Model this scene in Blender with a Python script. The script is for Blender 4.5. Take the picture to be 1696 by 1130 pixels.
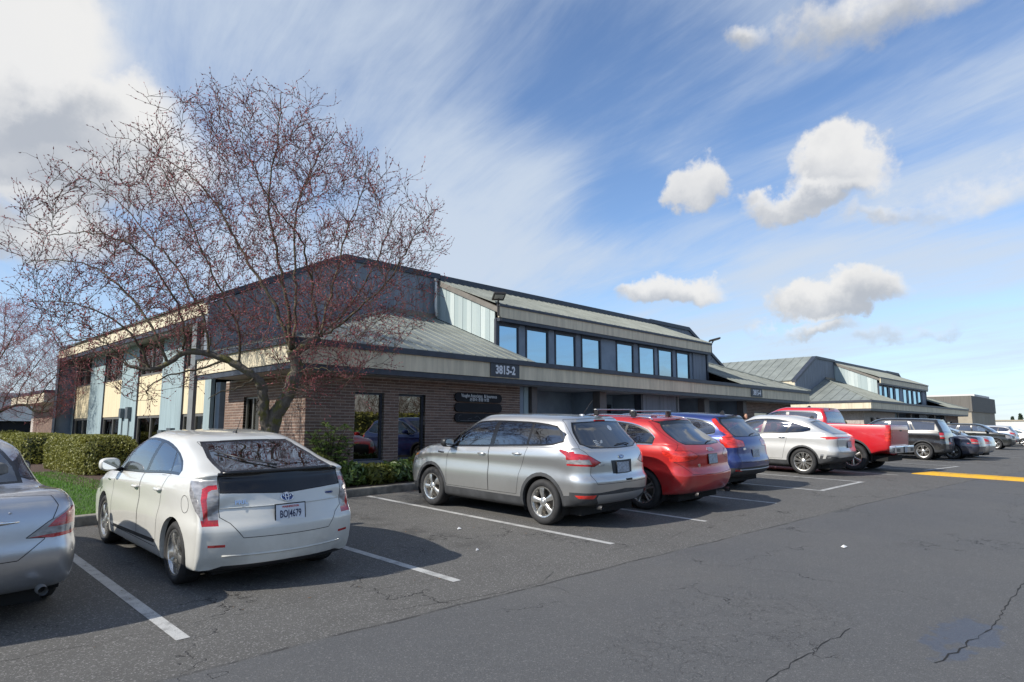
import bpy, bmesh, math, random
import numpy as np
from mathutils import Vector, Matrix
from mathutils.bvhtree import BVHTree

for _o in list(bpy.data.objects):
    bpy.data.objects.remove(_o)
scene = bpy.context.scene
COL = scene.collection
R = math.radians

# ------------------------------------------------------------------ camera, sky, sun, exposure
CAM_H, F_PX, AZ, PITCH = 1.697, 1096.0, 44.43, math.degrees(math.atan(146 / 1096))
cam_data = bpy.data.cameras.new('camera')
cam_data.sensor_width = 36.0
cam_data.lens = 36.0 * F_PX / 1696.0
cam_data.clip_start, cam_data.clip_end = 0.05, 3000.0
cam = bpy.data.objects.new('camera', cam_data)
COL.objects.link(cam)
cam.location = (0, 0, CAM_H)
cam.rotation_euler = (R(90 + PITCH), 0, R(AZ - 90))
scene.camera = cam
scene.render.resolution_x, scene.render.resolution_y = 1024, 682

SUN_DIR = Vector((1.3, -0.42, -1.0)).normalized()
SUN_EL = math.asin(-SUN_DIR.z)
SUN_ROT = math.atan2(-SUN_DIR.x, -SUN_DIR.y)
sun_data = bpy.data.lights.new('sun', 'SUN')
sun_data.energy, sun_data.angle, sun_data.color = 3.35, R(0.53), (1.0, 0.94, 0.84)
sun = bpy.data.objects.new('sun', sun_data)
COL.objects.link(sun)
sun.location = (-30, 10, 30)
sun.rotation_euler = SUN_DIR.to_track_quat('-Z', 'Y').to_euler()

scene.view_settings.view_transform = 'Standard'
scene.view_settings.look = 'None'
scene.view_settings.exposure = 0.7
scene.view_settings.gamma = 1.0
scene.view_settings.use_curve_mapping = False


# ------------------------------------------------------------------ node helpers
def N(nt, typ, ins=None, **props):
    nd = nt.nodes.new(typ)
    for k, v in props.items():
        setattr(nd, k, v)
    for k, v in (ins or {}).items():
        s = nd.inputs[k]
        if isinstance(v, bpy.types.NodeSocket):
            nt.links.new(v, s)
        else:
            s.default_value = v
    return nd


def M_(nt, op, a, b=0.0, c=0.0, clamp=False):
    return N(nt, 'ShaderNodeMath', {0: a, 1: b, 2: c}, operation=op, use_clamp=clamp).outputs[0]


def V_(nt, op, a, b=(0, 0, 0)):
    nd = N(nt, 'ShaderNodeVectorMath', {0: a, 1: b}, operation=op)
    return nd.outputs['Value'] if op in ('DOT_PRODUCT', 'LENGTH') else nd.outputs['Vector']


def MIX(nt, f, a, b, blend='MIX'):
    nd = nt.nodes.new('ShaderNodeMix')
    nd.data_type = 'RGBA'
    nd.blend_type = blend
    for s, v in ((nd.inputs[0], f), (nd.inputs[6], a), (nd.inputs[7], b)):
        if isinstance(v, bpy.types.NodeSocket):
            nt.links.new(v, s)
        else:
            if s.type == 'RGBA' and len(v) == 3:
                v = (*v, 1)
            s.default_value = v
    return nd.outputs[2]


def SS(nt, x, lo, hi, a=0.0, b=1.0):
    return N(nt, 'ShaderNodeMapRange', {0: x, 1: lo, 2: hi, 3: a, 4: b}, interpolation_type='SMOOTHSTEP').outputs[0]


def NOISE(nt, vec, scale, detail=4, rough=0.55, dist=0.0, out=0):
    ins = {'Scale': scale, 'Detail': detail, 'Roughness': rough, 'Distortion': dist}
    if vec is not None:
        ins['Vector'] = vec
    return N(nt, 'ShaderNodeTexNoise', ins).outputs[out]


def pix_dir(u, v):
    p, a = R(PITCH), R(AZ)
    f0 = Vector((math.cos(a), math.sin(a), 0))
    r = Vector((math.sin(a), -math.cos(a), 0))
    up = Vector((0, 0, 1))
    F = f0 * math.cos(p) + up * math.sin(p)
    U = -f0 * math.sin(p) + up * math.cos(p)
    return (F + r * ((u - 848) / F_PX) + U * ((565 - v) / F_PX)).normalized()


# ------------------------------------------------------------------ world: sky with clouds
def make_world():
    w = bpy.data.worlds.new('World')
    scene.world = w
    w.use_nodes = True
    nt = w.node_tree
    nt.nodes.clear()
    out = N(nt, 'ShaderNodeOutputWorld')
    sky = N(nt, 'ShaderNodeTexSky', sky_type='NISHITA', sun_disc=False, sun_elevation=SUN_EL,
            sun_rotation=SUN_ROT, air_density=1.0, dust_density=0.35, ozone_density=2.5, altitude=50)
    d = N(nt, 'ShaderNodeTexCoord').outputs['Generated']
    sep = N(nt, 'ShaderNodeSeparateXYZ', {0: d})
    z = sep.outputs[2]
    zc = M_(nt, 'MAXIMUM', z, 0.0)
    den = M_(nt, 'ADD', zc, 0.12)
    pl = N(nt, 'ShaderNodeCombineXYZ', {0: M_(nt, 'DIVIDE', sep.outputs[0], den), 1: M_(nt, 'DIVIDE', sep.outputs[1], den)}).outputs[0]
    wn = N(nt, 'ShaderNodeVectorMath', {0: NOISE(nt, pl, 0.6, 2, out=1), 3: 0.45}, operation='SCALE').outputs[0]
    warp = V_(nt, 'ADD', pl, wn)
    # high veil of cirrus, drawn out along one wind direction
    mp = N(nt, 'ShaderNodeMapping', {'Vector': warp, 'Rotation': (0, 0, R(70)), 'Scale': (1.5, 0.62, 1)}, vector_type='TEXTURE')
    ci = NOISE(nt, mp.outputs[0], 1.5, 6, 0.6, 0.2)
    mp2 = N(nt, 'ShaderNodeMapping', {'Vector': warp, 'Rotation': (0, 0, R(75)), 'Scale': (1.3, 0.2, 1), 'Location': (3.1, 1.7, 0)}, vector_type='TEXTURE')
    ci2 = NOISE(nt, mp2.outputs[0], 1.6, 6, 0.7, 0.35)
    cir = M_(nt, 'ADD', M_(nt, 'MULTIPLY', ci, 0.66), M_(nt, 'MULTIPLY', ci2, 0.34))
    # broad veil patches
    veil = None
    for (u, v, wu, hu, amt) in VEILS:
        c = pix_dir(u, v)
        rt = c.cross(Vector((0, 0, 1))).normalized()
        up = rt.cross(c).normalized()
        a = V_(nt, 'DOT_PRODUCT', d, tuple(rt * (F_PX / wu)))
        b = V_(nt, 'DOT_PRODUCT', d, tuple(up * (F_PX / hu)))
        r2 = M_(nt, 'ADD', M_(nt, 'MULTIPLY', a, a), M_(nt, 'MULTIPLY', b, b))
        e = M_(nt, 'MULTIPLY', SS(nt, r2, 1.0, 0.0), amt)
        veil = e if veil is None else M_(nt, 'ADD', veil, e)
    cir = M_(nt, 'ADD', cir, veil)
    cmask = M_(nt, 'MULTIPLY', SS(nt, cir, 0.34, 0.88), 0.88)
    # low haze towards the horizon
    haze = SS(nt, z, 0.30, -0.02)
    base = MIX(nt, M_(nt, 'MULTIPLY', haze, 0.55), sky.outputs[0], (3.9, 4.6, 5.3))
    base = MIX(nt, 1.0, base, SKY_TINT, 'MULTIPLY')
    c1 = MIX(nt, cmask, base, CIRRUS_COL)
    # cumulus: puffs whose outline is pushed about by turbulence
    tb = N(nt, 'ShaderNodeTexNoise', {'Vector': d, 'Scale': 9.5, 'Detail': 7.0, 'Roughness': 0.60})
    fb = tb.outputs[0]
    dv = N(nt, 'ShaderNodeVectorMath', {0: V_(nt, 'SUBTRACT', tb.outputs[1], (0.5, 0.5, 0.5)), 3: 0.13}, operation='SCALE').outputs[0]
    dw = V_(nt, 'ADD', d, dv)
    field, hgt = None, None
    for (u, v, wu, hu, amt) in CUMULUS:
        c = pix_dir(u, v)
        rt = c.cross(Vector((0, 0, 1))).normalized()
        up = rt.cross(c).normalized()
        a = V_(nt, 'DOT_PRODUCT', dw, tuple(rt * (F_PX / wu)))
        b = V_(nt, 'DOT_PRODUCT', dw, tuple(up * (F_PX / hu)))
        # flatter underneath than on top
        b2 = M_(nt, 'MULTIPLY', b, M_(nt, 'ADD', 1.0, M_(nt, 'MULTIPLY', M_(nt, 'LESS_THAN', b, 0.0), 0.45)))
        r2 = M_(nt, 'ADD', M_(nt, 'MULTIPLY', a, a), M_(nt, 'MULTIPLY', b2, b2))
        e = M_(nt, 'MULTIPLY', M_(nt, 'SUBTRACT', 1.0, r2), amt)
        front = M_(nt, 'GREATER_THAN', V_(nt, 'DOT_PRODUCT', d, tuple(c)), 0.2)
        e = M_(nt, 'SUBTRACT', M_(nt, 'MULTIPLY', M_(nt, 'ADD', M_(nt, 'MAXIMUM', e, -1.5), 2.0), front), 2.0)
        hb = M_(nt, 'MULTIPLY', b, SS(nt, e, -0.5, 0.4))
        if field is None:
            field, hgt = e, hb
        else:
            field = M_(nt, 'MAXIMUM', field, e)
            hgt = M_(nt, 'ADD', hgt, hb)
    # scattered clouds over the rest of the sky
    gen = M_(nt, 'MULTIPLY', M_(nt, 'SUBTRACT', NOISE(nt, N(nt, 'ShaderNodeMapping', {'Vector': dw, 'Scale': (1, 1, 2.2)}).outputs[0], 3.0, 1, 0.5), 0.58), 7.0)
    fwd = V_(nt, 'DOT_PRODUCT', d, tuple(pix_dir(848, 565)))
    gen = M_(nt, 'SUBTRACT', gen, SS(nt, fwd, 0.35, 0.62, 0.0, 4.0))
    field = M_(nt, 'MAXIMUM', field, gen)
    dn = M_(nt, 'ADD', field, M_(nt, 'MULTIPLY', M_(nt, 'SUBTRACT', fb, 0.5), 2.2))
    mask = M_(nt, 'MULTIPLY', SS(nt, dn, -0.12, 0.66), SS(nt, z, -0.02, 0.02))
    tone = NOISE(nt, dw, 5.5, 3, 0.5)
    lit = M_(nt, 'ADD', M_(nt, 'MULTIPLY', hgt, 0.75), M_(nt, 'MULTIPLY', M_(nt, 'SUBTRACT', tone, 0.48), 2.4))
    lit = SS(nt, lit, -0.55, 0.50)
    ccol = MIX(nt, lit, CLOUD_DARK, CLOUD_LIT)
    c2 = MIX(nt, M_(nt, 'MULTIPLY', mask, 0.93), c1, ccol)
    bg = N(nt, 'ShaderNodeBackground', {'Color': c2, 'Strength': SKY_STR})
    nt.links.new(bg.outputs[0], out.inputs[0])


SKY_STR = 0.115
SKY_TINT = (0.82, 0.88, 0.97)
CIRRUS_COL = (3.4, 3.85, 4.45)
CLOUD_LIT = (4.75, 4.7, 4.6)
CLOUD_DARK = (2.6, 2.75, 3.0)
# centre u, v in the photograph's view direction, angular half sizes, weight
CUMULUS = [(30, 230, 270, 150, 1.3), (-60, 60, 190, 150, 1.2), (180, 190, 110, 80, 0.9), (-40, 380, 200, 70, 0.9),
           (1165, 318, 47, 56, 1.2), (1315, 335, 88, 34, 1.0), (1400, 288, 70, 62, 1.1),
           (1115, 474, 98, 38, 1.2), (1392, 495, 88, 44, 1.3), (1340, 543, 80, 22, 0.7),
           (1430, 36, 125, 58, 0.5), (1240, 66, 38, 28, 0.45), (1590, 310, 110, 36, 0.3), (1475, 354, 70, 17, 0.35), (1510, 560, 80, 18, 0.3)]
VEILS = [(520, 120, 460, 220, 0.13), (800, 350, 240, 190, 0.22), (620, 430, 420, 100, 0.18), (1640, 150, 330, 70, 0.17), (1640, 290, 260, 60, 0.20), (1180, 400, 300, 60, 0.10),
         (1560, 430, 420, 70, 0.24), (1000, 580, 900, 70, 0.16), (1000, 130, 300, 150, -0.14), (1040, 340, 110, 90, -0.16), (1380, 180, 200, 60, -0.1), (1560, 610, 260, 60, -0.06)]
make_world()
scene.world.cycles.sampling_method = 'MANUAL'
scene.world.cycles.sample_map_resolution = 512


# ------------------------------------------------------------------ mesh helpers
def link(o):
    COL.objects.link(o)
    return o


def props(o, label=None, cat=None, group=None, kind=None):
    if label: o['label'] = label
    if cat: o['category'] = cat
    if group: o['group'] = group
    if kind: o['kind'] = kind
    return o


def thing(name, label, cat, loc=(0, 0, 0), rotz=0.0, group=None):
    o = bpy.data.objects.new(name, None)
    o.empty_display_size = 0.2
    link(o)
    o.location = loc
    o.rotation_euler = (0, 0, rotz)
    return props(o, label, cat, group)


def mesh_from(name, verts, faces, mat=None, smooth=False):
    me = bpy.data.meshes.new(name)
    me.from_pydata([tuple(v) for v in verts], [], [tuple(f) for f in faces])
    if mat is not None:
        me.materials.append(mat)
    if smooth:
        me.polygons.foreach_set('use_smooth', [True] * len(me.polygons))
    me.update()
    return me


def add(name, me, parent=None, loc=None, rot=None):
    o = bpy.data.objects.new(name, me)
    link(o)
    if parent is not None:
        o.parent = parent
    if loc is not None:
        o.location = loc
    if rot is not None:
        o.rotation_euler = rot
    return o


class MB:
    """collects shapes; build() links them as one mesh object"""

    def __init__(self):
        self.v, self.f = [], []

    def quad(self, *pts):
        n = len(self.v)
        self.v += [tuple(p) for p in pts]
        self.f.append(tuple(range(n, n + len(pts))))
        return self

    def box(self, x0, x1, y0, y1, z0, z1, mtx=None):
        n = len(self.v)
        p = [(x, y, z) for z in (z0, z1) for y in (y0, y1) for x in (x0, x1)]
        if mtx is not None:
            p = [tuple(mtx @ Vector(q)) for q in p]
        self.v += p
        for q in ((0, 2, 3, 1), (4, 5, 7, 6), (0, 1, 5, 4), (2, 6, 7, 3), (0, 4, 6, 2), (1, 3, 7, 5)):
            self.f.append(tuple(n + i for i in q))
        return self

    def prism(self, poly, vec):
        """planar polygon (3D points) extruded by vec"""
        n, k = len(self.v), len(poly)
        vec = Vector(vec)
        self.v += [tuple(p) for p in poly] + [tuple(Vector(p) + vec) for p in poly]
        self.f.append(tuple(n + i for i in range(k)))
        self.f.append(tuple(n + k + i for i in reversed(range(k))))
        for i in range(k):
            j = (i + 1) % k
            self.f.append((n + i, n + k + i, n + k + j, n + j))
        return self

    def tube(self, pts, rad, sides=6, caps=True):
        pts = [Vector(p) for p in pts]
        if not isinstance(rad, (list, tuple)):
            rad = [rad] * len(pts)
        n0 = len(self.v)
        nrm = None
        for i, p in enumerate(pts):
            t = (pts[min(i + 1, len(pts) - 1)] - pts[max(i - 1, 0)])
            if t.length < 1e-9: t = Vector((0, 0, 1))
            t.normalize()
            if nrm is None:
                nrm = t.orthogonal().normalized()
            else:
                nrm = (nrm - t * nrm.dot(t))
                nrm = nrm.normalized() if nrm.length > 1e-6 else t.orthogonal().normalized()
            b = t.cross(nrm)
            for s in range(sides):
                a = 2 * math.pi * s / sides
                self.v.append(tuple(p + (nrm * math.cos(a) + b * math.sin(a)) * rad[i]))
        for i in range(len(pts) - 1):
            for s in range(sides):
                a, b2 = n0 + i * sides + s, n0 + i * sides + (s + 1) % sides
                self.f.append((a, b2, b2 + sides, a + sides))
        if caps:
            self.f.append(tuple(n0 + s for s in reversed(range(sides))))
            self.f.append(tuple(n0 + (len(pts) - 1) * sides + s for s in range(sides)))
        return self

    def lathe(self, prof, seg=32, axis='x', centre=(0, 0, 0), closed=False):
        """prof: (radius, along) pairs turned about the axis through centre"""
        n0 = len(self.v)
        c = Vector(centre)
        for (r, a) in prof:
            for s in range(seg):
                t = 2 * math.pi * s / seg
                q = {'x': (a, r * math.cos(t), r * math.sin(t)), 'y': (r * math.sin(t), a, r * math.cos(t)), 'z': (r * math.cos(t), r * math.sin(t), a)}[axis]
                self.v.append(tuple(c + Vector(q)))
        k = len(prof)
        for i in range(k if closed else k - 1):
            for s in range(seg):
                a, b = n0 + i * seg + s, n0 + i * seg + (s + 1) % seg
                c2, d2 = n0 + ((i + 1) % k) * seg + (s + 1) % seg, n0 + ((i + 1) % k) * seg + s
                self.f.append((a, b, c2, d2))
        return self

    def ellipsoid(self, c, r, e=1.0, nu=16, nv=10):
        n0 = len(self.v)
        sp = lambda x: math.copysign(abs(x) ** e, x)
        for j in range(nv + 1):
            ph = -math.pi / 2 + math.pi * j / nv
            for i in range(nu):
                th = 2 * math.pi * i / nu
                self.v.append((c[0] + r[0] * sp(math.cos(ph)) * sp(math.cos(th)), c[1] + r[1] * sp(math.cos(ph)) * sp(math.sin(th)), c[2] + r[2] * sp(math.sin(ph))))
        for j in range(nv):
            for i in range(nu):
                self.f.append((n0 + j * nu + i, n0 + j * nu + (i + 1) % nu, n0 + (j + 1) * nu + (i + 1) % nu, n0 + (j + 1) * nu + i))
        return self

    def mesh(self, name, mat, smooth=False):
        return mesh_from(name, self.v, self.f, mat, smooth)

    def build(self, name, mat, parent=None, smooth=False, loc=None, rot=None):
        return add(name, self.mesh(name, mat, smooth), parent, loc, rot)


def bevel_mod(o, w=0.01, seg=2):
    m = o.modifiers.new('bevel', 'BEVEL')
    m.width, m.segments, m.limit_method = w, seg, 'ANGLE'
    m.harden_normals = False
    return o


def text_mesh(name, s, size, mat, extrude=0.002, align='CENTER', bold=0.0, xs=1.0):
    cu = bpy.data.curves.new(name, 'FONT')
    cu.body = s
    cu.size = size
    cu.extrude = extrude
    cu.offset = bold
    cu.align_x = align
    cu.align_y = 'CENTER'
    cu.resolution_u = 3
    o = bpy.data.objects.new(name, cu)
    link(o)
    dg = bpy.context.evaluated_depsgraph_get()
    me = bpy.data.meshes.new_from_object(o.evaluated_get(dg))
    bpy.data.objects.remove(o)
    bpy.data.curves.remove(cu)
    me.name = name
    if xs != 1.0:
        for v in me.vertices: v.co.x *= xs
    me.materials.clear()
    me.materials.append(mat)
    return me


# ------------------------------------------------------------------ materials
def new_mat(name):
    m = bpy.data.materials.new(name)
    m.use_nodes = True
    nt = m.node_tree
    b = nt.nodes['Principled BSDF']
    return m, nt, b


def pbr(name, col, rough=0.6, metal=0.0, coat=0.0, var=0.0, vscale=3.0, bump=0.0, bscale=60.0, rvar=0.0, spec=None, streak=None, hue2=None):
    m, nt, b = new_mat(name)
    b.inputs['Base Color'].default_value = (*col, 1)
    b.inputs['Roughness'].default_value = rough
    b.inputs['Metallic'].default_value = metal
    b.inputs['Coat Weight'].default_value = coat
    b.inputs['Coat Roughness'].default_value = 0.04
    if spec is not None:
        b.inputs['Specular IOR Level'].default_value = spec
    oc = N(nt, 'ShaderNodeTexCoord').outputs['Object']
    if var:
        vec = oc
        if streak:
            vec = N(nt, 'ShaderNodeMapping', {'Vector': oc, 'Scale': streak}).outputs[0]
        n1 = NOISE(nt, vec, vscale, 6, 0.6)
        hi = hue2 if hue2 else tuple(min(1, c * (1 + var)) for c in col)
        lo = tuple(c * (1 - var) for c in col)
        nt.links.new(MIX(nt, SS(nt, n1, 0.3, 0.7), lo, hi), b.inputs['Base Color'])
        if rvar:
            nt.links.new(M_(nt, 'ADD', rough - rvar / 2, M_(nt, 'MULTIPLY', n1, rvar)), b.inputs['Roughness'])
    if bump:
        n2 = NOISE(nt, oc, bscale, 5, 0.6)
        bp = N(nt, 'ShaderNodeBump', {'Height': n2, 'Strength': bump, 'Distance': 0.01})
        nt.links.new(bp.outputs[0], b.inputs['Normal'])
    return m


def rnd_tint(nt, col, amt=0.25):
    """colour varied from object to object"""
    oi = N(nt, 'ShaderNodeObjectInfo').outputs['Random']
    lo = tuple(c * (1 - amt) for c in col)
    hi = tuple(min(1, c * (1 + amt)) for c in col)
    return MIX(nt, oi, lo, hi)
# ------------------------------------------------------------------ car materials
def paint_mat(name, col, metal=0.0, rough=0.35, flake=0.0):
    m, nt, b = new_mat(name)
    b.inputs['Metallic'].default_value = metal
    b.inputs['Coat Weight'].default_value = 1.0
    b.inputs['Coat Roughness'].default_value = 0.03
    oc = N(nt, 'ShaderNodeTexCoord').outputs['Object']
    dirt = NOISE(nt, oc, 2.2, 7, 0.62)
    z = N(nt, 'ShaderNodeSeparateXYZ', {0: oc}).outputs[2]
    low = M_(nt, 'MULTIPLY', SS(nt, z, 0.75, 0.15), SS(nt, dirt, 0.35, 0.7))
    dust = M_(nt, 'ADD', M_(nt, 'MULTIPLY', low, 0.45), M_(nt, 'MULTIPLY', SS(nt, dirt, 0.4, 0.75), 0.06))
    outer = MIX(nt, dust, col, (0.20, 0.19, 0.17))
    back = N(nt, 'ShaderNodeNewGeometry').outputs['Backfacing']
    nt.links.new(MIX(nt, back, outer, (0.03, 0.03, 0.032)), b.inputs['Base Color'])
    nt.links.new(M_(nt, 'ADD', rough, M_(nt, 'MULTIPLY', dust, 0.5)), b.inputs['Roughness'])
    nt.links.new(M_(nt, 'MULTIPLY', M_(nt, 'SUBTRACT', 1.0, back), M_(nt, 'SUBTRACT', 1.0, M_(nt, 'MULTIPLY', dust, 0.8))), b.inputs['Coat Weight'])
    return m


def glass_mat(name, tint, refl=0.12):
    m, nt, b = new_mat(name)
    nt.nodes.remove(b)
    out = nt.nodes['Material Output']
    tr = N(nt, 'ShaderNodeBsdfTransparent', {'Color': (*tint, 1)})
    gl = N(nt, 'ShaderNodeBsdfGlossy', {'Color': (0.95, 0.97, 1, 1), 'Roughness': 0.012})
    fr = N(nt, 'ShaderNodeFresnel', {'IOR': 1.55}).outputs[0]
    f = M_(nt, 'ADD', M_(nt, 'MULTIPLY', fr, 1.15), refl - 0.05, clamp=True)
    mx = N(nt, 'ShaderNodeMixShader', {0: f, 1: tr.outputs[0], 2: gl.outputs[0]})
    nt.links.new(mx.outputs[0], out.inputs[0])
    return m


def lens_mat(name, col, rough=0.12, wave=60.0):
    m, nt, b = new_mat(name)
    b.inputs['Roughness'].default_value = rough
    b.inputs['Coat Weight'].default_value = 1.0
    b.inputs['Coat Roughness'].default_value = 0.02
    oc = N(nt, 'ShaderNodeTexCoord').outputs['Object']
    v = N(nt, 'ShaderNodeTexVoronoi', {'Vector': oc, 'Scale': wave}, feature='F1').outputs[0]
    n = NOISE(nt, N(nt, 'ShaderNodeMapping', {'Vector': oc, 'Scale': (1, 1, 2.5)}).outputs[0], 9.0, 2)
    f = M_(nt, 'ADD', M_(nt, 'MULTIPLY', v, 0.6), SS(nt, n, 0.35, 0.7))
    nt.links.new(MIX(nt, M_(nt, 'MULTIPLY', f, 0.6, clamp=True), tuple(c * 0.55 for c in col), tuple(min(1, c * 1.5) for c in col)), b.inputs['Base Color'])
    bp = N(nt, 'ShaderNodeBump', {'Height': v, 'Strength': 0.25, 'Distance': 0.004})
    nt.links.new(bp.outputs[0], b.inputs['Normal'])
    return m


CM = {
    'tyre': pbr('tyre_rubber', (0.022, 0.022, 0.023), 0.75, var=0.35, vscale=8, bump=0.15, bscale=90),
    'alloy': pbr('alloy', (0.62, 0.61, 0.58), 0.28, 0.9, var=0.12, vscale=9, rvar=0.2),
    'alloy_dark': pbr('alloy_dark', (0.16, 0.16, 0.165), 0.35, 0.7),
    'disc': pbr('brake_steel', (0.12, 0.11, 0.10), 0.5, 0.6, var=0.3, vscale=20),
    'black': pbr('black_plastic', (0.018, 0.018, 0.02), 0.42, var=0.2, vscale=10),
    'clad': pbr('grey_cladding', (0.045, 0.047, 0.05), 0.6, var=0.25, vscale=6, bump=0.1, bscale=200),
    'trim': pbr('gloss_black', (0.008, 0.008, 0.009), 0.22, coat=0.3),
    'dark': pbr('underbody', (0.01, 0.01, 0.01), 0.9),
    'seam': pbr('panel_gap', (0.006, 0.006, 0.007), 0.9),
    'chrome': pbr('chrome', (0.78, 0.79, 0.8), 0.08, 1.0),
    'red': lens_mat('red_lens', (0.42, 0.012, 0.015)),
    'redb': lens_mat('bright_red_lens', (0.62, 0.03, 0.02)),
    'clear': lens_mat('clear_lens', (0.26, 0.255, 0.26), 0.08, 25),
    'amber': lens_mat('amber_lens', (0.7, 0.22, 0.02)),
    'plate': pbr('plate_white', (0.62, 0.66, 0.72), 0.4, var=0.06, vscale=9),
    'plate_dim': pbr('plate_shaded', (0.30, 0.34, 0.40), 0.45, var=0.35, vscale=30),
    'plate_ink': pbr('plate_ink', (0.015, 0.02, 0.07), 0.5),
    'plate_red': pbr('plate_red_ink', (0.45, 0.05, 0.06), 0.5),
    'seat_grey': pbr('seat_cloth_grey', (0.16, 0.155, 0.145), 0.9, var=0.2, vscale=20),
    'seat_black': pbr('seat_cloth_black', (0.02, 0.02, 0.022), 0.85),
    'mirror': pbr('mirror_glass', (0.85, 0.87, 0.88), 0.02, 1.0),
    'glass': glass_mat('clear_car_glass', (0.66, 0.74, 0.71), 0.20),
    'glass_dark': glass_mat('privacy_glass', (0.10, 0.10, 0.105), 0.17),
    'badge_blue': pbr('badge_blue', (0.02, 0.05, 0.20), 0.2, coat=1),
    'white': pbr('white_sticker', (0.75, 0.75, 0.74), 0.5),
    'satin': pbr('satin_silver', (0.42, 0.43, 0.44), 0.4, 0.7),
}


# ------------------------------------------------------------------ curves
def pchip(x, y, xq):
    """monotone cubic; y may be (n,) or (n,k)"""
    x = np.asarray(x, float)
    y = np.asarray(y, float)
    one = y.ndim == 1
    if one: y = y[:, None]
    y = y.reshape(len(x), -1)
    h = np.diff(x)[:, None]
    dl = np.diff(y, axis=0) / h
    d = np.zeros_like(y)
    if len(x) == 2:
        d[:] = dl[0]
    else:
        w1 = 2 * h[1:] + h[:-1]
        w2 = h[1:] + 2 * h[:-1]
        ok = dl[:-1] * dl[1:] > 0
        with np.errstate(divide='ignore', invalid='ignore'):
            hm = (w1 + w2) / (w1 / dl[:-1] + w2 / dl[1:])
        d[1:-1] = np.where(ok, hm, 0)
        d[0], d[-1] = dl[0], dl[-1]
    xq = np.clip(np.asarray(xq, float), x[0], x[-1])
    i = np.clip(np.searchsorted(x, xq, side='right') - 1, 0, len(x) - 2)
    hh = h[i]
    t = ((xq - x[i])[:, None]) / hh
    r = (2 * t ** 3 - 3 * t ** 2 + 1) * y[i] + (t ** 3 - 2 * t ** 2 + t) * hh * d[i] + (-2 * t ** 3 + 3 * t ** 2) * y[i + 1] + (t ** 3 - t ** 2) * hh * d[i + 1]
    return r[:, 0] if one else r


def curve(pts):
    xs, ys = [p[0] for p in pts], [p[1] for p in pts]
    return lambda q: float(pchip(xs, ys, [q])[0])


def in_poly(poly, x, y):
    c = False
    j = len(poly) - 1
    for i in range(len(poly)):
        xi, yi = poly[i]
        xj, yj = poly[j]
        if (yi > y) != (yj > y) and x < (xj - xi) * (y - yi) / (yj - yi) + xi:
            c = not c
        j = i
    return c


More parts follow.
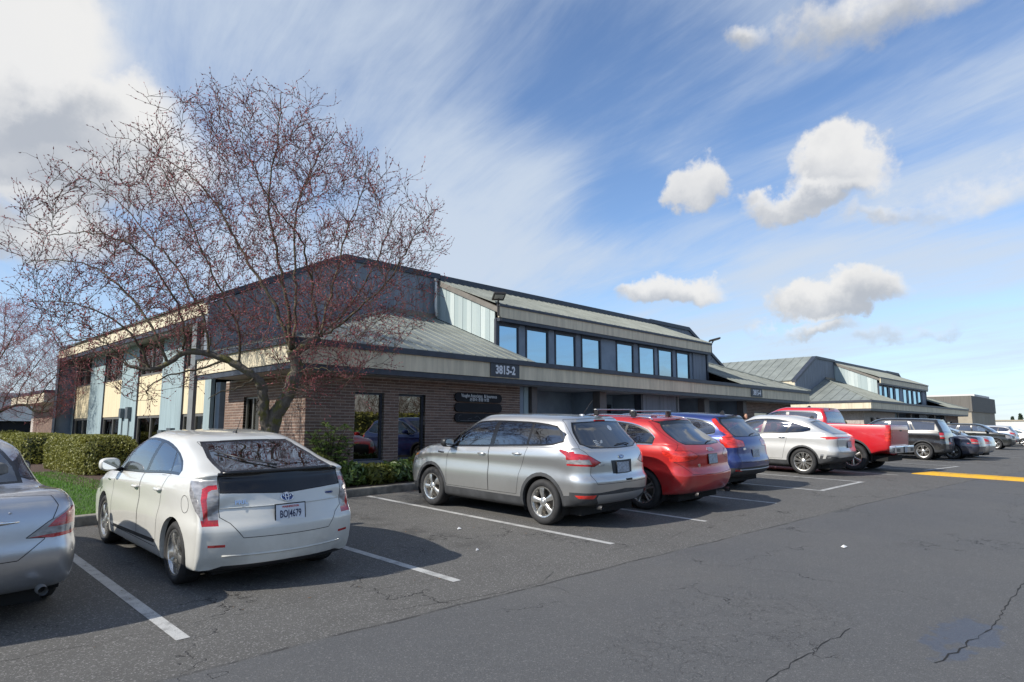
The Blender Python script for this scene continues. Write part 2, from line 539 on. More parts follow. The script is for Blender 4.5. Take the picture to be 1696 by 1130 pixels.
# ------------------------------------------------------------------ body shell: hoops round the car, lofted upwards
def body_shell(S, sub=5):
    """S['rings']: dicts lr, lf, W, z [(l,z)..], rc (l,w), fc (l,w), br, bf, tp.  Half shell, coords (w, l, z)"""
    NR, NC, NS = 9, 8, 44
    rows = []
    for r in S['rings']:
        tp = r.get('tp', S['taper'])
        wp = lambda l, tp=tp: pchip([p[0] for p in tp], [p[1] for p in tp], np.atleast_1d(l))
        W = max(r['W'], 0.002)
        rcl, rcw = r.get('rc', (0.22, 0.26))
        fcl, fcw = r.get('fc', (0.45, 0.42))
        br, bf = r.get('br', 0.05), r.get('bf', 0.12)
        if W < 0.01:
            rcl = fcl = 0.01; rcw = fcw = 0.001; br = bf = 0
        lr, lf = r['lr'], r['lf']
        hr = W * wp(lr + br + rcl)[0]
        hf = W * wp(lf - bf - fcl)[0]
        rcw, fcw = min(rcw, hr * 0.8), min(fcw, hf * 0.8)
        pts = []
        for i in range(NR):
            w = (hr - rcw) * i / NR
            pts.append((w, lr + br * (w / hr) ** 2))
        lc = lr + br * ((hr - rcw) / hr) ** 2
        e = r.get('ce', 0.9)
        for i in range(NC):
            t = math.pi / 2 * i / NC
            pts.append((hr - rcw + rcw * math.sin(t) ** e, lc + rcl * (1 - math.cos(t) ** e)))
        l0, l1 = lc + rcl, lf - bf * ((hf - fcw) / hf) ** 2 - fcl
        ls = np.linspace(l0, l1, NS + 1)
        for l, w in zip(ls, W * wp(ls)):
            pts.append((w, l))
        lcf = lf - bf * ((hf - fcw) / hf) ** 2
        for i in reversed(range(NC)):
            t = math.pi / 2 * i / NC
            pts.append((hf - fcw + fcw * math.sin(t) ** e, lcf - fcl * (1 - math.cos(t) ** e)))
        for i in reversed(range(NR)):
            w = (hf - fcw) * i / NR
            pts.append((w, lf - bf * (w / hf) ** 2))
        pts = np.array(pts)
        if W < 0.01: pts[:, 0] = 0
        zz = pchip([p[0] for p in r['z']], [p[1] for p in r['z']], pts[:, 1])
        crown = r.get('crown', 0.0)
        if crown:
            zz = zz + crown * (1 - (pts[:, 0] / max(hr, 1e-3)) ** 2)
        rows.append(np.column_stack([pts[:, 0], pts[:, 1], zz]))
    A = np.array(rows)
    seg = np.linalg.norm(np.diff(A, axis=0), axis=2)
    seg = np.sort(seg, axis=1)[:, seg.shape[1] // 4: 3 * seg.shape[1] // 4].mean(axis=1)
    par = np.concatenate([[0], np.cumsum(np.maximum(seg, 0.012))])
    q = []
    for i in range(len(par) - 1):
        k = S['rings'][i].get('sub', sub)
        q += list(par[i] + (par[i + 1] - par[i]) * np.arange(k) / k)
    q.append(par[-1])
    D = pchip(par, A.reshape(len(A), -1), q).reshape(len(q), A.shape[1], 3)
    nr, nc = D.shape[:2]
    verts = D.reshape(-1, 3)
    faces = [(i * nc + j, i * nc + j + 1, (i + 1) * nc + j + 1, (i + 1) * nc + j) for i in range(nr - 1) for j in range(nc - 1)]
    bm = bmesh.new()
    bv = [bm.verts.new(v) for v in verts]
    for f in faces:
        bm.faces.new([bv[k] for k in f])
    bmesh.ops.remove_doubles(bm, verts=bm.verts, dist=0.0004)
    bmesh.ops.recalc_face_normals(bm, faces=bm.faces)
    # outward check
    s = sum(f.normal.x * f.calc_area() for f in bm.faces)
    if s < 0:
        bmesh.ops.reverse_faces(bm, faces=bm.faces)
    bm.normal_update()
    return bm


PROJ = {'side': (1, 2), 'rear': (0, 2), 'front': (0, 2), 'top': (0, 1)}
COND = {'side': lambda n: n.x > 0.25, 'rear': lambda n: n.y < -0.10, 'front': lambda n: n.y > 0.10, 'top': lambda n: n.z > 0.35}


def knife(bm, lay, poly, view, reg, cond=None, keep=None, lmin=None, lmax=None):
    """cut the outline into the shell and mark (or delete, reg=-1) what lies inside"""
    ia, ib = PROJ[view]
    cond = cond or COND[view]
    xs, ys = [p[0] for p in poly], [p[1] for p in poly]
    x0, x1, y0, y1 = min(xs), max(xs), min(ys), max(ys)

    def bb(f):
        a = [v.co[ia] for v in f.verts]
        b = [v.co[ib] for v in f.verts]
        return min(a), max(a), min(b), max(b)

    cand = set()
    for f in bm.faces:
        if not cond(f.normal): continue
        if keep and not keep(f): continue
        if lmin is not None and f.calc_center_median().y < lmin: continue
        if lmax is not None and f.calc_center_median().y > lmax: continue
        a0, a1, b0, b1 = bb(f)
        if a1 < x0 or a0 > x1 or b1 < y0 or b0 > y1: continue
        cand.add(f)
    n = len(poly)
    for i in range(n):
        p, q = poly[i], poly[(i + 1) % n]
        ex, ey = q[0] - p[0], q[1] - p[1]
        if abs(ex) + abs(ey) < 1e-6: continue
        nx, ny = ey, -ex
        ln = math.hypot(nx, ny)
        nx, ny = nx / ln, ny / ln
        m0, m1, k0, k1 = min(p[0], q[0]) - 1e-4, max(p[0], q[0]) + 1e-4, min(p[1], q[1]) - 1e-4, max(p[1], q[1]) + 1e-4
        sel = []
        for f in cand:
            a0, a1, b0, b1 = bb(f)
            if a1 < m0 or a0 > m1 or b1 < k0 or b0 > k1: continue
            ds = [(v.co[ia] - p[0]) * nx + (v.co[ib] - p[1]) * ny for v in f.verts]
            if min(ds) < -1e-5 and max(ds) > 1e-5:
                sel.append(f)
        if not sel: continue
        es = {e for f in sel for e in f.edges}
        vs = {v for f in sel for v in f.verts}
        co, no = [0, 0, 0], [0, 0, 0]
        co[ia], co[ib], no[ia], no[ib] = p[0], p[1], nx, ny
        res = bmesh.ops.bisect_plane(bm, geom=list(sel) + list(es) + list(vs), dist=1e-5, plane_co=co, plane_no=no)
        for g in res['geom']:
            if isinstance(g, bmesh.types.BMFace): cand.add(g)
        cand = {f for f in cand if f.is_valid}
    hit = []
    for f in cand:
        c = f.calc_center_median()
        if in_poly(poly, c[ia], c[ib]): hit.append(f)
    if reg == -1:
        bmesh.ops.delete(bm, geom=hit, context='FACES')
    else:
        for f in hit: f[lay] = reg
    return len(hit)


def circle(l, z, r, a0=0, a1=360, n=28):
    return [(l + r * math.cos(R(a0 + (a1 - a0) * i / n)), z + r * math.sin(R(a0 + (a1 - a0) * i / n))) for i in range(n + (0 if a1 - a0 == 360 else 1))]


def smooth_poly(pts, k=3):
    """closed Catmull-Rom through the points"""
    out = []
    n = len(pts)
    for i in range(n):
        p0, p1, p2, p3 = pts[i - 1], pts[i], pts[(i + 1) % n], pts[(i + 2) % n]
        for j in range(k):
            t = j / k
            out.append(tuple(0.5 * (2 * p1[c] + (p2[c] - p0[c]) * t + (2 * p0[c] - 5 * p1[c] + 4 * p2[c] - p3[c]) * t * t + (3 * p1[c] - p0[c] - 3 * p2[c] + p3[c]) * t ** 3) for c in (0, 1)))
    return out


# ------------------------------------------------------------------ wheels
_wheel_cache = {}


def wheel_meshes(R_, tw, rim_r, style, dark=False):
    key = (R_, tw, rim_r, style, dark)
    if key in _wheel_cache: return _wheel_cache[key]
    h = tw / 2
    t = MB().lathe([(rim_r, -h * 0.8), (rim_r + 0.015, -h * 0.97), ((R_ + rim_r) / 2, -h * 1.04), (R_ - 0.03, -h * 0.98), (R_ - 0.008, -h * 0.80), (R_, -h * 0.5), (R_, h * 0.5), (R_ - 0.008, h * 0.80), (R_ - 0.03, h * 0.98), ((R_ + rim_r) / 2, h * 1.04), (rim_r + 0.015, h * 0.97), (rim_r, h * 0.8)], 44, closed=True)
    tyre = t.mesh('tyre', CM['tyre'], True)
    g = MB()
    rm = rim_r
    g.lathe([(rm + 0.004, h * 0.90), (rm + 0.006, h * 0.80), (rm - 0.012, h * 0.78), (rm - 0.03, h * 0.55), (rm - 0.045, -h * 0.8)], 44)
    g.lathe([(rm + 0.004, h * 0.90), (rm - 0.014, h * 0.86), (rm - 0.02, h * 0.74)], 44)
    face = h * 0.72

    def spoke(a, w0, w1, r0=0.05, r1=None, z0=None, z1=None, th=0.03):
        r1 = r1 or rm - 0.008
        z0 = face if z0 is None else z0
        z1 = face + 0.006 if z1 is None else z1
        ca, sa = math.cos(a), math.sin(a)
        rr = [r0, (r0 + r1) / 2, r1]
        ww = [w0, (w0 + w1) / 2 * 0.94, w1]
        zz = [z0, (z0 + z1) / 2 + 0.012, z1]
        n = len(g.v)
        for k in range(3):
            for (s, zf, wf) in ((-1, 0, 1), (-1, 0.008, 0.6), (1, 0.008, 0.6), (1, 0, 1), (1, -th, 1), (-1, -th, 1)):
                y, zc = rr[k], s * ww[k] * wf
                g.v.append((zz[k] + zf - 0.006, y * ca - zc * sa, y * sa + zc * ca))
        for k in range(2):
            for j in range(6):
                a_, b_ = n + k * 6 + j, n + k * 6 + (j + 1) % 6
                g.f.append((a_, a_ + 6, b_ + 6, b_))
        return

    if style == 'five':                      # broad paired blades
        for i in range(5):
            a = math.pi / 2 + i * 2 * math.pi / 5
            spoke(a, 0.022, 0.052, 0.04)
    elif style == 'five_split':
        for i in range(5):
            a = math.pi / 2 + i * 2 * math.pi / 5
            spoke(a - 0.0, 0.030, 0.040, 0.04)
            spoke(a + 0.2, 0.008, 0.012, 0.10, z0=face - 0.014, z1=face - 0.004)
            spoke(a - 0.2, 0.008, 0.012, 0.10, z0=face - 0.014, z1=face - 0.004)
    elif style == 'ten':
        for i in range(5):
            a = math.pi / 2 + i * 2 * math.pi / 5
            spoke(a - 0.17, 0.013, 0.016, 0.05)
            spoke(a + 0.17, 0.013, 0.016, 0.05)
    elif style == 'multi':
        for i in range(10):
            a = math.pi / 2 + i * 2 * math.pi / 10
            spoke(a - 0.1, 0.010, 0.016, 0.05)
            spoke(a + 0.1, 0.008, 0.012, 0.06)
    else:                                    # six spoke
        for i in range(6):
            spoke(math.pi / 2 + i * math.pi / 3, 0.025, 0.042, 0.04)
    g.lathe([(0.07, face - 0.02), (0.068, face + 0.004), (0.052, face + 0.012), (0.034, face + 0.014)], 20)
    for i in range(5):
        a = math.pi / 5 + i * 2 * math.pi / 5
        g.ellipsoid((face + 0.006, 0.052 * math.cos(a), 0.052 * math.sin(a)), (0.008, 0.008, 0.008), nu=6, nv=4)
    rim = g.mesh('rim', CM['alloy_dark' if dark else 'alloy'], True)
    b = MB().lathe([(0.0, -h * 0.7), (rm - 0.05, -h * 0.7), (rm - 0.05, -h * 0.2), (rm * 0.62, -h * 0.18), (rm * 0.62, -h * 0.05), (0.05, -h * 0.05), (0.05, face - 0.01), (0.0, face - 0.01)], 28)
    hub = b.mesh('wheel_hub', CM['disc'], True)
    cap = MB().lathe([(0.0, face + 0.02), (0.02, face + 0.019), (0.033, face + 0.013), (0.034, face)], 18).mesh('hub_cap', CM['satin'], True)
    for me in (rim, cap):
        me.set_sharp_from_angle(angle=R(38))
    _wheel_cache[key] = (tyre, rim, hub, cap)
    return _wheel_cache[key]


def plate(parent, text, c, n, size=(0.305, 0.155), frame='black'):
    """rear number plate centred at c (x,y,z) facing n=(0,-1,tilt)"""
    n = Vector(n).normalized()
    xax = Vector((1, 0, 0)) if n.y < 0 else Vector((-1, 0, 0))
    up = n.cross(xax).normalized()
    mt = Matrix.Translation(c) @ Matrix((xax, up, n)).transposed().to_4x4()
    f = MB().box(-size[0] / 2 - 0.012, size[0] / 2 + 0.012, -size[1] / 2 - 0.012, size[1] / 2 + 0.012, -0.004, 0.004).build('plate_frame', CM[frame], parent)
    p = MB().box(-size[0] / 2, size[0] / 2, -size[1] / 2, size[1] / 2, 0.004, 0.007).build('number_plate', CM['plate' if text else 'plate_dim'], parent)
    f.matrix_local = mt
    p.matrix_local = mt
    if text:
        t = add('plate_number', text_mesh('plate_number', text, 0.102, CM['plate_ink'], 0.0008, bold=0.0015, xs=0.62), p)
        t.location = (0, -0.018, 0.0085)
        t2 = add('plate_state', text_mesh('plate_state', 'WASHINGTON', 0.026, CM['plate_red'], 0.0006, bold=0.001), p)
        t2.location = (0, 0.055, 0.0085)
    return p


def build_car(S, label, cat, loc, heading, paint, name='parked_car', group=None, lod=0, ground_n=None, text=None, sub=None):
    """S: spec. loc: ground point under the middle of the rear axle; local axes x right, y forward"""
    bm = body_shell(S, sub or (5 if lod == 0 else 3))
    lay = bm.faces.layers.int.new('reg')
    aR, wb, RA = S['axR'], S['wb'], S['R'] + S.get('arch_gap', 0.055)
    regs = [('body', paint, None)]

    def reg(nm, mat, par=None):
        regs.append((nm, mat, par))
        return len(regs) - 1

    for cl in S.get('clad', []):
        cr = S.get('_clad')
        if cr is None:
            cr = reg('cladding', S.get('clad_mat', CM['clad']))
            S = dict(S, _clad=cr)
        knife(bm, lay, cl[1], cl[0], cr, lmin=cl[2] if len(cl) > 2 else None, lmax=cl[3] if len(cl) > 3 else None)
    for dn, poly in S.get('doors', []):
        k = reg(dn, paint)
        cur = k
        # keep cladding strips that run across the door
        knife(bm, lay, poly, 'side', k, keep=(lambda f: f[lay] == 0) if S.get('clad') else None)
    if 'hatch' in S:
        k = reg('tailgate', paint)
        knife(bm, lay, S['hatch'], 'rear', k, keep=lambda f: f[lay] == 0, lmax=S.get('hatch_lmax', 1.6))
    if 'bumper_z' in S:
        k = reg('rear_bumper', paint)
        zb = S['bumper_z']
        knife(bm, lay, [(-0.05, 0.0), (1.2, 0.0), (1.2, zb), (-0.05, zb)], 'rear', k, keep=lambda f: f[lay] == 0, lmax=aR - RA, cond=lambda n: True)
    # side windows
    D = S['dlo']
    low, up = curve(D['low']), curve(D['up'])
    tips = (D['rear'], D['front'])
    n = 14
    ls = [tips[0] + (tips[1] - tips[0]) * i / n for i in range(n + 1)]
    outer = [(l, low(l) - 0.012) for l in ls] + [(l, up(l) + 0.012) for l in reversed(ls)]
    k = reg('window_trim', S.get('trim_mat', CM['trim']))
    knife(bm, lay, outer, 'side', k, cond=lambda q: q.x > 0.2)
    if D.get('chrome'):
        kk = reg('window_moulding', CM['chrome'])
        knife(bm, lay, [(l, low(l) - 0.03) for l in ls] + [(l, up(l) + 0.03) for l in reversed(ls)], 'side', kk, cond=lambda q: q.x > 0.2, keep=lambda f: f[lay] != k)
    lines = [(tips[0], tips[0], 0)] + list(D['pillars']) + [(tips[1], tips[1], 0)]
    for i in range(len(lines) - 1):
        A, B = lines[i], lines[i + 1]
        ins = 0.016
        a0, a1 = A[0] + A[2] / 2, A[1] + A[2] / 2
        b0, b1 = B[0] - B[2] / 2, B[1] - B[2] / 2
        if i == 0: a0 = a1 = A[0] + 0.02
        if i == len(lines) - 2: b0 = b1 = B[0] - 0.03
        bot = [(a0 + (b0 - a0) * t / 8) for t in range(9)]
        top = [(a1 + (b1 - a1) * t / 8) for t in range(9)]
        poly = [(l, low(l) + ins) for l in bot] + [(l, max(up(l) - ins, low(l) + ins)) for l in reversed(top)]
        gm = D.get('mats', {}).get(i, D.get('mat', 'glass'))
        knife(bm, lay, poly, 'side', reg(['side_window', 'side_window', 'side_window', 'side_window'][min(i, 3)], CM[gm]), cond=lambda q: q.x > 0.2)
    # front and rear glass
    if 'rear_glass' in S:
        rg = S['rear_glass']
        knife(bm, lay, rg['outer'], 'rear', reg('rear_window_trim', CM['trim']), lmin=rg.get('lmin'), lmax=rg.get('lmax', 2.2), cond=lambda q: q.y < -0.06 and q.x < 0.75)
        knife(bm, lay, rg['inner'], 'rear', reg('rear_window', CM[rg.get('mat', 'glass_dark')]), lmin=rg.get('lmin'), lmax=rg.get('lmax', 2.2), cond=lambda q: q.y < -0.06 and q.x < 0.75)
    if 'windshield' in S:
        knife(bm, lay, S['windshield'], 'front', reg('windshield', CM['glass']), lmin=S.get('ws_lmin', 2.0), cond=lambda q: q.y > 0.08 and q.z > 0.2)
    for (nm, mat, pieces) in S.get('patches', []):
        k = reg(nm, paint if mat == 'paint' else CM[mat])
        for pc in pieces:
            view, poly = pc[0], pc[1]
            knife(bm, lay, poly, view, k, cond=(lambda q: q.x > 0.8) if view == 'side' else None, lmin=pc[2] if len(pc) > 2 else None, lmax=pc[3] if len(pc) > 3 else None)
    # wheel openings
    for al in (aR, aR + wb):
        if S.get('arch_band'):
            bw = S['arch_band']
            if not S.get('_band'):
                S = dict(S, _band=reg('wheel_arch_moulding', S.get('clad_mat', CM['clad'])))
            knife(bm, lay, circle(al, S['R'], RA + bw), 'side', S['_band'], cond=lambda q: q.x > 0.05)
        knife(bm, lay, circle(al, S['R'], RA), 'side', -1, cond=lambda q: q.x > -0.3 and q.z > -2, keep=lambda f: f.calc_center_median().x > 0.35)
    bm.normal_update()
    nv = {}
    for v in bm.verts:
        nn = v.normal.copy()
        if abs(v.co.x) < 1e-4:
            nn.x = 0
            nn = nn.normalized() if nn.length > 0 else nn
        nv[v.index if False else v] = nn
    bvh = BVHTree.FromBMesh(bm)

    # top-level empty
    root = bpy.data.objects.new(name, None)
    root.empty_display_size = 0.3
    link(root)
    props(root, label, cat, group)
    f = Vector((math.cos(heading), math.sin(heading), 0))
    up_ = Vector(ground_n) if ground_n is not None else Vector((0, 0, 1))
    f = (f - up_ * f.dot(up_)).normalized()
    rgt = f.cross(up_).normalized()
    root.matrix_world = Matrix.Translation(loc) @ Matrix((rgt, f, up_)).transposed().to_4x4()

    def loc_of(co):      # (w,l,z) -> local
        return (co[0], co[1] - aR, co[2])

    # parts: one object for left+right except the ones listed as pairs
    pair = {'side_window', 'front_door', 'rear_door', 'tail_light', 'headlight', 'reflector', 'fog_light', 'tail_light_inner', 'fuel_flap'}
    by = {}
    for fc in bm.faces:
        by.setdefault(fc[lay], []).append(fc)
    objs = {}

    def emit(nm, mat, faces, sides):
        idx, verts, nor, polys = {}, [], [], []
        for s in sides:
            for fc in faces:
                p = []
                for v in fc.verts:
                    key = (v, s if v.co.x > 1e-4 else 0)
                    if key not in idx:
                        idx[key] = len(verts)
                        verts.append((v.co.x * s, v.co.y - aR, v.co.z))
                        q = nv[v]
                        nor.append((q.x * s, q.y, q.z))
                    p.append(idx[key])
                polys.append(p if s > 0 else p[::-1])
        me = mesh_from(nm, verts, polys, mat, True)
        me.normals_split_custom_set_from_vertices(nor)
        return add(nm, me, root)

    def seam(faces, obj, sides, wd=0.0030, lift=0.0012):
        fs = set(faces)
        m = MB()
        for fc in faces:
            for e in fc.edges:
                oth = [q for q in e.link_faces if q not in fs]
                if not oth: continue
                a, b = e.verts
                if a.co.x < 1e-4 and b.co.x < 1e-4: continue
                t = (b.co - a.co)
                if t.length < 1e-6: continue
                t.normalize()
                for s in sides:
                    q = []
                    for v in (a, b):
                        nn = nv[v]
                        sd = nn.cross(t).normalized() * wd
                        for sg in (-1, 1):
                            c = v.co + nn * lift + sd * sg
                            q.append((c.x * s, c.y - aR, c.z))
                    m.quad(*([q[0], q[1], q[3], q[2]] if s > 0 else [q[2], q[3], q[1], q[0]]))
        if m.f:
            m.build('panel_gap', CM['seam'], obj)

    def islands(faces):
        left = set(faces)
        out = []
        while left:
            st = [left.pop()]
            comp = list(st)
            while st:
                f0 = st.pop()
                for e in f0.edges:
                    for f1 in e.link_faces:
                        if f1 in left:
                            left.discard(f1)
                            st.append(f1)
                            comp.append(f1)
            out.append(comp)
        out.sort(key=len, reverse=True)
        big = [c for c in out if len(c) > 3]
        for c in out:
            if len(c) <= 3:
                (big[0] if big else out[0]).extend(c if big else [])
        return big or out[:1]

    for rid, faces in by.items():
        nm, mat, _ = regs[rid]
        for comp in islands(faces):
            mid = any(v.co.x < 1e-3 for f0 in comp for v in f0.verts) and nm not in pair
            for sides in (((1, -1),) if mid else ((1,), (-1,))):
                o = emit(nm, mat, comp, sides)
                objs.setdefault(nm, []).append(o)
                if lod < 2 and nm in ('front_door', 'rear_door', 'fuel_flap', 'tailgate', 'boot_lid'):
                    seam(comp, o, sides)
    body = objs['body'][0]

    def ray(view, a, b, lo=None):
        """surface point and normal, local coords. side: a=l b=z ; rear: a=w b=z ; top: a=w b=l"""
        if view == 'side':
            h = bvh.ray_cast(Vector((2, a, b)), Vector((-1, 0, 0)))
        elif view == 'rear':
            h = bvh.ray_cast(Vector((abs(a), -1, b)), Vector((0, 1, 0)))
        elif view == 'front':
            h = bvh.ray_cast(Vector((abs(a), 8, b)), Vector((0, -1, 0)))
        else:
            h = bvh.ray_cast(Vector((abs(a), b, 4)), Vector((0, 0, -1)))
        if h[0] is None:
            return Vector((a, 0, b)), Vector((0, -1, 0))
        c, nn = h[0].copy(), h[1].copy()
        if view in ('rear', 'top', 'front') and a < 0:
            c.x, nn.x = -c.x, -nn.x
        return Vector((c.x, c.y - aR, c.z)), nn

    # wheel wells, underside
    for al in (0, wb):
        for s in (1, -1):
            hw = S['hw']
            ww = MB()
            pr = [(0.02, s * 0.42), (RA * 0.98, s * 0.42), (RA + 0.012, s * (hw - 0.13)), (RA + 0.012, s * (hw - 0.05))]
            a0 = math.asin(max(-.9, (S['gc'] - 0.02 - S['R']) / RA))
            for (r_, x_) in pr:
                for k in range(25):
                    t = a0 + (math.pi - 2 * a0) * k / 24
                    ww.v.append((x_, al + r_ * math.cos(t), S['R'] + r_ * math.sin(t)))
            for i in range(len(pr) - 1):
                for k in range(24):
                    ww.f.append((i * 25 + k, i * 25 + k + 1, (i + 1) * 25 + k + 1, (i + 1) * 25 + k))
            ww.build('wheel_well', CM['dark'], root, True)
    MB().box(-S['hw'] * 0.72, S['hw'] * 0.72, -aR + 0.35, S['L'] - aR - 0.35, S['gc'] - 0.02, S['gc'] + 0.14).build('underbody', CM['dark'], root)
    # arch lips
    lips = {}
    for e in bm.edges:
        if len(e.link_faces) == 1 and e.verts[0].co.x > 0.3 and e.verts[1].co.x > 0.3:
            for al in (aR, aR + wb):
                d0 = [math.hypot(v.co.y - al, v.co.z - S['R']) for v in e.verts]
                if max(d0) < RA + 0.02:
                    a, b = e.verts
                    for s in (1, -1):
                        q = [(a.co.x * s, a.co.y - aR, a.co.z), (b.co.x * s, b.co.y - aR, b.co.z), ((b.co.x - 0.05) * s, b.co.y - aR, b.co.z), ((a.co.x - 0.05) * s, a.co.y - aR, a.co.z)]
                        lips.setdefault((al, s), MB()).quad(*(q if s > 0 else q[::-1]))
    for lp in lips.values():
        lp.build('wheel_arch_lip', S.get('clad_mat', CM['clad']) if S.get('arch_band') else paint, root)
    # wheels
    ty, rm, hb, cp = wheel_meshes(S['R'], S['tw'], S['rim'], S['wheel'], S.get('rim_dark', False))
    for al in (0, wb):
        for s in (1, -1):
            w = add('wheel', hb, root, (s * (S['hw'] - S['tw'] / 2 - S.get('wheel_in', 0.03)), al, S['R']))
            w.rotation_euler = (R(S.get('wrot', 17) + 31 * al), 0, 0 if s > 0 else math.pi)
            add('tyre', ty, w)
            add('rim', rm, w)
            if lod < 2: add('hub_cap', cp, w)
    # cabin
    seat = CM[S.get('seat', 'seat_black')]
    fz = S['gc'] + 0.12
    MB().box(-S['hw'] * 0.82, S['hw'] * 0.82, S['cab'][0] - aR, S['cab'][1] - aR, fz, fz + 0.10).build('cabin_floor', CM['seat_black'], root)
    sh = S.get('seat_h', 0.50)
    for (rl, xs) in ((S['seats'][0], (-0.36, 0.36)), (S['seats'][1], (-0.4, 0.4))):
        for x in xs:
            m = MB()
            m.ellipsoid((x, rl - aR + 0.25, sh), (0.25, 0.29, 0.11), 0.55, 14, 8)
            m.ellipsoid((x, rl - aR - 0.06, sh + 0.30), (0.24, 0.10, 0.33), 0.55, 14, 8)
            so = m.build('seat', seat, root, True)
            MB().ellipsoid((x, rl - aR - 0.12, sh + 0.71), (0.13, 0.06, 0.10), 0.6, 12, 8).build('headrest', seat, so, True)
    m = MB()
    dl = S['dash']
    m.ellipsoid((0, dl - aR, sh + 0.33), (S['hw'] * 0.76, 0.28, 0.14), 0.5, 20, 8)
    da = m.build('dashboard', CM['black'], root, True)
    MB().tube([(-0.37 + 0.18 * math.cos(t * math.pi / 8), dl - aR - 0.36 + 0.06 * math.sin(t * math.pi / 8), sh + 0.36 + 0.17 * math.sin(t * math.pi / 8)) for t in range(17)], 0.014, 6, False).build('steering_wheel', CM['black'], da, True)
    # mirrors
    for s in (1, -1):
        ml, mz = S['mirror']
        c, nn = ray('side', ml, mz - 0.06)
        bx = c.x + 0.13
        m = MB()
        m.ellipsoid((s * bx, c.y + 0.02, mz + 0.02), (0.115, 0.085, 0.078), 0.7, 18, 12)
        m.v = [(x, y if y > c.y - 0.042 else c.y - 0.042, z) for (x, y, z) in m.v]
        mo = m.build('wing_mirror', S.get('mirror_mat') or paint, root, True)
        MB().tube([(s * (c.x - 0.02), c.y + 0.03, mz - 0.055), (s * (bx - 0.05), c.y + 0.02, mz - 0.035)], [0.03, 0.025], 8).build('mirror_arm', CM['black'], mo, True)
        g = MB()
        k = 20
        g.quad(*[(s * bx + 0.092 * math.copysign(abs(math.cos(t * 2 * math.pi / k)) ** 0.7, math.cos(t * 2 * math.pi / k)), c.y - 0.0445, mz + 0.02 + 0.06 * math.copysign(abs(math.sin(t * 2 * math.pi / k)) ** 0.7, math.sin(t * 2 * math.pi / k))) for t in range(k)])
        g.build('mirror_glass', CM['mirror'], mo)
    # door handles
    for i, (hl, hz) in enumerate(S.get('handles', [])):
        for s in (1, -1):
            m = MB()
            pts = []
            for t in range(7):
                l = hl - 0.10 + 0.2 * t / 6
                c, nn = ray('side', l, hz)
                off = 0.004 + 0.030 * math.sin(math.pi * t / 6) ** 0.5
                pts.append((s * (c.x + off * max(nn.x, .7)), c.y, c.z))
            m.tube(pts, [0.008, 0.013, 0.015, 0.016, 0.015, 0.013, 0.008], 8)
            dp = objs.get(['front_door', 'rear_door'][i], [body, body])
            m.build('door_handle', CM['chrome'] if S.get('chrome_handles') else paint, dp[0 if s > 0 else -1], True)
            cup = MB()
            cc, nn = ray('side', hl, hz)
            ring = []
            for t in range(18):
                a = 2 * math.pi * t / 18
                c, _n = ray('side', hl + 0.07 * math.cos(a), hz + 0.034 * math.sin(a))
                ring.append((s * (c.x + 0.002), c.y, c.z))
            cup.quad(*(ring if s > 0 else ring[::-1]))
            cup.build('handle_recess', S.get('cup_mat') or paint, dp[0 if s > 0 else -1], True)
    bm.free()
    return root, ray, objs, paint
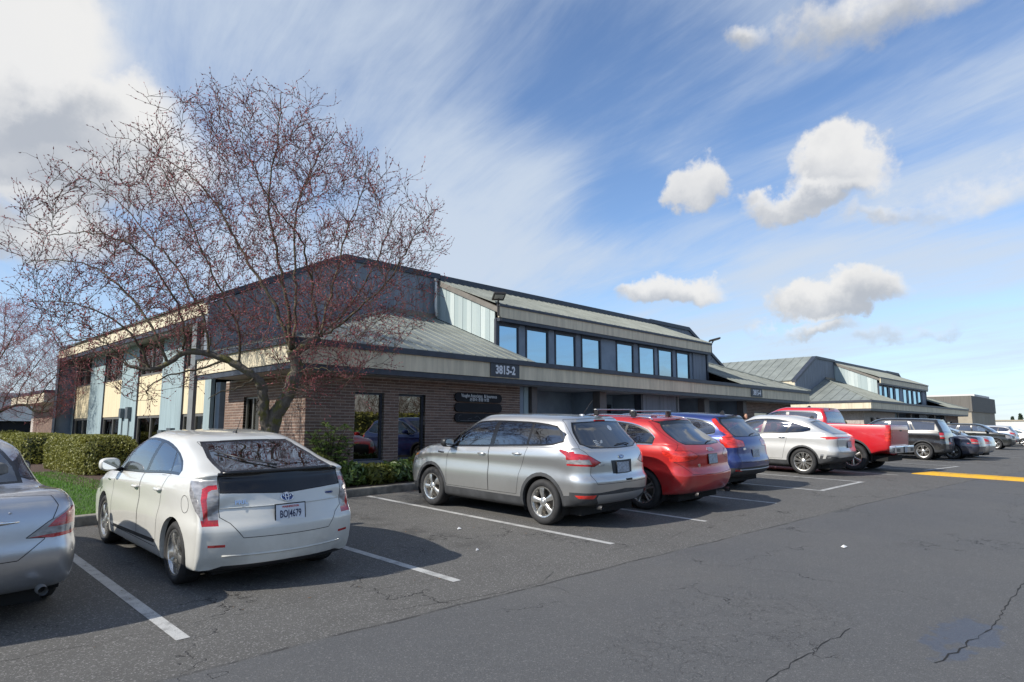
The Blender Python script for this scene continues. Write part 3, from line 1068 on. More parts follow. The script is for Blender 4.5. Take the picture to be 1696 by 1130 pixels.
# ------------------------------------------------------------------ car shapes
def rings_of(P):
    """P: rear / front: (z, l) for hoops 1..8 ; side: z of hoops 1..5 ; shoulder, belt, base: (l, z) lists ; W: half widths 1..8"""
    out = []
    L = P['L']
    rc, fc = P.get('rc', (0.24, 0.30)), P.get('fc', (0.5, 0.45))
    br, bf = P.get('br', 0.06), P.get('bf', 0.16)
    W = list(P['W'])
    if P['L'] < 5.5:
        W[4] -= .012
        W[5] += .005
    rr, ff = P['rear'], P['front']
    out.append(dict(lr=rr[0][1] + 0.1, lf=ff[0][1] - 0.1, W=0.0, z=[(0, P['side'][0] + 0.03), (L, P['side'][0] + 0.03)], sub=2))
    for k in range(8):
        zr, lr = rr[k]
        zf, lf = ff[k]
        if k < 5:
            zs = P['side'][k]
            z = [(lr, zr), (lr + 0.16, zr * 0.9 + zs * 0.1), (lr + 0.8, zs), (lf - 0.95, zs), (lf - 0.25, zf * 0.9 + zs * 0.1), (lf, zf)]
        else:
            mid = [P['shoulder'], P['belt'], P['base']][k - 5]
            z = [(lr, zr)] + [p for p in mid if lr + 0.05 < p[0] < lf - 0.05] + [(lf, zf)]
        d = dict(lr=lr, lf=lf, W=W[k], z=z, rc=rc, fc=fc, br=br, bf=bf)
        if 1 <= k <= 4 and 'rc_low' in P:
            d.update(rc=P['rc_low'], br=P['br_low'])
        if k >= 6:
            d['fc'] = (fc[0] * 0.8, fc[1] * 0.9)
        if k == 7:
            d.update(rc=P.get('grc', (0.16, 0.2)), fc=P.get('gfc', (0.4, 0.32)), bf=P.get('gbf', 0.20), br=P.get('gbr', 0.05))
            # bonnet hoop(s) between the belt and the windscreen base, boot hoop for saloons
            zb, lb = ff[6]
            zrb, lrb = rr[6]
            for t, bul in ((0.35, P.get('hood_bulge', 0.03)), (0.75, P.get('hood_bulge', 0.03) * 0.7)):
                l1 = lb + (lf - lb) * t
                z1 = zb + (zf - zb) * t + bul
                l2 = lrb + (lr - lrb) * t
                z2 = zrb + (zr - zrb) * t + P.get('boot_bulge', 0.0) * (1 if t < .5 else .7)
                m2 = [(p[0], p[1] + (0.012 if t < .5 else 0.02)) for p in P['belt'] if l2 + 0.1 < p[0] < l1 - 0.1]
                out.append(dict(lr=l2, lf=l1, W=W[6] + (W[7] - W[6]) * t, z=[(l2, z2)] + m2 + [(l1, z1)], rc=rc if t < .5 else P.get('grc', (0.16, 0.2)), fc=(0.4, 0.4), br=br, bf=bf + (d['bf'] - bf) * t, sub=4))
        out.append(d)
    for g in P['gh']:                        # (W, [(l,z)...], lr, lf)
        out.append(dict(lr=g[2], lf=g[3], W=g[0], z=g[1], rc=P.get('grc', (0.16, 0.2)), fc=P.get('gfc', (0.4, 0.32)), br=P.get('gbr', 0.05) * 0.9, bf=P.get('gbf', 0.2) * 0.8, tp=P.get('gtaper', P['taper'])))
    return out


def spec(**P):
    P['rings'] = rings_of(P)
    return P


def rect(w0, w1, z0, z1):
    return [(w0, z0), (w1, z0), (w1, z1), (w0, z1)]


PRIUS = spec(
    L=4.46, hw=0.872, gc=0.17, axR=0.86, wb=2.70, R=0.312, tw=0.215, rim=0.222, wheel='five', wrot=36, wheel_in=0.035, arch_gap=0.045,
    taper=[(0, .91), (0.9, .995), (2.0, 1.0), (3.2, 1.0), (4.46, .90)], gtaper=[(0, .84), (1.0, .94), (2.2, 1.0), (3.6, .97)],
    rear=[(.20, .20), (.225, .08), (.36, .025), (.58, .0), (.70, .045), (.89, .15), (1.04, .215), (1.115, .235)],
    front=[(.20, 4.22), (.22, 4.36), (.36, 4.44), (.54, 4.46), (.66, 4.40), (.72, 4.28), (.76, 4.12), (.99, 3.56)],
    side=[.18, .21, .36, .58, .76], W=[.76, .845, .866, .872, .866, .852, .826, .806],
    shoulder=[(.5, .92), (1.2, .91), (2.4, .875), (3.4, .83), (4.0, .77)],
    belt=[(.5, 1.06), (1.0, 1.04), (1.8, 1.0), (2.6, .955), (3.3, .915), (3.9, .83)],
    base=[(.5, 1.10), (1.0, 1.065), (1.8, 1.025), (2.6, .985), (3.2, .96)],
    gh=[(.755, [(.5, 1.20), (1.2, 1.20), (2.4, 1.20), (3.3, 1.17)], .56, 3.22),
        (.67, [(.9, 1.30), (1.5, 1.36), (2.3, 1.38), (3.0, 1.31)], .93, 2.88),
        (.585, [(1.1, 1.375), (1.6, 1.435), (2.3, 1.455), (2.8, 1.40)], 1.22, 2.66),
        (.40, [(1.1, 1.40), (1.6, 1.465), (2.3, 1.485), (2.8, 1.42)], 1.27, 2.60),
        (.0, [(1.1, 1.405), (1.6, 1.473), (2.3, 1.493), (2.8, 1.43)], 1.28, 2.58)],
    rc=(.36, .32), br=.13, grc=(.20, .18), gbr=.10, hood_bulge=.05, rc_low=(.07, .05), br_low=.25,
    dlo=dict(low=[(.9, 1.085), (1.3, 1.075), (2.0, 1.03), (2.6, 1.0), (3.3, .965)], up=[(.9, 1.10), (1.1, 1.20), (1.4, 1.305), (1.8, 1.372), (2.2, 1.392), (2.5, 1.37), (2.8, 1.28), (3.05, 1.14), (3.3, .97)],
             rear=.92, front=3.27, pillars=[(1.22, 1.36, .045), (1.98, 1.90, .10), (2.86, 2.74, .045)], mat='glass'),
    doors=[('rear_door', [(1.26, .93), (1.16, 1.075), (2.02, 1.03), (2.03, .30), (1.36, .30), (1.34, .62)]), ('front_door', [(2.04, .30), (2.04, 1.03), (3.0, .985), (3.12, .80), (3.12, .30)])],
    hatch=[(-.01, .52), (.45, .52), (.56, .66), (.645, .72), (.65, .95), (.64, 1.12), (.52, 1.16), (.52, 1.39), (-.01, 1.40)], hatch_lmax=1.27, bumper_z=.66,
    rear_glass=dict(outer=[(-.01, 1.128), (.60, 1.128), (.575, 1.25), (.49, 1.392), (-.01, 1.398)], inner=[(-.01, 1.142), (.55, 1.142), (.53, 1.25), (.45, 1.372), (-.01, 1.382)], mat='glass', lmin=.18, lmax=1.35),
    windshield=[(-.01, 1.0), (.66, 1.0), (.60, 1.2), (.50, 1.38), (-.01, 1.40)], ws_lmin=2.3,
    patches=[
        ('lower_glass', 'trim', [('rear', [(-.01, .905), (.64, .945), (.635, 1.13), (-.01, 1.13)], None, .6)]),
        ('tail_light', 'clear', [('rear', [(.655, .655), (.79, .655), (.80, .72), (.84, .84), (.90, .93), (.90, 1.05), (.645, 1.06)], None, .75), ('side', [(-.1, .88), (.30, .88), (.38, .97), (.38, 1.02), (.32, 1.05), (-.1, 1.05)], None, .6)]),
        ('tail_light_inner', 'red', [('rear', [(.655, .64), (.79, .64), (.795, .695), (.655, .695)], None, .75),
                                     ('rear', [(.735, .69), (.772, .69), (.785, .88), (.765, .985), (.72, 1.015), (.655, 1.02), (.655, .98), (.70, .975), (.73, .955), (.745, .88)], None, .75)]),
        ('reflector', 'red', [('rear', rect(.60, .74, .44, .465), None, .4)]),
        ('lower_valance', 'black', [('rear', [(-.01, .15), (.9, .15), (.9, .215), (.70, .22), (.60, .255), (-.01, .265)], None, .5)]),
        ('rocker_trim', 'black', [('side', [(1.38, .37), (3.0, .33), (3.0, .30), (1.40, .335)])]),
        ('headlight', 'clear', [('side', [(3.78, .70), (4.2, .62), (4.35, .66), (4.1, .80), (3.75, .86)], 3.6), ('front', [(.45, .58), (.9, .62), (.9, .78), (.6, .72)], 3.6)]),
        ('front_grille', 'black', [('front', [(-.01, .26), (.62, .28), (.58, .40), (-.01, .40)], 4.0)]),
        ('fuel_flap', 'paint', [('side', circle(.60, .82, .085, n=18), .4, .8)]),
    ],
    cab=(.9, 3.3), seats=(2.05, 1.2), dash=3.1, seat='seat_grey', seat_h=.46, mirror=(3.02, 1.03), handles=[(2.17, .86), (1.36, .90)])

ESCAPE = spec(
    L=4.52, hw=0.918, gc=0.20, axR=0.93, wb=2.69, R=0.345, tw=0.235, rim=0.228, wheel='five', wrot=10, wheel_in=0.035, arch_gap=0.05, arch_band=.055,
    taper=[(0, .91), (0.9, .995), (2.0, 1.0), (3.2, 1.0), (4.52, .90)], gtaper=[(0, .90), (1.0, .97), (2.2, 1.0), (3.6, .96)],
    rear=[(.33, .24), (.36, .12), (.50, .02), (.68, .0), (.80, .05), (.98, .07), (1.13, .13), (1.20, .20)],
    front=[(.24, 4.28), (.27, 4.40), (.42, 4.49), (.62, 4.52), (.78, 4.48), (.88, 4.38), (.94, 4.22), (1.14, 3.52)],
    side=[.22, .27, .42, .66, .88], W=[.79, .875, .905, .918, .912, .905, .882, .862],
    shoulder=[(.5, 1.03), (1.2, 1.02), (2.4, .99), (3.4, .955), (4.0, .92)],
    belt=[(.5, 1.165), (1.0, 1.155), (1.8, 1.12), (2.6, 1.085), (3.3, 1.06), (3.9, 1.0)],
    base=[(.5, 1.20), (1.0, 1.18), (1.8, 1.145), (2.6, 1.11), (3.2, 1.09)],
    gh=[(.825, [(.2, 1.34), (1.2, 1.34), (2.4, 1.33), (3.3, 1.31)], .33, 3.16),
        (.755, [(.4, 1.50), (1.5, 1.53), (2.3, 1.53), (3.0, 1.46)], .46, 2.82),
        (.66, [(.4, 1.595), (.9, 1.625), (1.6, 1.645), (2.3, 1.635), (2.8, 1.57)], .50, 2.60),
        (.45, [(.4, 1.625), (.9, 1.655), (1.6, 1.67), (2.3, 1.66), (2.8, 1.59)], .50, 2.53),
        (.0, [(.4, 1.635), (.9, 1.665), (1.6, 1.682), (2.3, 1.67), (2.8, 1.60)], .48, 2.50)],
    rc=(.42, .32), br=.14, grc=(.28, .22), gbr=.12, hood_bulge=.05,
    dlo=dict(low=[(.5, 1.29), (.8, 1.215), (1.3, 1.185), (2.0, 1.15), (2.6, 1.12), (3.3, 1.095)], up=[(.5, 1.31), (.62, 1.44), (.8, 1.50), (1.4, 1.545), (2.0, 1.55), (2.4, 1.53), (2.75, 1.42), (3.05, 1.25), (3.3, 1.10)],
             rear=.55, front=3.25, pillars=[(1.27, 1.22, .05), (2.07, 1.99, .10), (2.93, 2.84, .04)], mats={0: 'glass_dark', 1: 'glass_dark', 2: 'glass', 3: 'glass'}),
    doors=[('rear_door', [(1.30, .98), (1.24, 1.16), (2.10, 1.13), (2.10, .42), (1.46, .42), (1.40, .74)]), ('front_door', [(2.11, .42), (2.11, 1.13), (3.05, 1.09), (3.17, .9), (3.17, .42)])],
    clad=[('side', [(-.2, .20), (4.7, .20), (4.7, .40), (3.2, .40), (1.4, .385), (.3, .50), (-.2, .52)]), ('rear', [(-.01, .20), (1, .20), (1, .545), (.55, .535), (-.01, .57)], None, .5)],
    hatch=[(-.01, .66), (.62, .66), (.70, .80), (.66, 1.05), (.76, 1.18), (.66, 1.60), (-.01, 1.62)], hatch_lmax=.7, bumper_z=.64,
    rear_glass=dict(outer=[(-.01, 1.165), (.55, 1.175), (.72, 1.235), (.68, 1.40), (.61, 1.555), (-.01, 1.575)], inner=[(-.01, 1.18), (.54, 1.19), (.69, 1.245), (.65, 1.40), (.59, 1.54), (-.01, 1.56)], mat='glass_dark', lmax=.8),
    windshield=[(-.01, 1.15), (.72, 1.15), (.66, 1.35), (.56, 1.54), (-.01, 1.57)], ws_lmin=2.3,
    patches=[
        ('tail_light', 'red', [('rear', [(.48, .97), (.62, .915), (.95, .93), (.95, 1.13), (.70, 1.085)], None, .9), ('side', [(-.1, .91), (.18, .935), (.32, 1.0), (.60, 1.135), (.58, 1.155), (.25, 1.125), (-.1, 1.09)], None, .7)]),
        ('tail_light_inner', 'clear', [('rear', [(.66, .945), (.93, .955), (.93, 1.01), (.70, 1.02)], None, .9), ('side', [(-.1, .945), (.17, .96), (.28, 1.01), (.20, 1.05), (-.1, 1.03)], None, .5)]),
        ('reflector', 'redb', [('rear', [(.62, .505), (.86, .50), (.83, .455), (.66, .45)], None, .5), ('side', [(-.1, .455), (.22, .465), (.24, .50), (-.1, .505)], None, .4)]),
        ('bumper_insert', 'satin', [('rear', [(-.01, .33), (.46, .33), (.60, .45), (.58, .50), (-.01, .50)], None, .4)]),
        ('plate_recess', 'clad', [('rear', [(-.01, .80), (.24, .80), (.26, .99), (-.01, .985)], None, .3)]),
        ('headlight', 'clear', [('side', [(3.80, .93), (4.2, .82), (4.42, .80), (4.3, .93), (3.78, 1.03)], 3.6), ('front', [(.48, .76), (.9, .80), (.9, .98), (.6, .88)], 3.6)]),
        ('amber_lamp', 'amber', [('side', [(4.02, .90), (4.26, .84), (4.22, .90), (3.98, .96)], 3.6)]),
        ('front_grille', 'black', [('front', [(-.01, .36), (.60, .38), (.58, .72), (-.01, .74)], 4.0)]),
        ('fender_vent', 'black', [('side', [(3.24, .985), (3.42, .995), (3.42, .965), (3.25, .955)])]),
    ],
    cab=(.6, 3.3), seats=(2.05, 1.2), dash=3.1, seat_h=.62, mirror=(3.02, 1.14), handles=[(2.26, 1.01), (1.45, 1.05)], mirror_mat=CM['black'], chrome_handles=False)

Q5 = spec(
    L=4.63, hw=0.94, gc=0.20, axR=0.94, wb=2.81, R=0.36, tw=0.235, rim=0.245, wheel='ten', wrot=5, wheel_in=0.03, arch_gap=0.045,
    taper=[(0, .93), (0.9, 1.0), (3.3, 1.0), (4.63, .88)], gtaper=[(0, .86), (1.0, .95), (2.2, 1.0), (3.7, .96)],
    rear=[(.30, .26), (.33, .14), (.46, .04), (.62, .0), (.78, .05), (.98, .06), (1.12, .16), (1.18, .23)],
    front=[(.22, 4.36), (.25, 4.50), (.42, 4.60), (.62, 4.63), (.78, 4.59), (.88, 4.48), (.94, 4.30), (1.10, 3.58)],
    side=[.22, .26, .44, .68, .88], W=[.79, .89, .92, .94, .932, .915, .885, .862],
    shoulder=[(.5, 1.0), (1.2, 1.0), (2.4, .975), (3.4, .945), (4.0, .91)],
    belt=[(.5, 1.13), (1.0, 1.12), (1.8, 1.09), (2.6, 1.065), (3.3, 1.045), (3.9, .99)],
    base=[(.5, 1.165), (1.0, 1.145), (1.8, 1.115), (2.6, 1.09), (3.2, 1.075)],
    gh=[(.80, [(.2, 1.30), (1.2, 1.31), (2.4, 1.31), (3.3, 1.28)], .45, 3.22),
        (.73, [(.5, 1.44), (1.5, 1.49), (2.3, 1.50), (3.0, 1.43)], .66, 2.88),
        (.63, [(.6, 1.54), (.9, 1.565), (1.6, 1.60), (2.3, 1.60), (2.8, 1.54)], .72, 2.64),
        (.45, [(.6, 1.57), (.9, 1.60), (1.6, 1.635), (2.3, 1.63), (2.8, 1.56)], .72, 2.58),
        (.0, [(.6, 1.58), (.9, 1.61), (1.6, 1.65), (2.3, 1.645), (2.8, 1.57)], .70, 2.55)],
    rc=(.36, .30), br=.12, grc=(.26, .22), gbr=.12, hood_bulge=.05,
    dlo=dict(low=[(.7, 1.165), (1.3, 1.155), (2.0, 1.12), (2.6, 1.10), (3.3, 1.08)], up=[(.7, 1.19), (.80, 1.30), (1.0, 1.41), (1.4, 1.495), (2.0, 1.525), (2.4, 1.50), (2.75, 1.40), (3.05, 1.25), (3.3, 1.09)],
             rear=.74, front=3.27, pillars=[(1.40, 1.36, .05), (2.18, 2.12, .09)], mats={0: 'glass_dark', 1: 'glass_dark', 2: 'glass'}, chrome=True),
    doors=[('rear_door', [(1.42, .98), (1.34, 1.14), (2.18, 1.11), (2.18, .38), (1.56, .38), (1.50, .72)]), ('front_door', [(2.19, .38), (2.19, 1.11), (3.15, 1.08), (3.25, .9), (3.25, .38)])],
    hatch=[(-.01, .64), (.66, .66), (.90, .88), (.86, 1.05), (.74, 1.16), (.64, 1.54), (-.01, 1.57)], hatch_lmax=.95, bumper_z=.62,
    rear_glass=dict(outer=[(-.01, 1.135), (.60, 1.15), (.68, 1.20), (.63, 1.36), (.56, 1.50), (-.01, 1.52)], inner=[(-.01, 1.15), (.58, 1.165), (.65, 1.21), (.61, 1.36), (.54, 1.48), (-.01, 1.50)], mat='glass_dark', lmax=.95),
    windshield=[(-.01, 1.12), (.72, 1.12), (.66, 1.32), (.55, 1.51), (-.01, 1.54)], ws_lmin=2.3,
    patches=[
        ('tail_light', 'redb', [('rear', [(.42, .96), (.55, .90), (.90, .86), (.95, .95), (.95, 1.06), (.60, 1.05)], None, .9), ('side', [(-.1, .86), (.22, .875), (.50, .97), (.54, 1.045), (-.1, 1.05)], None, .7)]),
        ('spoiler', 'trim', [('rear', [(-.01, 1.515), (.56, 1.50), (.62, 1.545), (-.01, 1.56)], None, .9)]),
        ('lower_valance', 'clad', [('rear', rect(-.01, .5, .25, .34), None, .5)]),
        ('headlight', 'clear', [('side', [(3.95, .92), (4.3, .80), (4.5, .80), (4.3, .94)], 3.6), ('front', [(.5, .72), (.9, .76), (.9, .92), (.55, .86)], 3.6)]),
        ('front_grille', 'black', [('front', [(-.01, .36), (.42, .38), (.46, .80), (-.01, .84)], 4.0)]),
    ],
    cab=(.8, 3.4), seats=(2.12, 1.25), dash=3.15, seat_h=.62, mirror=(3.05, 1.13), handles=[(2.34, .99), (1.55, 1.02)])

CRV = spec(
    L=4.58, hw=0.925, gc=0.20, axR=0.92, wb=2.66, R=0.36, tw=0.235, rim=0.235, wheel='five_split', wrot=8, wheel_in=0.035, arch_gap=0.045, arch_band=.05,
    taper=[(0, .93), (0.9, 1.0), (3.2, 1.0), (4.58, .89)], gtaper=[(0, .88), (1.0, .96), (2.2, 1.0), (3.6, .96)],
    rear=[(.30, .24), (.34, .12), (.46, .02), (.62, .0), (.78, .05), (.98, .08), (1.10, .14), (1.17, .19)],
    front=[(.24, 4.32), (.27, 4.45), (.42, 4.55), (.62, 4.58), (.78, 4.54), (.90, 4.44), (.96, 4.28), (1.14, 3.55)],
    side=[.22, .27, .44, .68, .90], W=[.79, .88, .91, .925, .92, .91, .885, .865],
    shoulder=[(.5, 1.03), (1.2, 1.02), (2.4, .99), (3.4, .96), (4.0, .93)],
    belt=[(.5, 1.15), (1.0, 1.14), (1.8, 1.11), (2.6, 1.08), (3.3, 1.06), (3.9, 1.0)],
    base=[(.5, 1.18), (1.0, 1.165), (1.8, 1.135), (2.6, 1.105), (3.2, 1.09)],
    gh=[(.82, [(.2, 1.32), (1.2, 1.33), (2.4, 1.33), (3.3, 1.30)], .34, 3.18),
        (.75, [(.4, 1.48), (1.5, 1.52), (2.3, 1.52), (3.0, 1.45)], .52, 2.84),
        (.65, [(.4, 1.58), (.9, 1.61), (1.6, 1.635), (2.3, 1.63), (2.8, 1.56)], .56, 2.60),
        (.45, [(.4, 1.61), (.9, 1.645), (1.6, 1.67), (2.3, 1.66), (2.8, 1.585)], .55, 2.54),
        (.0, [(.4, 1.62), (.9, 1.655), (1.6, 1.682), (2.3, 1.67), (2.8, 1.59)], .52, 2.50)],
    rc=(.30, .26), br=.10, grc=(.20, .18), gbr=.08, hood_bulge=.05,
    dlo=dict(low=[(.55, 1.25), (.9, 1.19), (1.3, 1.175), (2.0, 1.14), (2.6, 1.115), (3.3, 1.09)], up=[(.55, 1.28), (.68, 1.42), (.9, 1.49), (1.4, 1.535), (2.0, 1.545), (2.4, 1.52), (2.75, 1.42), (3.05, 1.25), (3.3, 1.10)],
             rear=.60, front=3.25, pillars=[(1.30, 1.26, .05), (2.07, 2.0, .09), (2.93, 2.84, .04)], mats={0: 'glass', 1: 'glass_dark', 2: 'glass', 3: 'glass'}, chrome=True),
    doors=[('rear_door', [(1.32, .98), (1.26, 1.15), (2.10, 1.12), (2.10, .42), (1.48, .42), (1.42, .74)]), ('front_door', [(2.11, .42), (2.11, 1.12), (3.05, 1.09), (3.17, .9), (3.17, .42)])],
    clad=[('side', [(-.2, .20), (4.8, .20), (4.8, .40), (1.4, .38), (.3, .46), (-.2, .48)]), ('rear', [(-.01, .20), (1, .20), (1, .50), (-.01, .52)], None, .5)],
    hatch=[(-.01, .62), (.66, .62), (.72, .80), (.70, 1.05), (.72, 1.16), (.64, 1.58), (-.01, 1.60)], hatch_lmax=.75, bumper_z=.60,
    rear_glass=dict(outer=[(-.01, 1.16), (.60, 1.165), (.70, 1.22), (.66, 1.40), (.60, 1.55), (-.01, 1.57)], inner=[(-.01, 1.175), (.58, 1.18), (.63, 1.23), (.60, 1.40), (.56, 1.53), (-.01, 1.55)], mat='glass_dark', lmax=.8),
    windshield=[(-.01, 1.15), (.72, 1.15), (.66, 1.35), (.56, 1.53), (-.01, 1.56)], ws_lmin=2.3,
    patches=[
        ('tail_light', 'redb', [('rear', [(.42, .96), (.62, .94), (.95, .93), (.95, 1.12), (.80, 1.20), (.72, 1.52), (.64, 1.56), (.69, 1.22), (.66, 1.12), (.42, 1.08)], None, .9), ('side', [(-.1, .93), (.20, .95), (.42, 1.02), (.46, 1.10), (.36, 1.14), (.38, 1.3), (.52, 1.54), (.44, 1.56), (.24, 1.25), (.1, 1.1), (-.1, 1.10)], None, .7)]),
        ('reflector', 'red', [('rear', rect(.62, .80, .43, .47), None, .4)]),
        ('spoiler', 'trim', [('rear', [(-.01, 1.575), (.58, 1.555), (.62, 1.585), (-.01, 1.605)], None, .8)]),
        ('headlight', 'clear', [('side', [(3.85, .95), (4.2, .83), (4.5, .80), (4.35, .93), (3.82, 1.03)], 3.6), ('front', [(.44, .76), (.9, .78), (.9, .98), (.55, .88)], 3.6)]),
        ('front_grille', 'black', [('front', [(-.01, .40), (.60, .42), (.50, .86), (-.01, .88)], 4.0)]),
    ],
    cab=(.6, 3.3), seats=(2.05, 1.2), dash=3.1, seat_h=.62, mirror=(3.02, 1.14), handles=[(2.26, 1.0), (1.45, 1.03)])

VENZA = spec(
    L=4.74, hw=0.927, gc=0.20, axR=0.98, wb=2.69, R=0.365, tw=0.235, rim=0.255, wheel='multi', wrot=3, wheel_in=0.03, arch_gap=0.045, arch_band=.045,
    taper=[(0, .92), (0.9, 1.0), (3.3, 1.0), (4.74, .88)], gtaper=[(0, .80), (1.0, .93), (2.3, 1.0), (3.7, .96)],
    rear=[(.34, .26), (.38, .14), (.50, .05), (.66, .0), (.82, .04), (1.0, .03), (1.09, .10), (1.14, .20)],
    front=[(.24, 4.46), (.27, 4.60), (.42, 4.71), (.62, 4.74), (.76, 4.69), (.86, 4.58), (.92, 4.40), (1.10, 3.64)],
    side=[.22, .27, .44, .68, .90], W=[.79, .88, .91, .927, .92, .905, .88, .855],
    shoulder=[(.5, 1.0), (1.2, 1.0), (2.4, .97), (3.4, .94), (4.0, .90)],
    belt=[(.5, 1.12), (1.0, 1.12), (1.8, 1.09), (2.6, 1.06), (3.3, 1.04), (3.9, .98)],
    base=[(.5, 1.16), (1.0, 1.15), (1.8, 1.115), (2.6, 1.085), (3.2, 1.07)],
    gh=[(.79, [(.2, 1.26), (1.2, 1.30), (2.4, 1.31), (3.3, 1.27)], .50, 3.26),
        (.72, [(.5, 1.40), (1.5, 1.49), (2.3, 1.50), (3.0, 1.42)], .80, 2.92),
        (.62, [(.6, 1.47), (.9, 1.51), (1.6, 1.60), (2.3, 1.61), (2.8, 1.54)], .92, 2.68),
        (.43, [(.6, 1.50), (.9, 1.54), (1.6, 1.635), (2.3, 1.64), (2.8, 1.56)], .92, 2.62),
        (.0, [(.6, 1.51), (.9, 1.55), (1.6, 1.65), (2.3, 1.655), (2.8, 1.57)], .90, 2.58)],
    rc=(.34, .28), br=.12, grc=(.22, .2), gbr=.10, hood_bulge=.05,
    dlo=dict(low=[(.75, 1.25), (1.0, 1.19), (1.3, 1.165), (2.0, 1.125), (2.6, 1.095), (3.35, 1.075)], up=[(.75, 1.26), (1.0, 1.36), (1.4, 1.47), (2.0, 1.525), (2.4, 1.505), (2.75, 1.41), (3.05, 1.26), (3.35, 1.085)],
             rear=.80, front=3.3, pillars=[(1.45, 1.36, .05), (2.16, 2.08, .08)], mats={0: 'glass_dark', 1: 'glass_dark', 2: 'glass'}),
    doors=[('rear_door', [(1.42, .98), (1.38, 1.14), (2.17, 1.11), (2.17, .42), (1.55, .42), (1.48, .74)]), ('front_door', [(2.18, .42), (2.18, 1.11), (3.15, 1.08), (3.25, .9), (3.25, .42)])],
    clad=[('side', [(-.2, .20), (4.9, .20), (4.9, .40), (1.4, .38), (.3, .48), (-.2, .56)]), ('rear', [(-.01, .20), (1, .20), (1, .58), (.6, .50), (-.01, .52)], None, .5)],
    hatch=[(-.01, .62), (.62, .64), (.70, .90), (.68, 1.05), (.66, 1.16), (.58, 1.46), (-.01, 1.50)], hatch_lmax=.95, bumper_z=.62,
    rear_glass=dict(outer=[(-.01, 1.135), (.60, 1.14), (.64, 1.19), (.58, 1.36), (.53, 1.46), (-.01, 1.49)], inner=[(-.01, 1.15), (.58, 1.155), (.61, 1.2), (.56, 1.36), (.51, 1.44), (-.01, 1.47)], mat='glass_dark', lmax=1.1),
    windshield=[(-.01, 1.12), (.72, 1.12), (.66, 1.32), (.55, 1.51), (-.01, 1.54)], ws_lmin=2.3,
    patches=[
        ('tail_light', 'redb', [('rear', [(-.01, 1.035), (.60, 1.03), (.95, .99), (.95, 1.075), (.60, 1.075), (-.01, 1.065)], None, .9), ('side', [(-.1, .99), (.3, 1.02), (.66, 1.065), (.6, 1.075), (-.1, 1.075)], None, .8)]),
        ('bumper_insert', 'satin', [('side', [(-.1, .545), (.3, .49), (.34, .51), (-.1, .58)], None, .5), ('rear', [(.58, .50), (.95, .56), (.95, .60), (.58, .53)], None, .6)]),
        ('headlight', 'clear', [('side', [(4.0, .92), (4.35, .80), (4.6, .78), (4.45, .90)], 3.6), ('front', [(.44, .74), (.9, .76), (.9, .92), (.55, .84)], 3.6)]),
        ('front_grille', 'black', [('front', [(-.01, .34), (.60, .36), (.55, .62), (-.01, .64)], 4.0)]),
    ],
    cab=(.9, 3.4), seats=(2.12, 1.25), dash=3.2, seat_h=.60, mirror=(3.08, 1.12), handles=[(2.32, .99), (1.55, 1.02)], chrome_handles=True)

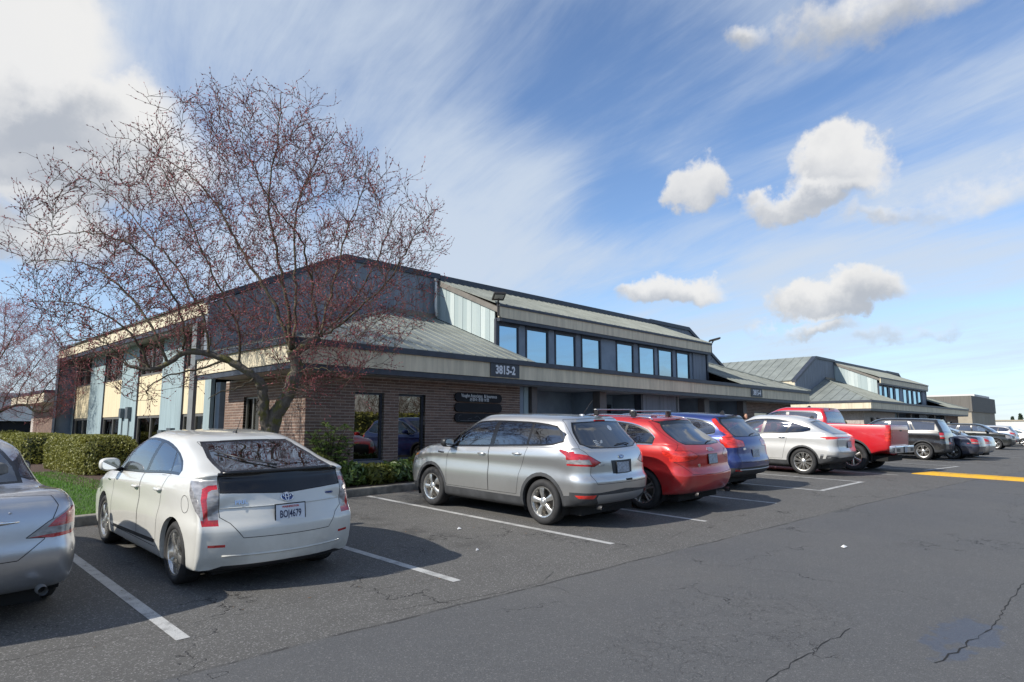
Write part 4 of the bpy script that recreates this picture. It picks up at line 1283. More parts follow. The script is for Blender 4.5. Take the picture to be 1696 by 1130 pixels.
BOXY = spec(
    L=4.50, hw=0.95, gc=0.24, axR=0.86, wb=2.66, R=0.365, tw=0.235, rim=0.245, wheel='ten', wrot=9, wheel_in=0.03, arch_gap=0.05, arch_band=.04,
    taper=[(0, .97), (0.9, 1.0), (3.2, 1.0), (4.5, .92)], gtaper=[(0, .95), (1.0, .98), (2.2, 1.0), (3.6, .97)],
    rear=[(.32, .18), (.36, .08), (.50, .01), (.68, .0), (.84, .03), (1.0, .04), (1.16, .07), (1.22, .10)],
    front=[(.26, 4.32), (.30, 4.42), (.46, 4.49), (.66, 4.5), (.84, 4.48), (.98, 4.42), (1.05, 4.30), (1.18, 3.55)],
    side=[.24, .30, .48, .72, .94], W=[.82, .91, .935, .95, .945, .935, .91, .895],
    shoulder=[(.5, 1.05), (2.4, 1.05), (3.4, 1.04), (4.0, 1.01)],
    belt=[(.5, 1.18), (1.8, 1.17), (2.6, 1.16), (3.3, 1.14), (3.9, 1.09)],
    base=[(.5, 1.21), (1.8, 1.195), (2.6, 1.185), (3.2, 1.165)],
    gh=[(.86, [(.2, 1.40), (1.2, 1.40), (2.4, 1.40), (3.3, 1.36)], .18, 3.28),
        (.80, [(.3, 1.58), (1.5, 1.61), (2.3, 1.61), (3.0, 1.52)], .28, 3.02),
        (.72, [(.3, 1.69), (.9, 1.71), (1.6, 1.72), (2.3, 1.71), (2.8, 1.64)], .32, 2.82),
        (.5, [(.3, 1.72), (.9, 1.745), (1.6, 1.75), (2.3, 1.74), (2.8, 1.665)], .32, 2.76),
        (.0, [(.3, 1.73), (.9, 1.755), (1.6, 1.76), (2.3, 1.75), (2.8, 1.67)], .30, 2.72)],
    rc=(.20, .18), br=.05, grc=(.14, .14), gbr=.05, hood_bulge=.03, fc=(.35, .3),
    dlo=dict(low=[(.35, 1.24), (1.3, 1.23), (2.0, 1.22), (2.6, 1.21), (3.4, 1.17)], up=[(.35, 1.56), (.6, 1.60), (1.4, 1.625), (2.0, 1.625), (2.5, 1.60), (2.85, 1.50), (3.1, 1.36), (3.4, 1.18)],
             rear=.40, front=3.34, pillars=[(1.16, 1.34, .06), (1.30, 1.40, .05), (2.15, 2.12, .09)], mats={0: 'glass_dark', 1: 'glass_dark', 2: 'glass_dark', 3: 'glass'}),
    doors=[('rear_door', [(1.30, .98), (1.26, 1.2), (2.17, 1.19), (2.17, .46), (1.46, .46), (1.38, .8)]), ('front_door', [(2.18, .46), (2.18, 1.19), (3.1, 1.15), (3.15, .46)])],
    clad=[('side', [(-.2, .20), (4.8, .20), (4.8, .44), (-.2, .44)]), ('rear', rect(-.01, 1, .20, .48), None, .5)],
    hatch=[(-.01, .66), (.74, .66), (.76, 1.05), (.76, 1.2), (.70, 1.68), (-.01, 1.70)], hatch_lmax=.6, bumper_z=.64,
    rear_glass=dict(outer=[(-.01, 1.19), (.74, 1.20), (.68, 1.62), (-.01, 1.64)], inner=[(-.01, 1.21), (.71, 1.22), (.66, 1.60), (-.01, 1.62)], mat='glass_dark', lmax=.6),
    windshield=[(-.01, 1.19), (.78, 1.19), (.72, 1.40), (.62, 1.61), (-.01, 1.64)], ws_lmin=2.4,
    patches=[
        ('tail_light', 'red', [('rear', [(.74, .92), (1.0, .92), (1.0, 1.16), (.78, 1.16)], None, .9), ('side', [(-.1, .92), (.20, .92), (.24, 1.04), (.18, 1.16), (-.1, 1.16)], None, .7)]),
        ('tail_light_inner', 'clear', [('rear', [(.76, .98), (1.0, .98), (1.0, 1.05), (.76, 1.05)], None, .9), ('side', [(-.1, .98), (.18, .98), (.18, 1.05), (-.1, 1.05)], None, .7)]),
        ('headlight', 'clear', [('side', [(4.1, .80), (4.45, .80), (4.40, .98), (4.08, 1.0)], 3.6), ('front', [(.55, .76), (.95, .78), (.95, .98), (.58, .97)], 3.6)]),
        ('front_grille', 'black', [('front', rect(-.01, .50, .76, .95), 4.0), ('front', rect(-.01, .6, .35, .55), 4.0)]),
    ],
    cab=(.6, 3.3), seats=(2.05, 1.2), dash=3.1, seat_h=.66, mirror=(3.02, 1.22), handles=[(2.30, 1.08), (1.45, 1.09)])

SEDAN = spec(
    L=4.86, hw=0.915, gc=0.17, axR=1.07, wb=2.775, R=0.325, tw=0.215, rim=0.215, wheel='ten', wrot=12, wheel_in=0.03, arch_gap=0.045,
    taper=[(0, .92), (1.0, 1.0), (3.5, 1.0), (4.86, .89)], gtaper=[(0, .80), (1.3, .92), (2.4, 1.0), (3.8, .96)],
    rear=[(.26, .28), (.29, .14), (.40, .05), (.58, .0), (.70, .02), (.86, .05), (1.015, .13), (1.045, 1.02)],
    front=[(.19, 4.60), (.21, 4.74), (.36, 4.83), (.54, 4.86), (.66, 4.80), (.74, 4.68), (.79, 4.50), (.97, 3.72)],
    side=[.18, .22, .38, .60, .78], W=[.78, .875, .905, .915, .91, .893, .855, .80],
    shoulder=[(.5, .91), (1.2, .93), (2.4, .89), (3.4, .86), (4.2, .80)],
    belt=[(.5, 1.0), (1.0, 1.0), (1.8, .98), (2.6, .95), (3.4, .93), (4.1, .87)],
    base=[(1.1, 1.03), (1.8, 1.01), (2.6, .98), (3.4, .96)],
    gh=[(.755, [(1.0, 1.16), (1.8, 1.19), (2.6, 1.19), (3.5, 1.14)], 1.28, 3.40),
        (.68, [(1.3, 1.28), (1.9, 1.35), (2.6, 1.36), (3.3, 1.28)], 1.55, 3.08),
        (.58, [(1.5, 1.35), (1.9, 1.40), (2.5, 1.43), (3.0, 1.375)], 1.78, 2.84),
        (.40, [(1.5, 1.38), (1.9, 1.425), (2.5, 1.455), (3.0, 1.395)], 1.80, 2.78),
        (.0, [(1.5, 1.39), (1.9, 1.435), (2.5, 1.465), (3.0, 1.40)], 1.80, 2.74)],
    rc=(.34, .24), br=.13, grc=(.30, .22), gbr=.10, hood_bulge=.045, boot_bulge=.035,
    dlo=dict(low=[(1.2, 1.10), (1.4, 1.06), (2.0, 1.03), (2.8, .995), (3.5, .97)], up=[(1.2, 1.12), (1.45, 1.23), (1.8, 1.325), (2.2, 1.365), (2.6, 1.355), (2.95, 1.26), (3.2, 1.13), (3.5, .98)],
             rear=1.24, front=3.46, pillars=[(1.56, 1.66, .05), (2.36, 2.28, .09), (3.10, 3.0, .04)], mat='glass', chrome=True),
    doors=[('rear_door', [(1.62, .9), (1.54, 1.03), (2.38, 1.0), (2.38, .32), (1.78, .32), (1.7, .62)]), ('front_door', [(2.39, .32), (2.39, 1.0), (3.3, .97), (3.4, .8), (3.4, .32)])],
    hatch=[(-.01, .56), (.42, .56), (.60, .70), (.66, .86), (.70, .955), (.66, 1.03), (-.01, 1.06)], hatch_lmax=.95, bumper_z=.70,
    rear_glass=dict(outer=[(-.01, 1.06), (.62, 1.06), (.60, 1.2), (.50, 1.375), (-.01, 1.40)], inner=[(-.01, 1.075), (.58, 1.078), (.56, 1.2), (.47, 1.355), (-.01, 1.385)], mat='glass', lmin=.75, lmax=2.0),
    windshield=[(-.01, .98), (.68, .98), (.62, 1.18), (.50, 1.36), (-.01, 1.385)], ws_lmin=2.5,
    patches=[
        ('tail_light', 'clear', [('rear', [(.47, .725), (.66, .705), (.95, .72), (.95, .93), (.80, .935), (.62, .83)], None, .9), ('side', [(-.1, .72), (.25, .735), (.37, .80), (.46, .93), (.30, .92), (-.1, .93)], None, .8)]),
        ('tail_light_inner', 'red', [('rear', [(.62, .79), (.95, .80), (.95, .93), (.82, .93), (.68, .85)], None, .9), ('rear', [(.47, .725), (.66, .705), (.95, .72), (.95, .745), (.66, .735)], None, .9), ('side', [(-.1, .79), (.28, .80), (.40, .92), (.30, .92), (-.1, .93)], None, .8)]),
        ('headlight', 'clear', [('side', [(4.15, .80), (4.5, .66), (4.7, .64), (4.55, .76), (4.1, .87)], 3.8), ('front', [(.48, .60), (.9, .62), (.9, .80), (.6, .72)], 3.8)]),
        ('front_grille', 'black', [('front', [(-.01, .30), (.55, .32), (.45, .60), (-.01, .62)], 4.2)]),
    ],
    cab=(1.2, 3.5), seats=(2.3, 1.45), dash=3.3, seat='seat_grey', seat_h=.44, mirror=(3.18, 1.03), handles=[(2.52, .87), (1.75, .90)], mirror_mat=CM['black'])

TRUCK = spec(
    L=5.88, hw=1.03, gc=0.34, axR=1.26, wb=3.74, R=0.42, tw=0.275, rim=0.265, wheel='six', wrot=0, wheel_in=0.03, arch_gap=0.08, arch_band=.05,
    taper=[(0, .985), (0.9, 1.0), (4.3, 1.0), (5.88, .93)], gtaper=[(0, .96), (2.2, .97), (3.2, 1.0), (4.6, .97)],
    rear=[(.62, .30), (.66, .24), (.72, .20), (.86, .18), (1.06, .17), (1.26, .17), (1.40, .19), (1.40, 1.98)],
    front=[(.38, 5.66), (.44, 5.78), (.60, 5.86), (.86, 5.88), (1.06, 5.86), (1.24, 5.80), (1.32, 5.66), (1.44, 4.62)],
    side=[.44, .48, .60, .84, 1.04], W=[.90, .985, 1.015, 1.03, 1.025, 1.015, .985, .95],
    shoulder=[(.5, 1.25), (2.4, 1.24), (3.4, 1.24), (5.0, 1.24)],
    belt=[(.5, 1.39), (1.9, 1.39), (2.6, 1.37), (3.3, 1.36), (4.9, 1.34)],
    base=[(2.05, 1.41), (2.6, 1.405), (3.3, 1.395), (4.2, 1.38)],
    gh=[(.90, [(2.0, 1.58), (2.4, 1.58), (3.4, 1.58), (4.3, 1.54)], 2.03, 4.30),
        (.84, [(2.0, 1.75), (2.5, 1.77), (3.3, 1.77), (4.0, 1.70)], 2.10, 4.0),
        (.76, [(2.0, 1.86), (2.5, 1.885), (3.3, 1.885), (3.8, 1.81)], 2.16, 3.78),
        (.52, [(2.0, 1.89), (2.5, 1.915), (3.3, 1.915), (3.8, 1.835)], 2.16, 3.70),
        (.0, [(2.0, 1.90), (2.5, 1.925), (3.3, 1.925), (3.8, 1.84)], 2.14, 3.66)],
    rc=(.14, .12), br=.03, grc=(.10, .12), gbr=.03, hood_bulge=.04, fc=(.3, .3),
    dlo=dict(low=[(2.25, 1.44), (3.2, 1.435), (4.5, 1.41)], up=[(2.25, 1.70), (2.4, 1.765), (3.2, 1.775), (3.6, 1.75), (3.9, 1.66), (4.15, 1.54), (4.5, 1.42)],
             rear=2.28, front=4.4, pillars=[(3.25, 3.25, .10)], mats={0: 'glass_dark', 1: 'glass'}, chrome=True),
    doors=[('rear_door', [(2.22, 1.40), (3.24, 1.39), (3.24, .56), (2.22, .56)]), ('front_door', [(3.25, .56), (3.25, 1.39), (4.3, 1.36), (4.35, .56)])],
    hatch=[(-.01, .74), (.78, .74), (.80, 1.37), (-.01, 1.38)], hatch_lmax=.45,
    rear_glass=dict(outer=[(-.01, 1.44), (.80, 1.45), (.76, 1.78), (-.01, 1.80)], inner=[(-.01, 1.46), (.77, 1.47), (.74, 1.76), (-.01, 1.78)], mat='glass', lmin=1.8, lmax=2.6),
    windshield=[(-.01, 1.43), (.84, 1.43), (.76, 1.6), (.68, 1.79), (-.01, 1.82)], ws_lmin=3.4,
    patches=[
        ('tail_light', 'redb', [('rear', [(.82, .92), (1.05, .92), (1.05, 1.34), (.84, 1.34)], None, .9), ('side', [(.0, .92), (.34, .94), (.36, 1.1), (.30, 1.34), (.0, 1.34)], None, .7)]),
        ('headlight', 'clear', [('side', [(5.5, .95), (5.85, .95), (5.82, 1.2), (5.45, 1.22)], 5), ('front', [(.62, .9), (1.05, .92), (1.05, 1.2), (.66, 1.18)], 5)]),
        ('front_grille', 'chrome', [('front', rect(-.01, .60, .80, 1.18), 5)]),
    ],
    cab=(2.1, 4.5), seats=(3.2, 2.3), dash=4.25, seat_h=.95, mirror=(4.15, 1.48), handles=[(3.42, 1.28), (2.42, 1.28)], mirror_mat=CM['black'])


def mark(parent, name, pts, mat, r=0.004, closed=False):
    return MB().tube(pts, r, 6).build(name, CM[mat], parent, True)


def ring_pts(c, n, a, b, k=20, rot=0.0):
    """ellipse on the plane with normal n at c"""
    n = Vector(n).normalized()
    x = Vector((1, 0, 0))
    up = n.cross(x).normalized()
    return [Vector(c) + x * (a * math.cos(2 * math.pi * i / k + rot)) + up * (b * math.sin(2 * math.pi * i / k + rot)) + n * 0.006 for i in range(k + 1)]


def rear_text(parent, name, s, ray, w, z, size, mat='chrome', bold=0.002, align='CENTER', xs=1.0):
    c, n = ray('rear', w, z)
    n = Vector((0, n.y, n.z)).normalized()
    xax = Vector((1, 0, 0))
    up = n.cross(xax).normalized()
    o = add(name, text_mesh(name, s, size, CM[mat], 0.003, align, bold, xs), parent)
    o.matrix_local = Matrix.Translation(c + n * 0.006) @ Matrix((xax, up, n)).transposed().to_4x4()
    return o


def rear_wiper(root, ray, pts, mat='black'):
    q = []
    for (w, z) in pts:
        c, n = ray('rear', w, z)
        q.append(c + n * 0.018)
    o = MB().tube(q, [0.012] + [0.008] * (len(q) - 1), 6).build('rear_wiper', CM[mat], root, True)
    return o


def fin(root, ray, l, h=0.07, mat=None, w=0.0):
    c, n = ray('top', w, l)
    m = MB()
    prof = [(-.09, 0), (.07, 0), (-.02, h), (-.06, h * .9)]
    m.prism([(c.x - 0.012, c.y + a, c.z + b - 0.012) for a, b in prof], (0.024, 0, 0))
    return m.build('roof_antenna', mat, root)
# ------------------------------------------------------------------ ground
GX = [(-900, -.30), (-12, -.30), (0, -.135), (3.2, -.06), (8.4, .048), (14, .164), (22, .235), (30, .2), (40, .11), (60, .02), (90, 0), (900, 0)]
GY = [(-900, -.25), (-8, -.24), (0, 0), (12, .372), (16, .45), (25, .5), (900, .5)]


def gz(x, y):
    return float(np.interp(x, *zip(*GX)) + np.interp(y, *zip(*GY)))


def gn(x, y, e=1.2):
    return Vector((-(gz(x + e, y) - gz(x - e, y)) / (2 * e), -(gz(x, y + e) - gz(x, y - e)) / (2 * e), 1)).normalized()


def sheet(name, xs, ys, dz, mat, parent=None, kind='structure', skip=None):
    vs = [(x, y, gz(x, y) + dz) for y in ys for x in xs]
    nx = len(xs)
    fs = [(j * nx + i, j * nx + i + 1, (j + 1) * nx + i + 1, (j + 1) * nx + i) for j in range(len(ys) - 1) for i in range(nx - 1) if not (skip and skip((xs[i] + xs[i + 1]) / 2, (ys[j] + ys[j + 1]) / 2))]
    o = add(name, mesh_from(name, vs, fs, mat, True), parent)
    if parent is None: o['kind'] = kind
    return o


def asphalt_mat():
    m, nt, b = new_mat('asphalt')
    oc = N(nt, 'ShaderNodeTexCoord').outputs['Object']
    xyz = N(nt, 'ShaderNodeSeparateXYZ', {0: oc})
    wob = NOISE(nt, oc, 1.1, 4)
    edge = M_(nt, 'ADD', xyz.outputs[1], M_(nt, 'MULTIPLY', M_(nt, 'SUBTRACT', wob, 0.5), 0.10))
    edge = M_(nt, 'ADD', edge, M_(nt, 'MULTIPLY', xyz.outputs[0], 0.055))
    lane = SS(nt, edge, 5.03, 4.93)
    big = NOISE(nt, oc, 0.35, 4, 0.55)
    mid = NOISE(nt, oc, 2.3, 6, 0.65)
    fine = NOISE(nt, oc, 150.0, 3, 0.75)
    chips = N(nt, 'ShaderNodeTexVoronoi', {'Vector': oc, 'Scale': 95.0}, feature='F1').outputs['Color']
    chipv = N(nt, 'ShaderNodeSeparateColor', {0: chips}).outputs[0]
    stall = MIX(nt, mid, (0.094, 0.091, 0.085), (0.138, 0.134, 0.125))
    lanec = MIX(nt, mid, (0.094, 0.095, 0.096), (0.120, 0.121, 0.122))
    col = MIX(nt, lane, stall, lanec)
    col = MIX(nt, SS(nt, big, 0.35, 0.68, 0.0, 0.4), col, (0.142, 0.137, 0.127))
    # aggregate showing through, more of it in the older stalls
    agg = M_(nt, 'MULTIPLY', SS(nt, chipv, 0.80, 0.98), SS(nt, lane, 0.0, 1.0, 0.6, 0.25))
    col = MIX(nt, agg, col, (0.360, 0.349, 0.334))
    col = MIX(nt, SS(nt, fine, 0.55, 0.38, 0.0, 0.55), col, (0.030, 0.030, 0.031))
    # soft oil stains down the middle of the stalls
    st = M_(nt, 'ABSOLUTE', M_(nt, 'SUBTRACT', M_(nt, 'FRACT', M_(nt, 'MULTIPLY', M_(nt, 'SUBTRACT', xyz.outputs[0], 1.93), 1 / 2.72)), 0.5))
    oil = M_(nt, 'MULTIPLY', SS(nt, st, 0.16, 0.02), M_(nt, 'MULTIPLY', SS(nt, mid, 0.44, 0.62), SS(nt, xyz.outputs[1], 5.4, 7.0)))
    col = MIX(nt, M_(nt, 'MULTIPLY', oil, 0.55), col, (0.03, 0.029, 0.028))
    # crazed patches
    wv = V_(nt, 'ADD', oc, V_(nt, 'SCALE', V_(nt, 'SUBTRACT', NOISE(nt, oc, 3.0, 4, out=1), (0.5, 0.5, 0.5))))
    vo = N(nt, 'ShaderNodeTexVoronoi', {'Vector': wv, 'Scale': 3.4}, feature='DISTANCE_TO_EDGE').outputs[0]
    dx = M_(nt, 'DIVIDE', M_(nt, 'SUBTRACT', xyz.outputs[0], 5.4), 1.7)
    dy = M_(nt, 'DIVIDE', M_(nt, 'SUBTRACT', xyz.outputs[1], 2.75), 0.85)
    patch = M_(nt, 'SUBTRACT', 1.0, M_(nt, 'ADD', M_(nt, 'MULTIPLY', dx, dx), M_(nt, 'MULTIPLY', dy, dy)))
    pm = SS(nt, M_(nt, 'ADD', patch, M_(nt, 'MULTIPLY', M_(nt, 'SUBTRACT', mid, 0.5), 2.2)), 0.05, 0.5)
    craz = M_(nt, 'MULTIPLY', SS(nt, vo, 0.022, 0.003, 0, .5), pm)
    # sparse hairline cracks everywhere
    vo2 = N(nt, 'ShaderNodeTexVoronoi', {'Vector': wv, 'Scale': 0.42}, feature='DISTANCE_TO_EDGE').outputs[0]
    hair = M_(nt, 'MULTIPLY', SS(nt, vo2, 0.0060, 0.0015), SS(nt, NOISE(nt, oc, 0.8, 3), 0.48, 0.6))
    cr = M_(nt, 'MAXIMUM', craz, hair)
    # joint between the two pours
    jn = M_(nt, 'MULTIPLY', SS(nt, M_(nt, 'ABSOLUTE', M_(nt, 'SUBTRACT', edge, 4.98)), 0.03, 0.004), SS(nt, mid, 0.36, 0.6))
    cr = M_(nt, 'MAXIMUM', cr, M_(nt, 'MULTIPLY', jn, 0.8))
    col = MIX(nt, M_(nt, 'MULTIPLY', cr, 0.85), col, (0.014, 0.013, 0.013))
    # damp bluish stain round the crack in the near lane
    sx = M_(nt, 'DIVIDE', M_(nt, 'SUBTRACT', xyz.outputs[0], 6.55), 0.75)
    sy = M_(nt, 'DIVIDE', M_(nt, 'SUBTRACT', xyz.outputs[1], 1.32), 0.26)
    stn = M_(nt, 'SUBTRACT', 1.0, M_(nt, 'ADD', M_(nt, 'MULTIPLY', sx, sx), M_(nt, 'MULTIPLY', sy, sy)))
    stn = SS(nt, M_(nt, 'ADD', stn, M_(nt, 'MULTIPLY', M_(nt, 'SUBTRACT', NOISE(nt, oc, 3.4, 6, 0.7), 0.55), 4.2)), 0.0, 0.35)
    col = MIX(nt, M_(nt, 'MULTIPLY', stn, 0.5), col, (0.050, 0.066, 0.105))
    nt.links.new(col, b.inputs['Base Color'])
    b.inputs['Specular IOR Level'].default_value = 0.35
    nt.links.new(M_(nt, 'SUBTRACT', SS(nt, lane, 0, 1, 0.92, 0.80), M_(nt, 'MULTIPLY', stn, 0.28)), b.inputs['Roughness'])
    hgt = M_(nt, 'ADD', M_(nt, 'MULTIPLY', chipv, 0.6), fine)
    hgt = M_(nt, 'SUBTRACT', hgt, M_(nt, 'MULTIPLY', cr, 2.5))
    bp = N(nt, 'ShaderNodeBump', {'Height': hgt, 'Strength': 0.55, 'Distance': 0.006})
    nt.links.new(bp.outputs[0], b.inputs['Normal'])
    return m


GM = {
    'asphalt': asphalt_mat(),
    'earth': pbr('far_ground', (0.10, 0.11, 0.07), 0.95, var=0.4, vscale=0.05),
    'mulch': pbr('bark_mulch', (0.075, 0.045, 0.032), 0.95, var=0.55, vscale=26, bump=0.9, bscale=70),
    'soil_grass': pbr('lawn_soil', (0.05, 0.085, 0.022), 0.95, var=0.4, vscale=9, bump=0.5, bscale=90),
    'concrete': pbr('concrete', (0.30, 0.285, 0.255), 0.9, var=0.28, vscale=4, bump=0.3, bscale=60),
    'kerb': pbr('kerb_concrete', (0.20, 0.185, 0.155), 0.92, var=0.4, vscale=5, bump=0.4, bscale=50),
    'water': pbr('wet_tar', (0.050, 0.062, 0.088), 0.62, var=0.2, vscale=6),
}


def worn_paint(name, col, under):
    m, nt, b = new_mat(name)
    oc = N(nt, 'ShaderNodeTexCoord').outputs['Object']
    n1 = NOISE(nt, oc, 130, 4, 0.75)
    n2 = NOISE(nt, oc, 5, 6, 0.7)
    f = SS(nt, M_(nt, 'ADD', M_(nt, 'MULTIPLY', n1, 0.55), M_(nt, 'MULTIPLY', n2, 0.7)), 0.53, 0.78)
    c = MIX(nt, SS(nt, n2, 0.3, 0.7), tuple(x * 0.72 for x in col), col)
    nt.links.new(MIX(nt, M_(nt, 'MULTIPLY', f, 0.8), c, under), b.inputs['Base Color'])
    b.inputs['Roughness'].default_value = 0.8
    bp = N(nt, 'ShaderNodeBump', {'Height': n1, 'Strength': 0.35, 'Distance': 0.004})
    nt.links.new(bp.outputs[0], b.inputs['Normal'])
    return m


GM['line'] = worn_paint('white_line_paint', (0.60, 0.60, 0.58), (0.10, 0.10, 0.095))
GM['yellow'] = worn_paint('yellow_kerb_paint', (0.72, 0.40, 0.022), (0.30, 0.18, 0.04))

_rng = random.Random(4)
gxs = [-900, -300, -120, -60, -40, -25, -12, -6, 0, 1.6, 3.2, 6, 8.4, 11, 14, 18, 20, 22, 26, 30, 35, 40, 50, 60, 75, 90, 140, 300, 900]
gys = [-900, -300, -100, -50, -25, -12, -8, -4, 0, 4, 8, 12, 16, 20, 25, 40, 80, 300, 900]
sheet('ground', gxs, gys, -0.25, GM['earth'])
lot = sheet('parking_lot', [x for x in gxs if -60 <= x <= 140], [y for y in gys if -25 <= y <= 80], 0.0, GM['asphalt'])


def strip(pts, w, dz=0.004):
    """ribbon that follows the ground, ends cut square"""
    m = MB()
    P = [Vector((x, y, 0)) for x, y in pts]
    for i in range(len(P) - 1):
        a, b = P[i], P[i + 1]
        n = max(1, int((b - a).length / 1.0))
        t = (b - a).normalized()
        s = Vector((t.y, -t.x, 0)) * w / 2
        for k in range(n):
            p, q = a + (b - a) * k / n, a + (b - a) * (k + 1) / n
            m.quad(*[(c.x, c.y, gz(c.x, c.y) + dz) for c in (p + s, q + s, q - s, p - s)])
    return m


for (x0, y0, x1, y1) in [(2.06, 5.58, 2.18, 11.4), (4.68, 5.38, 4.75, 11.4), (7.37, 5.36, 7.56, 11.4), (9.86, 5.35, 10.02, 11.4), (12.66, 5.40, 12.7, 11.4),
                         (15.43, 5.50, 15.45, 11.4), (18.33, 5.55, 18.3, 11.4), (21.3, 5.55, 21.3, 11.4), (24.4, 5.55, 24.4, 10.9), (28.3, 5.38, 28.2, 10.9), (31.1, 5.4, 31.1, 10.9),
                         (34, 5.4, 34, 10.9), (36.8, 5.4, 36.8, 10.9), (39.6, 5.4, 39.6, 10.9), (42.4, 5.4, 42.4, 10.9), (45.2, 5.4, 45.2, 10.9), (48.0, 5.4, 48.0, 10.9), (-0.7, 5.25, -0.6, 11.4)]:
    strip([(x0, y0), (x1, y1)], 0.105).build('painted_line', GM['line'], lot)
strip([(15.484, 5.57), (18.274, 5.62)], 0.11).build('painted_line', GM['line'], lot)
strip([(24.46, 5.6), (28.24, 5.44)], 0.10).build('painted_line', GM['line'], lot)


def crack(pts, w, seed, jag=0.022, dz=0.003):
    rg = random.Random(seed)
    P = []
    for i in range(len(pts) - 1):
        a, b = Vector((*pts[i], 0)), Vector((*pts[i + 1], 0))
        n = max(2, int((b - a).length / 0.09))
        for k in range(n):
            c = a + (b - a) * k / n
            P.append((c.x + rg.uniform(-jag, jag) * .6, c.y + rg.uniform(-jag, jag)))
    P.append(pts[-1])
    m = MB()
    w *= .42
    ws = [w * rg.uniform(0.25, 1.2) for _ in P]
    for i in range(len(P) - 1):
        a, b = Vector((*P[i], 0)), Vector((*P[i + 1], 0))
        t = (b - a)
        if t.length < 1e-5: continue
        t.normalize()
        s = Vector((t.y, -t.x, 0))
        m.quad(*[(c.x, c.y, gz(c.x, c.y) + dz) for c in (a + s * ws[i] / 2, b + s * ws[i + 1] / 2, b - s * ws[i + 1] / 2, a - s * ws[i] / 2)])
    return m


tar = pbr('crack_dark', (0.012, 0.012, 0.012), 0.95)
for i, (pts, w) in enumerate([([(4.2, 2.07), (6.05, 2.02)], 0.020), ([(5.7, 1.33), (6.9, 1.2), (8.95, 1.22), (11, 1.25)], 0.028), ([(0.6, 6.05), (1.63, 5.95), (3.02, 5.85), (4.4, 5.6), (6.2, 5.53)], 0.010),
                             ([(3.6, 5.05), (4.6, 4.80), (5.2, 4.72), (5.7, 4.95)], 0.012), ([(5.15, 4.75), (5.25, 4.5), (5.18, 4.3)], 0.014), ([(7.0, 5.15), (8.3, 5.05), (9.5, 5.25)], 0.009), ([(4.8, 6.9), (5.1, 6.5), (5.4, 6.8)], 0.010)]):
    crack(pts, w, i).build('crack', tar, lot)

# kerb round the planting, in cast lengths
KY = 11.5


def kerb_len(p, q, h=0.15, w=0.16, parent=None):
    a, b = Vector((*p, 0)), Vector((*q, 0))
    t = (b - a).normalized()
    s = Vector((-t.y, t.x, 0))
    a, b = a + t * 0.004, b - t * 0.004
    m = MB()
    prof = [(0, -0.1), (0.0, h - 0.03), (0.008, h - 0.01), (0.03, h), (w, h), (w, -0.1)]
    n = len(m.v)
    for c in (a, b):
        for (o, z) in prof:
            k = c + s * o
            m.v.append((k.x, k.y, gz(c.x, c.y) + z))
    k = len(prof)
    m.f = [tuple(range(k)), tuple(range(2 * k - 1, k - 1, -1))] + [(i, k + i, k + (i + 1) % k, (i + 1) % k) for i in range(k)]
    return m.build('kerb_stone', GM['kerb'], parent)


kerb = bpy.data.objects.new('kerb', None)
link(kerb)
props(kerb, kind='structure')
x = -14.0
while x < 44:
    kerb_len((x, KY), (x + 3.0, KY), parent=kerb)
    x += 3.0

lawn = sheet('lawn', [-14, -6, -2, 1, 4.35], [KY + .16, 13, 15, 17, 20, 25, 34, 45], 0.125, GM['soil_grass'])
bed = sheet('planting_bed', [4.35, 6, 8, 10, 14.2], [KY + .16, 12, 13, 13.6, 14.5], 0.12, GM['mulch'])
bed2 = sheet('planting_bed', [3.75, 4.35, 6, 7.3], [14.5, 17, 20, 25, 33.5], 0.135, GM['mulch'])
walk = sheet('footpath', [14.2, 18, 22, 26, 30, 36, 44], [KY + .16, 12.4, 14, 16.5], 0.13, GM['concrete'])

# yellow speed hump across the lane
hump = thing('speed_hump', 'long yellow painted speed hump lying across the lane', 'speed hump', (22.4, 2.0, gz(22.4, 2.0)))
m = MB()
ys = [5.45 - 0.5 * i for i in range(19)]
prof = [(-.22, 0.0), (-.16, .07), (-.06, .095), (.06, .095), (.16, .07), (.22, 0.0)]
for i, y in enumerate(ys):
    for (o, z) in prof:
        e = 0.15 if i in (0, len(ys) - 1) else 1
        m.v.append((o * (0.7 if e < 1 else 1), y - 2.0, z * e + gz(22.4, y) - gz(22.4, 2.0) + 0.002))
for i in range(len(ys) - 1):
    for k in range(5):
        a = i * 6 + k
        m.f.append((a, a + 1, a + 7, a + 6))
m.build('hump_body', GM['yellow'], hump, False)

for (x, y, s) in [(6.57, 7.53, .04), (9.4, 3.15, .05), (20.9, 8.9, .05), (5.8, 6.3, .025)]:
    z = gz(x, y)
    m = MB()
    m.v = [(x - s, y - s * .5, z + .006), (x + s * .7, y - s * .7, z + .01), (x + s, y + s * .4, z + .02), (x - s * .2, y + s * .7, z + .006), (x, y, z + .035)]
    m.f = [(0, 1, 4), (1, 2, 4), (2, 3, 4), (3, 0, 4)]
    props(m.build('paper_scrap', CM['white']), 'small crumpled white paper scrap ' + ('on the asphalt between the white hatchback and the silver car' if x == 6.57 else 'out in the open lane' if x == 9.4 else 'near the silver crossover tail' if x > 20 else 'in the shadow edge beside the white hatchback'), 'litter', 'paper scraps on the asphalt')

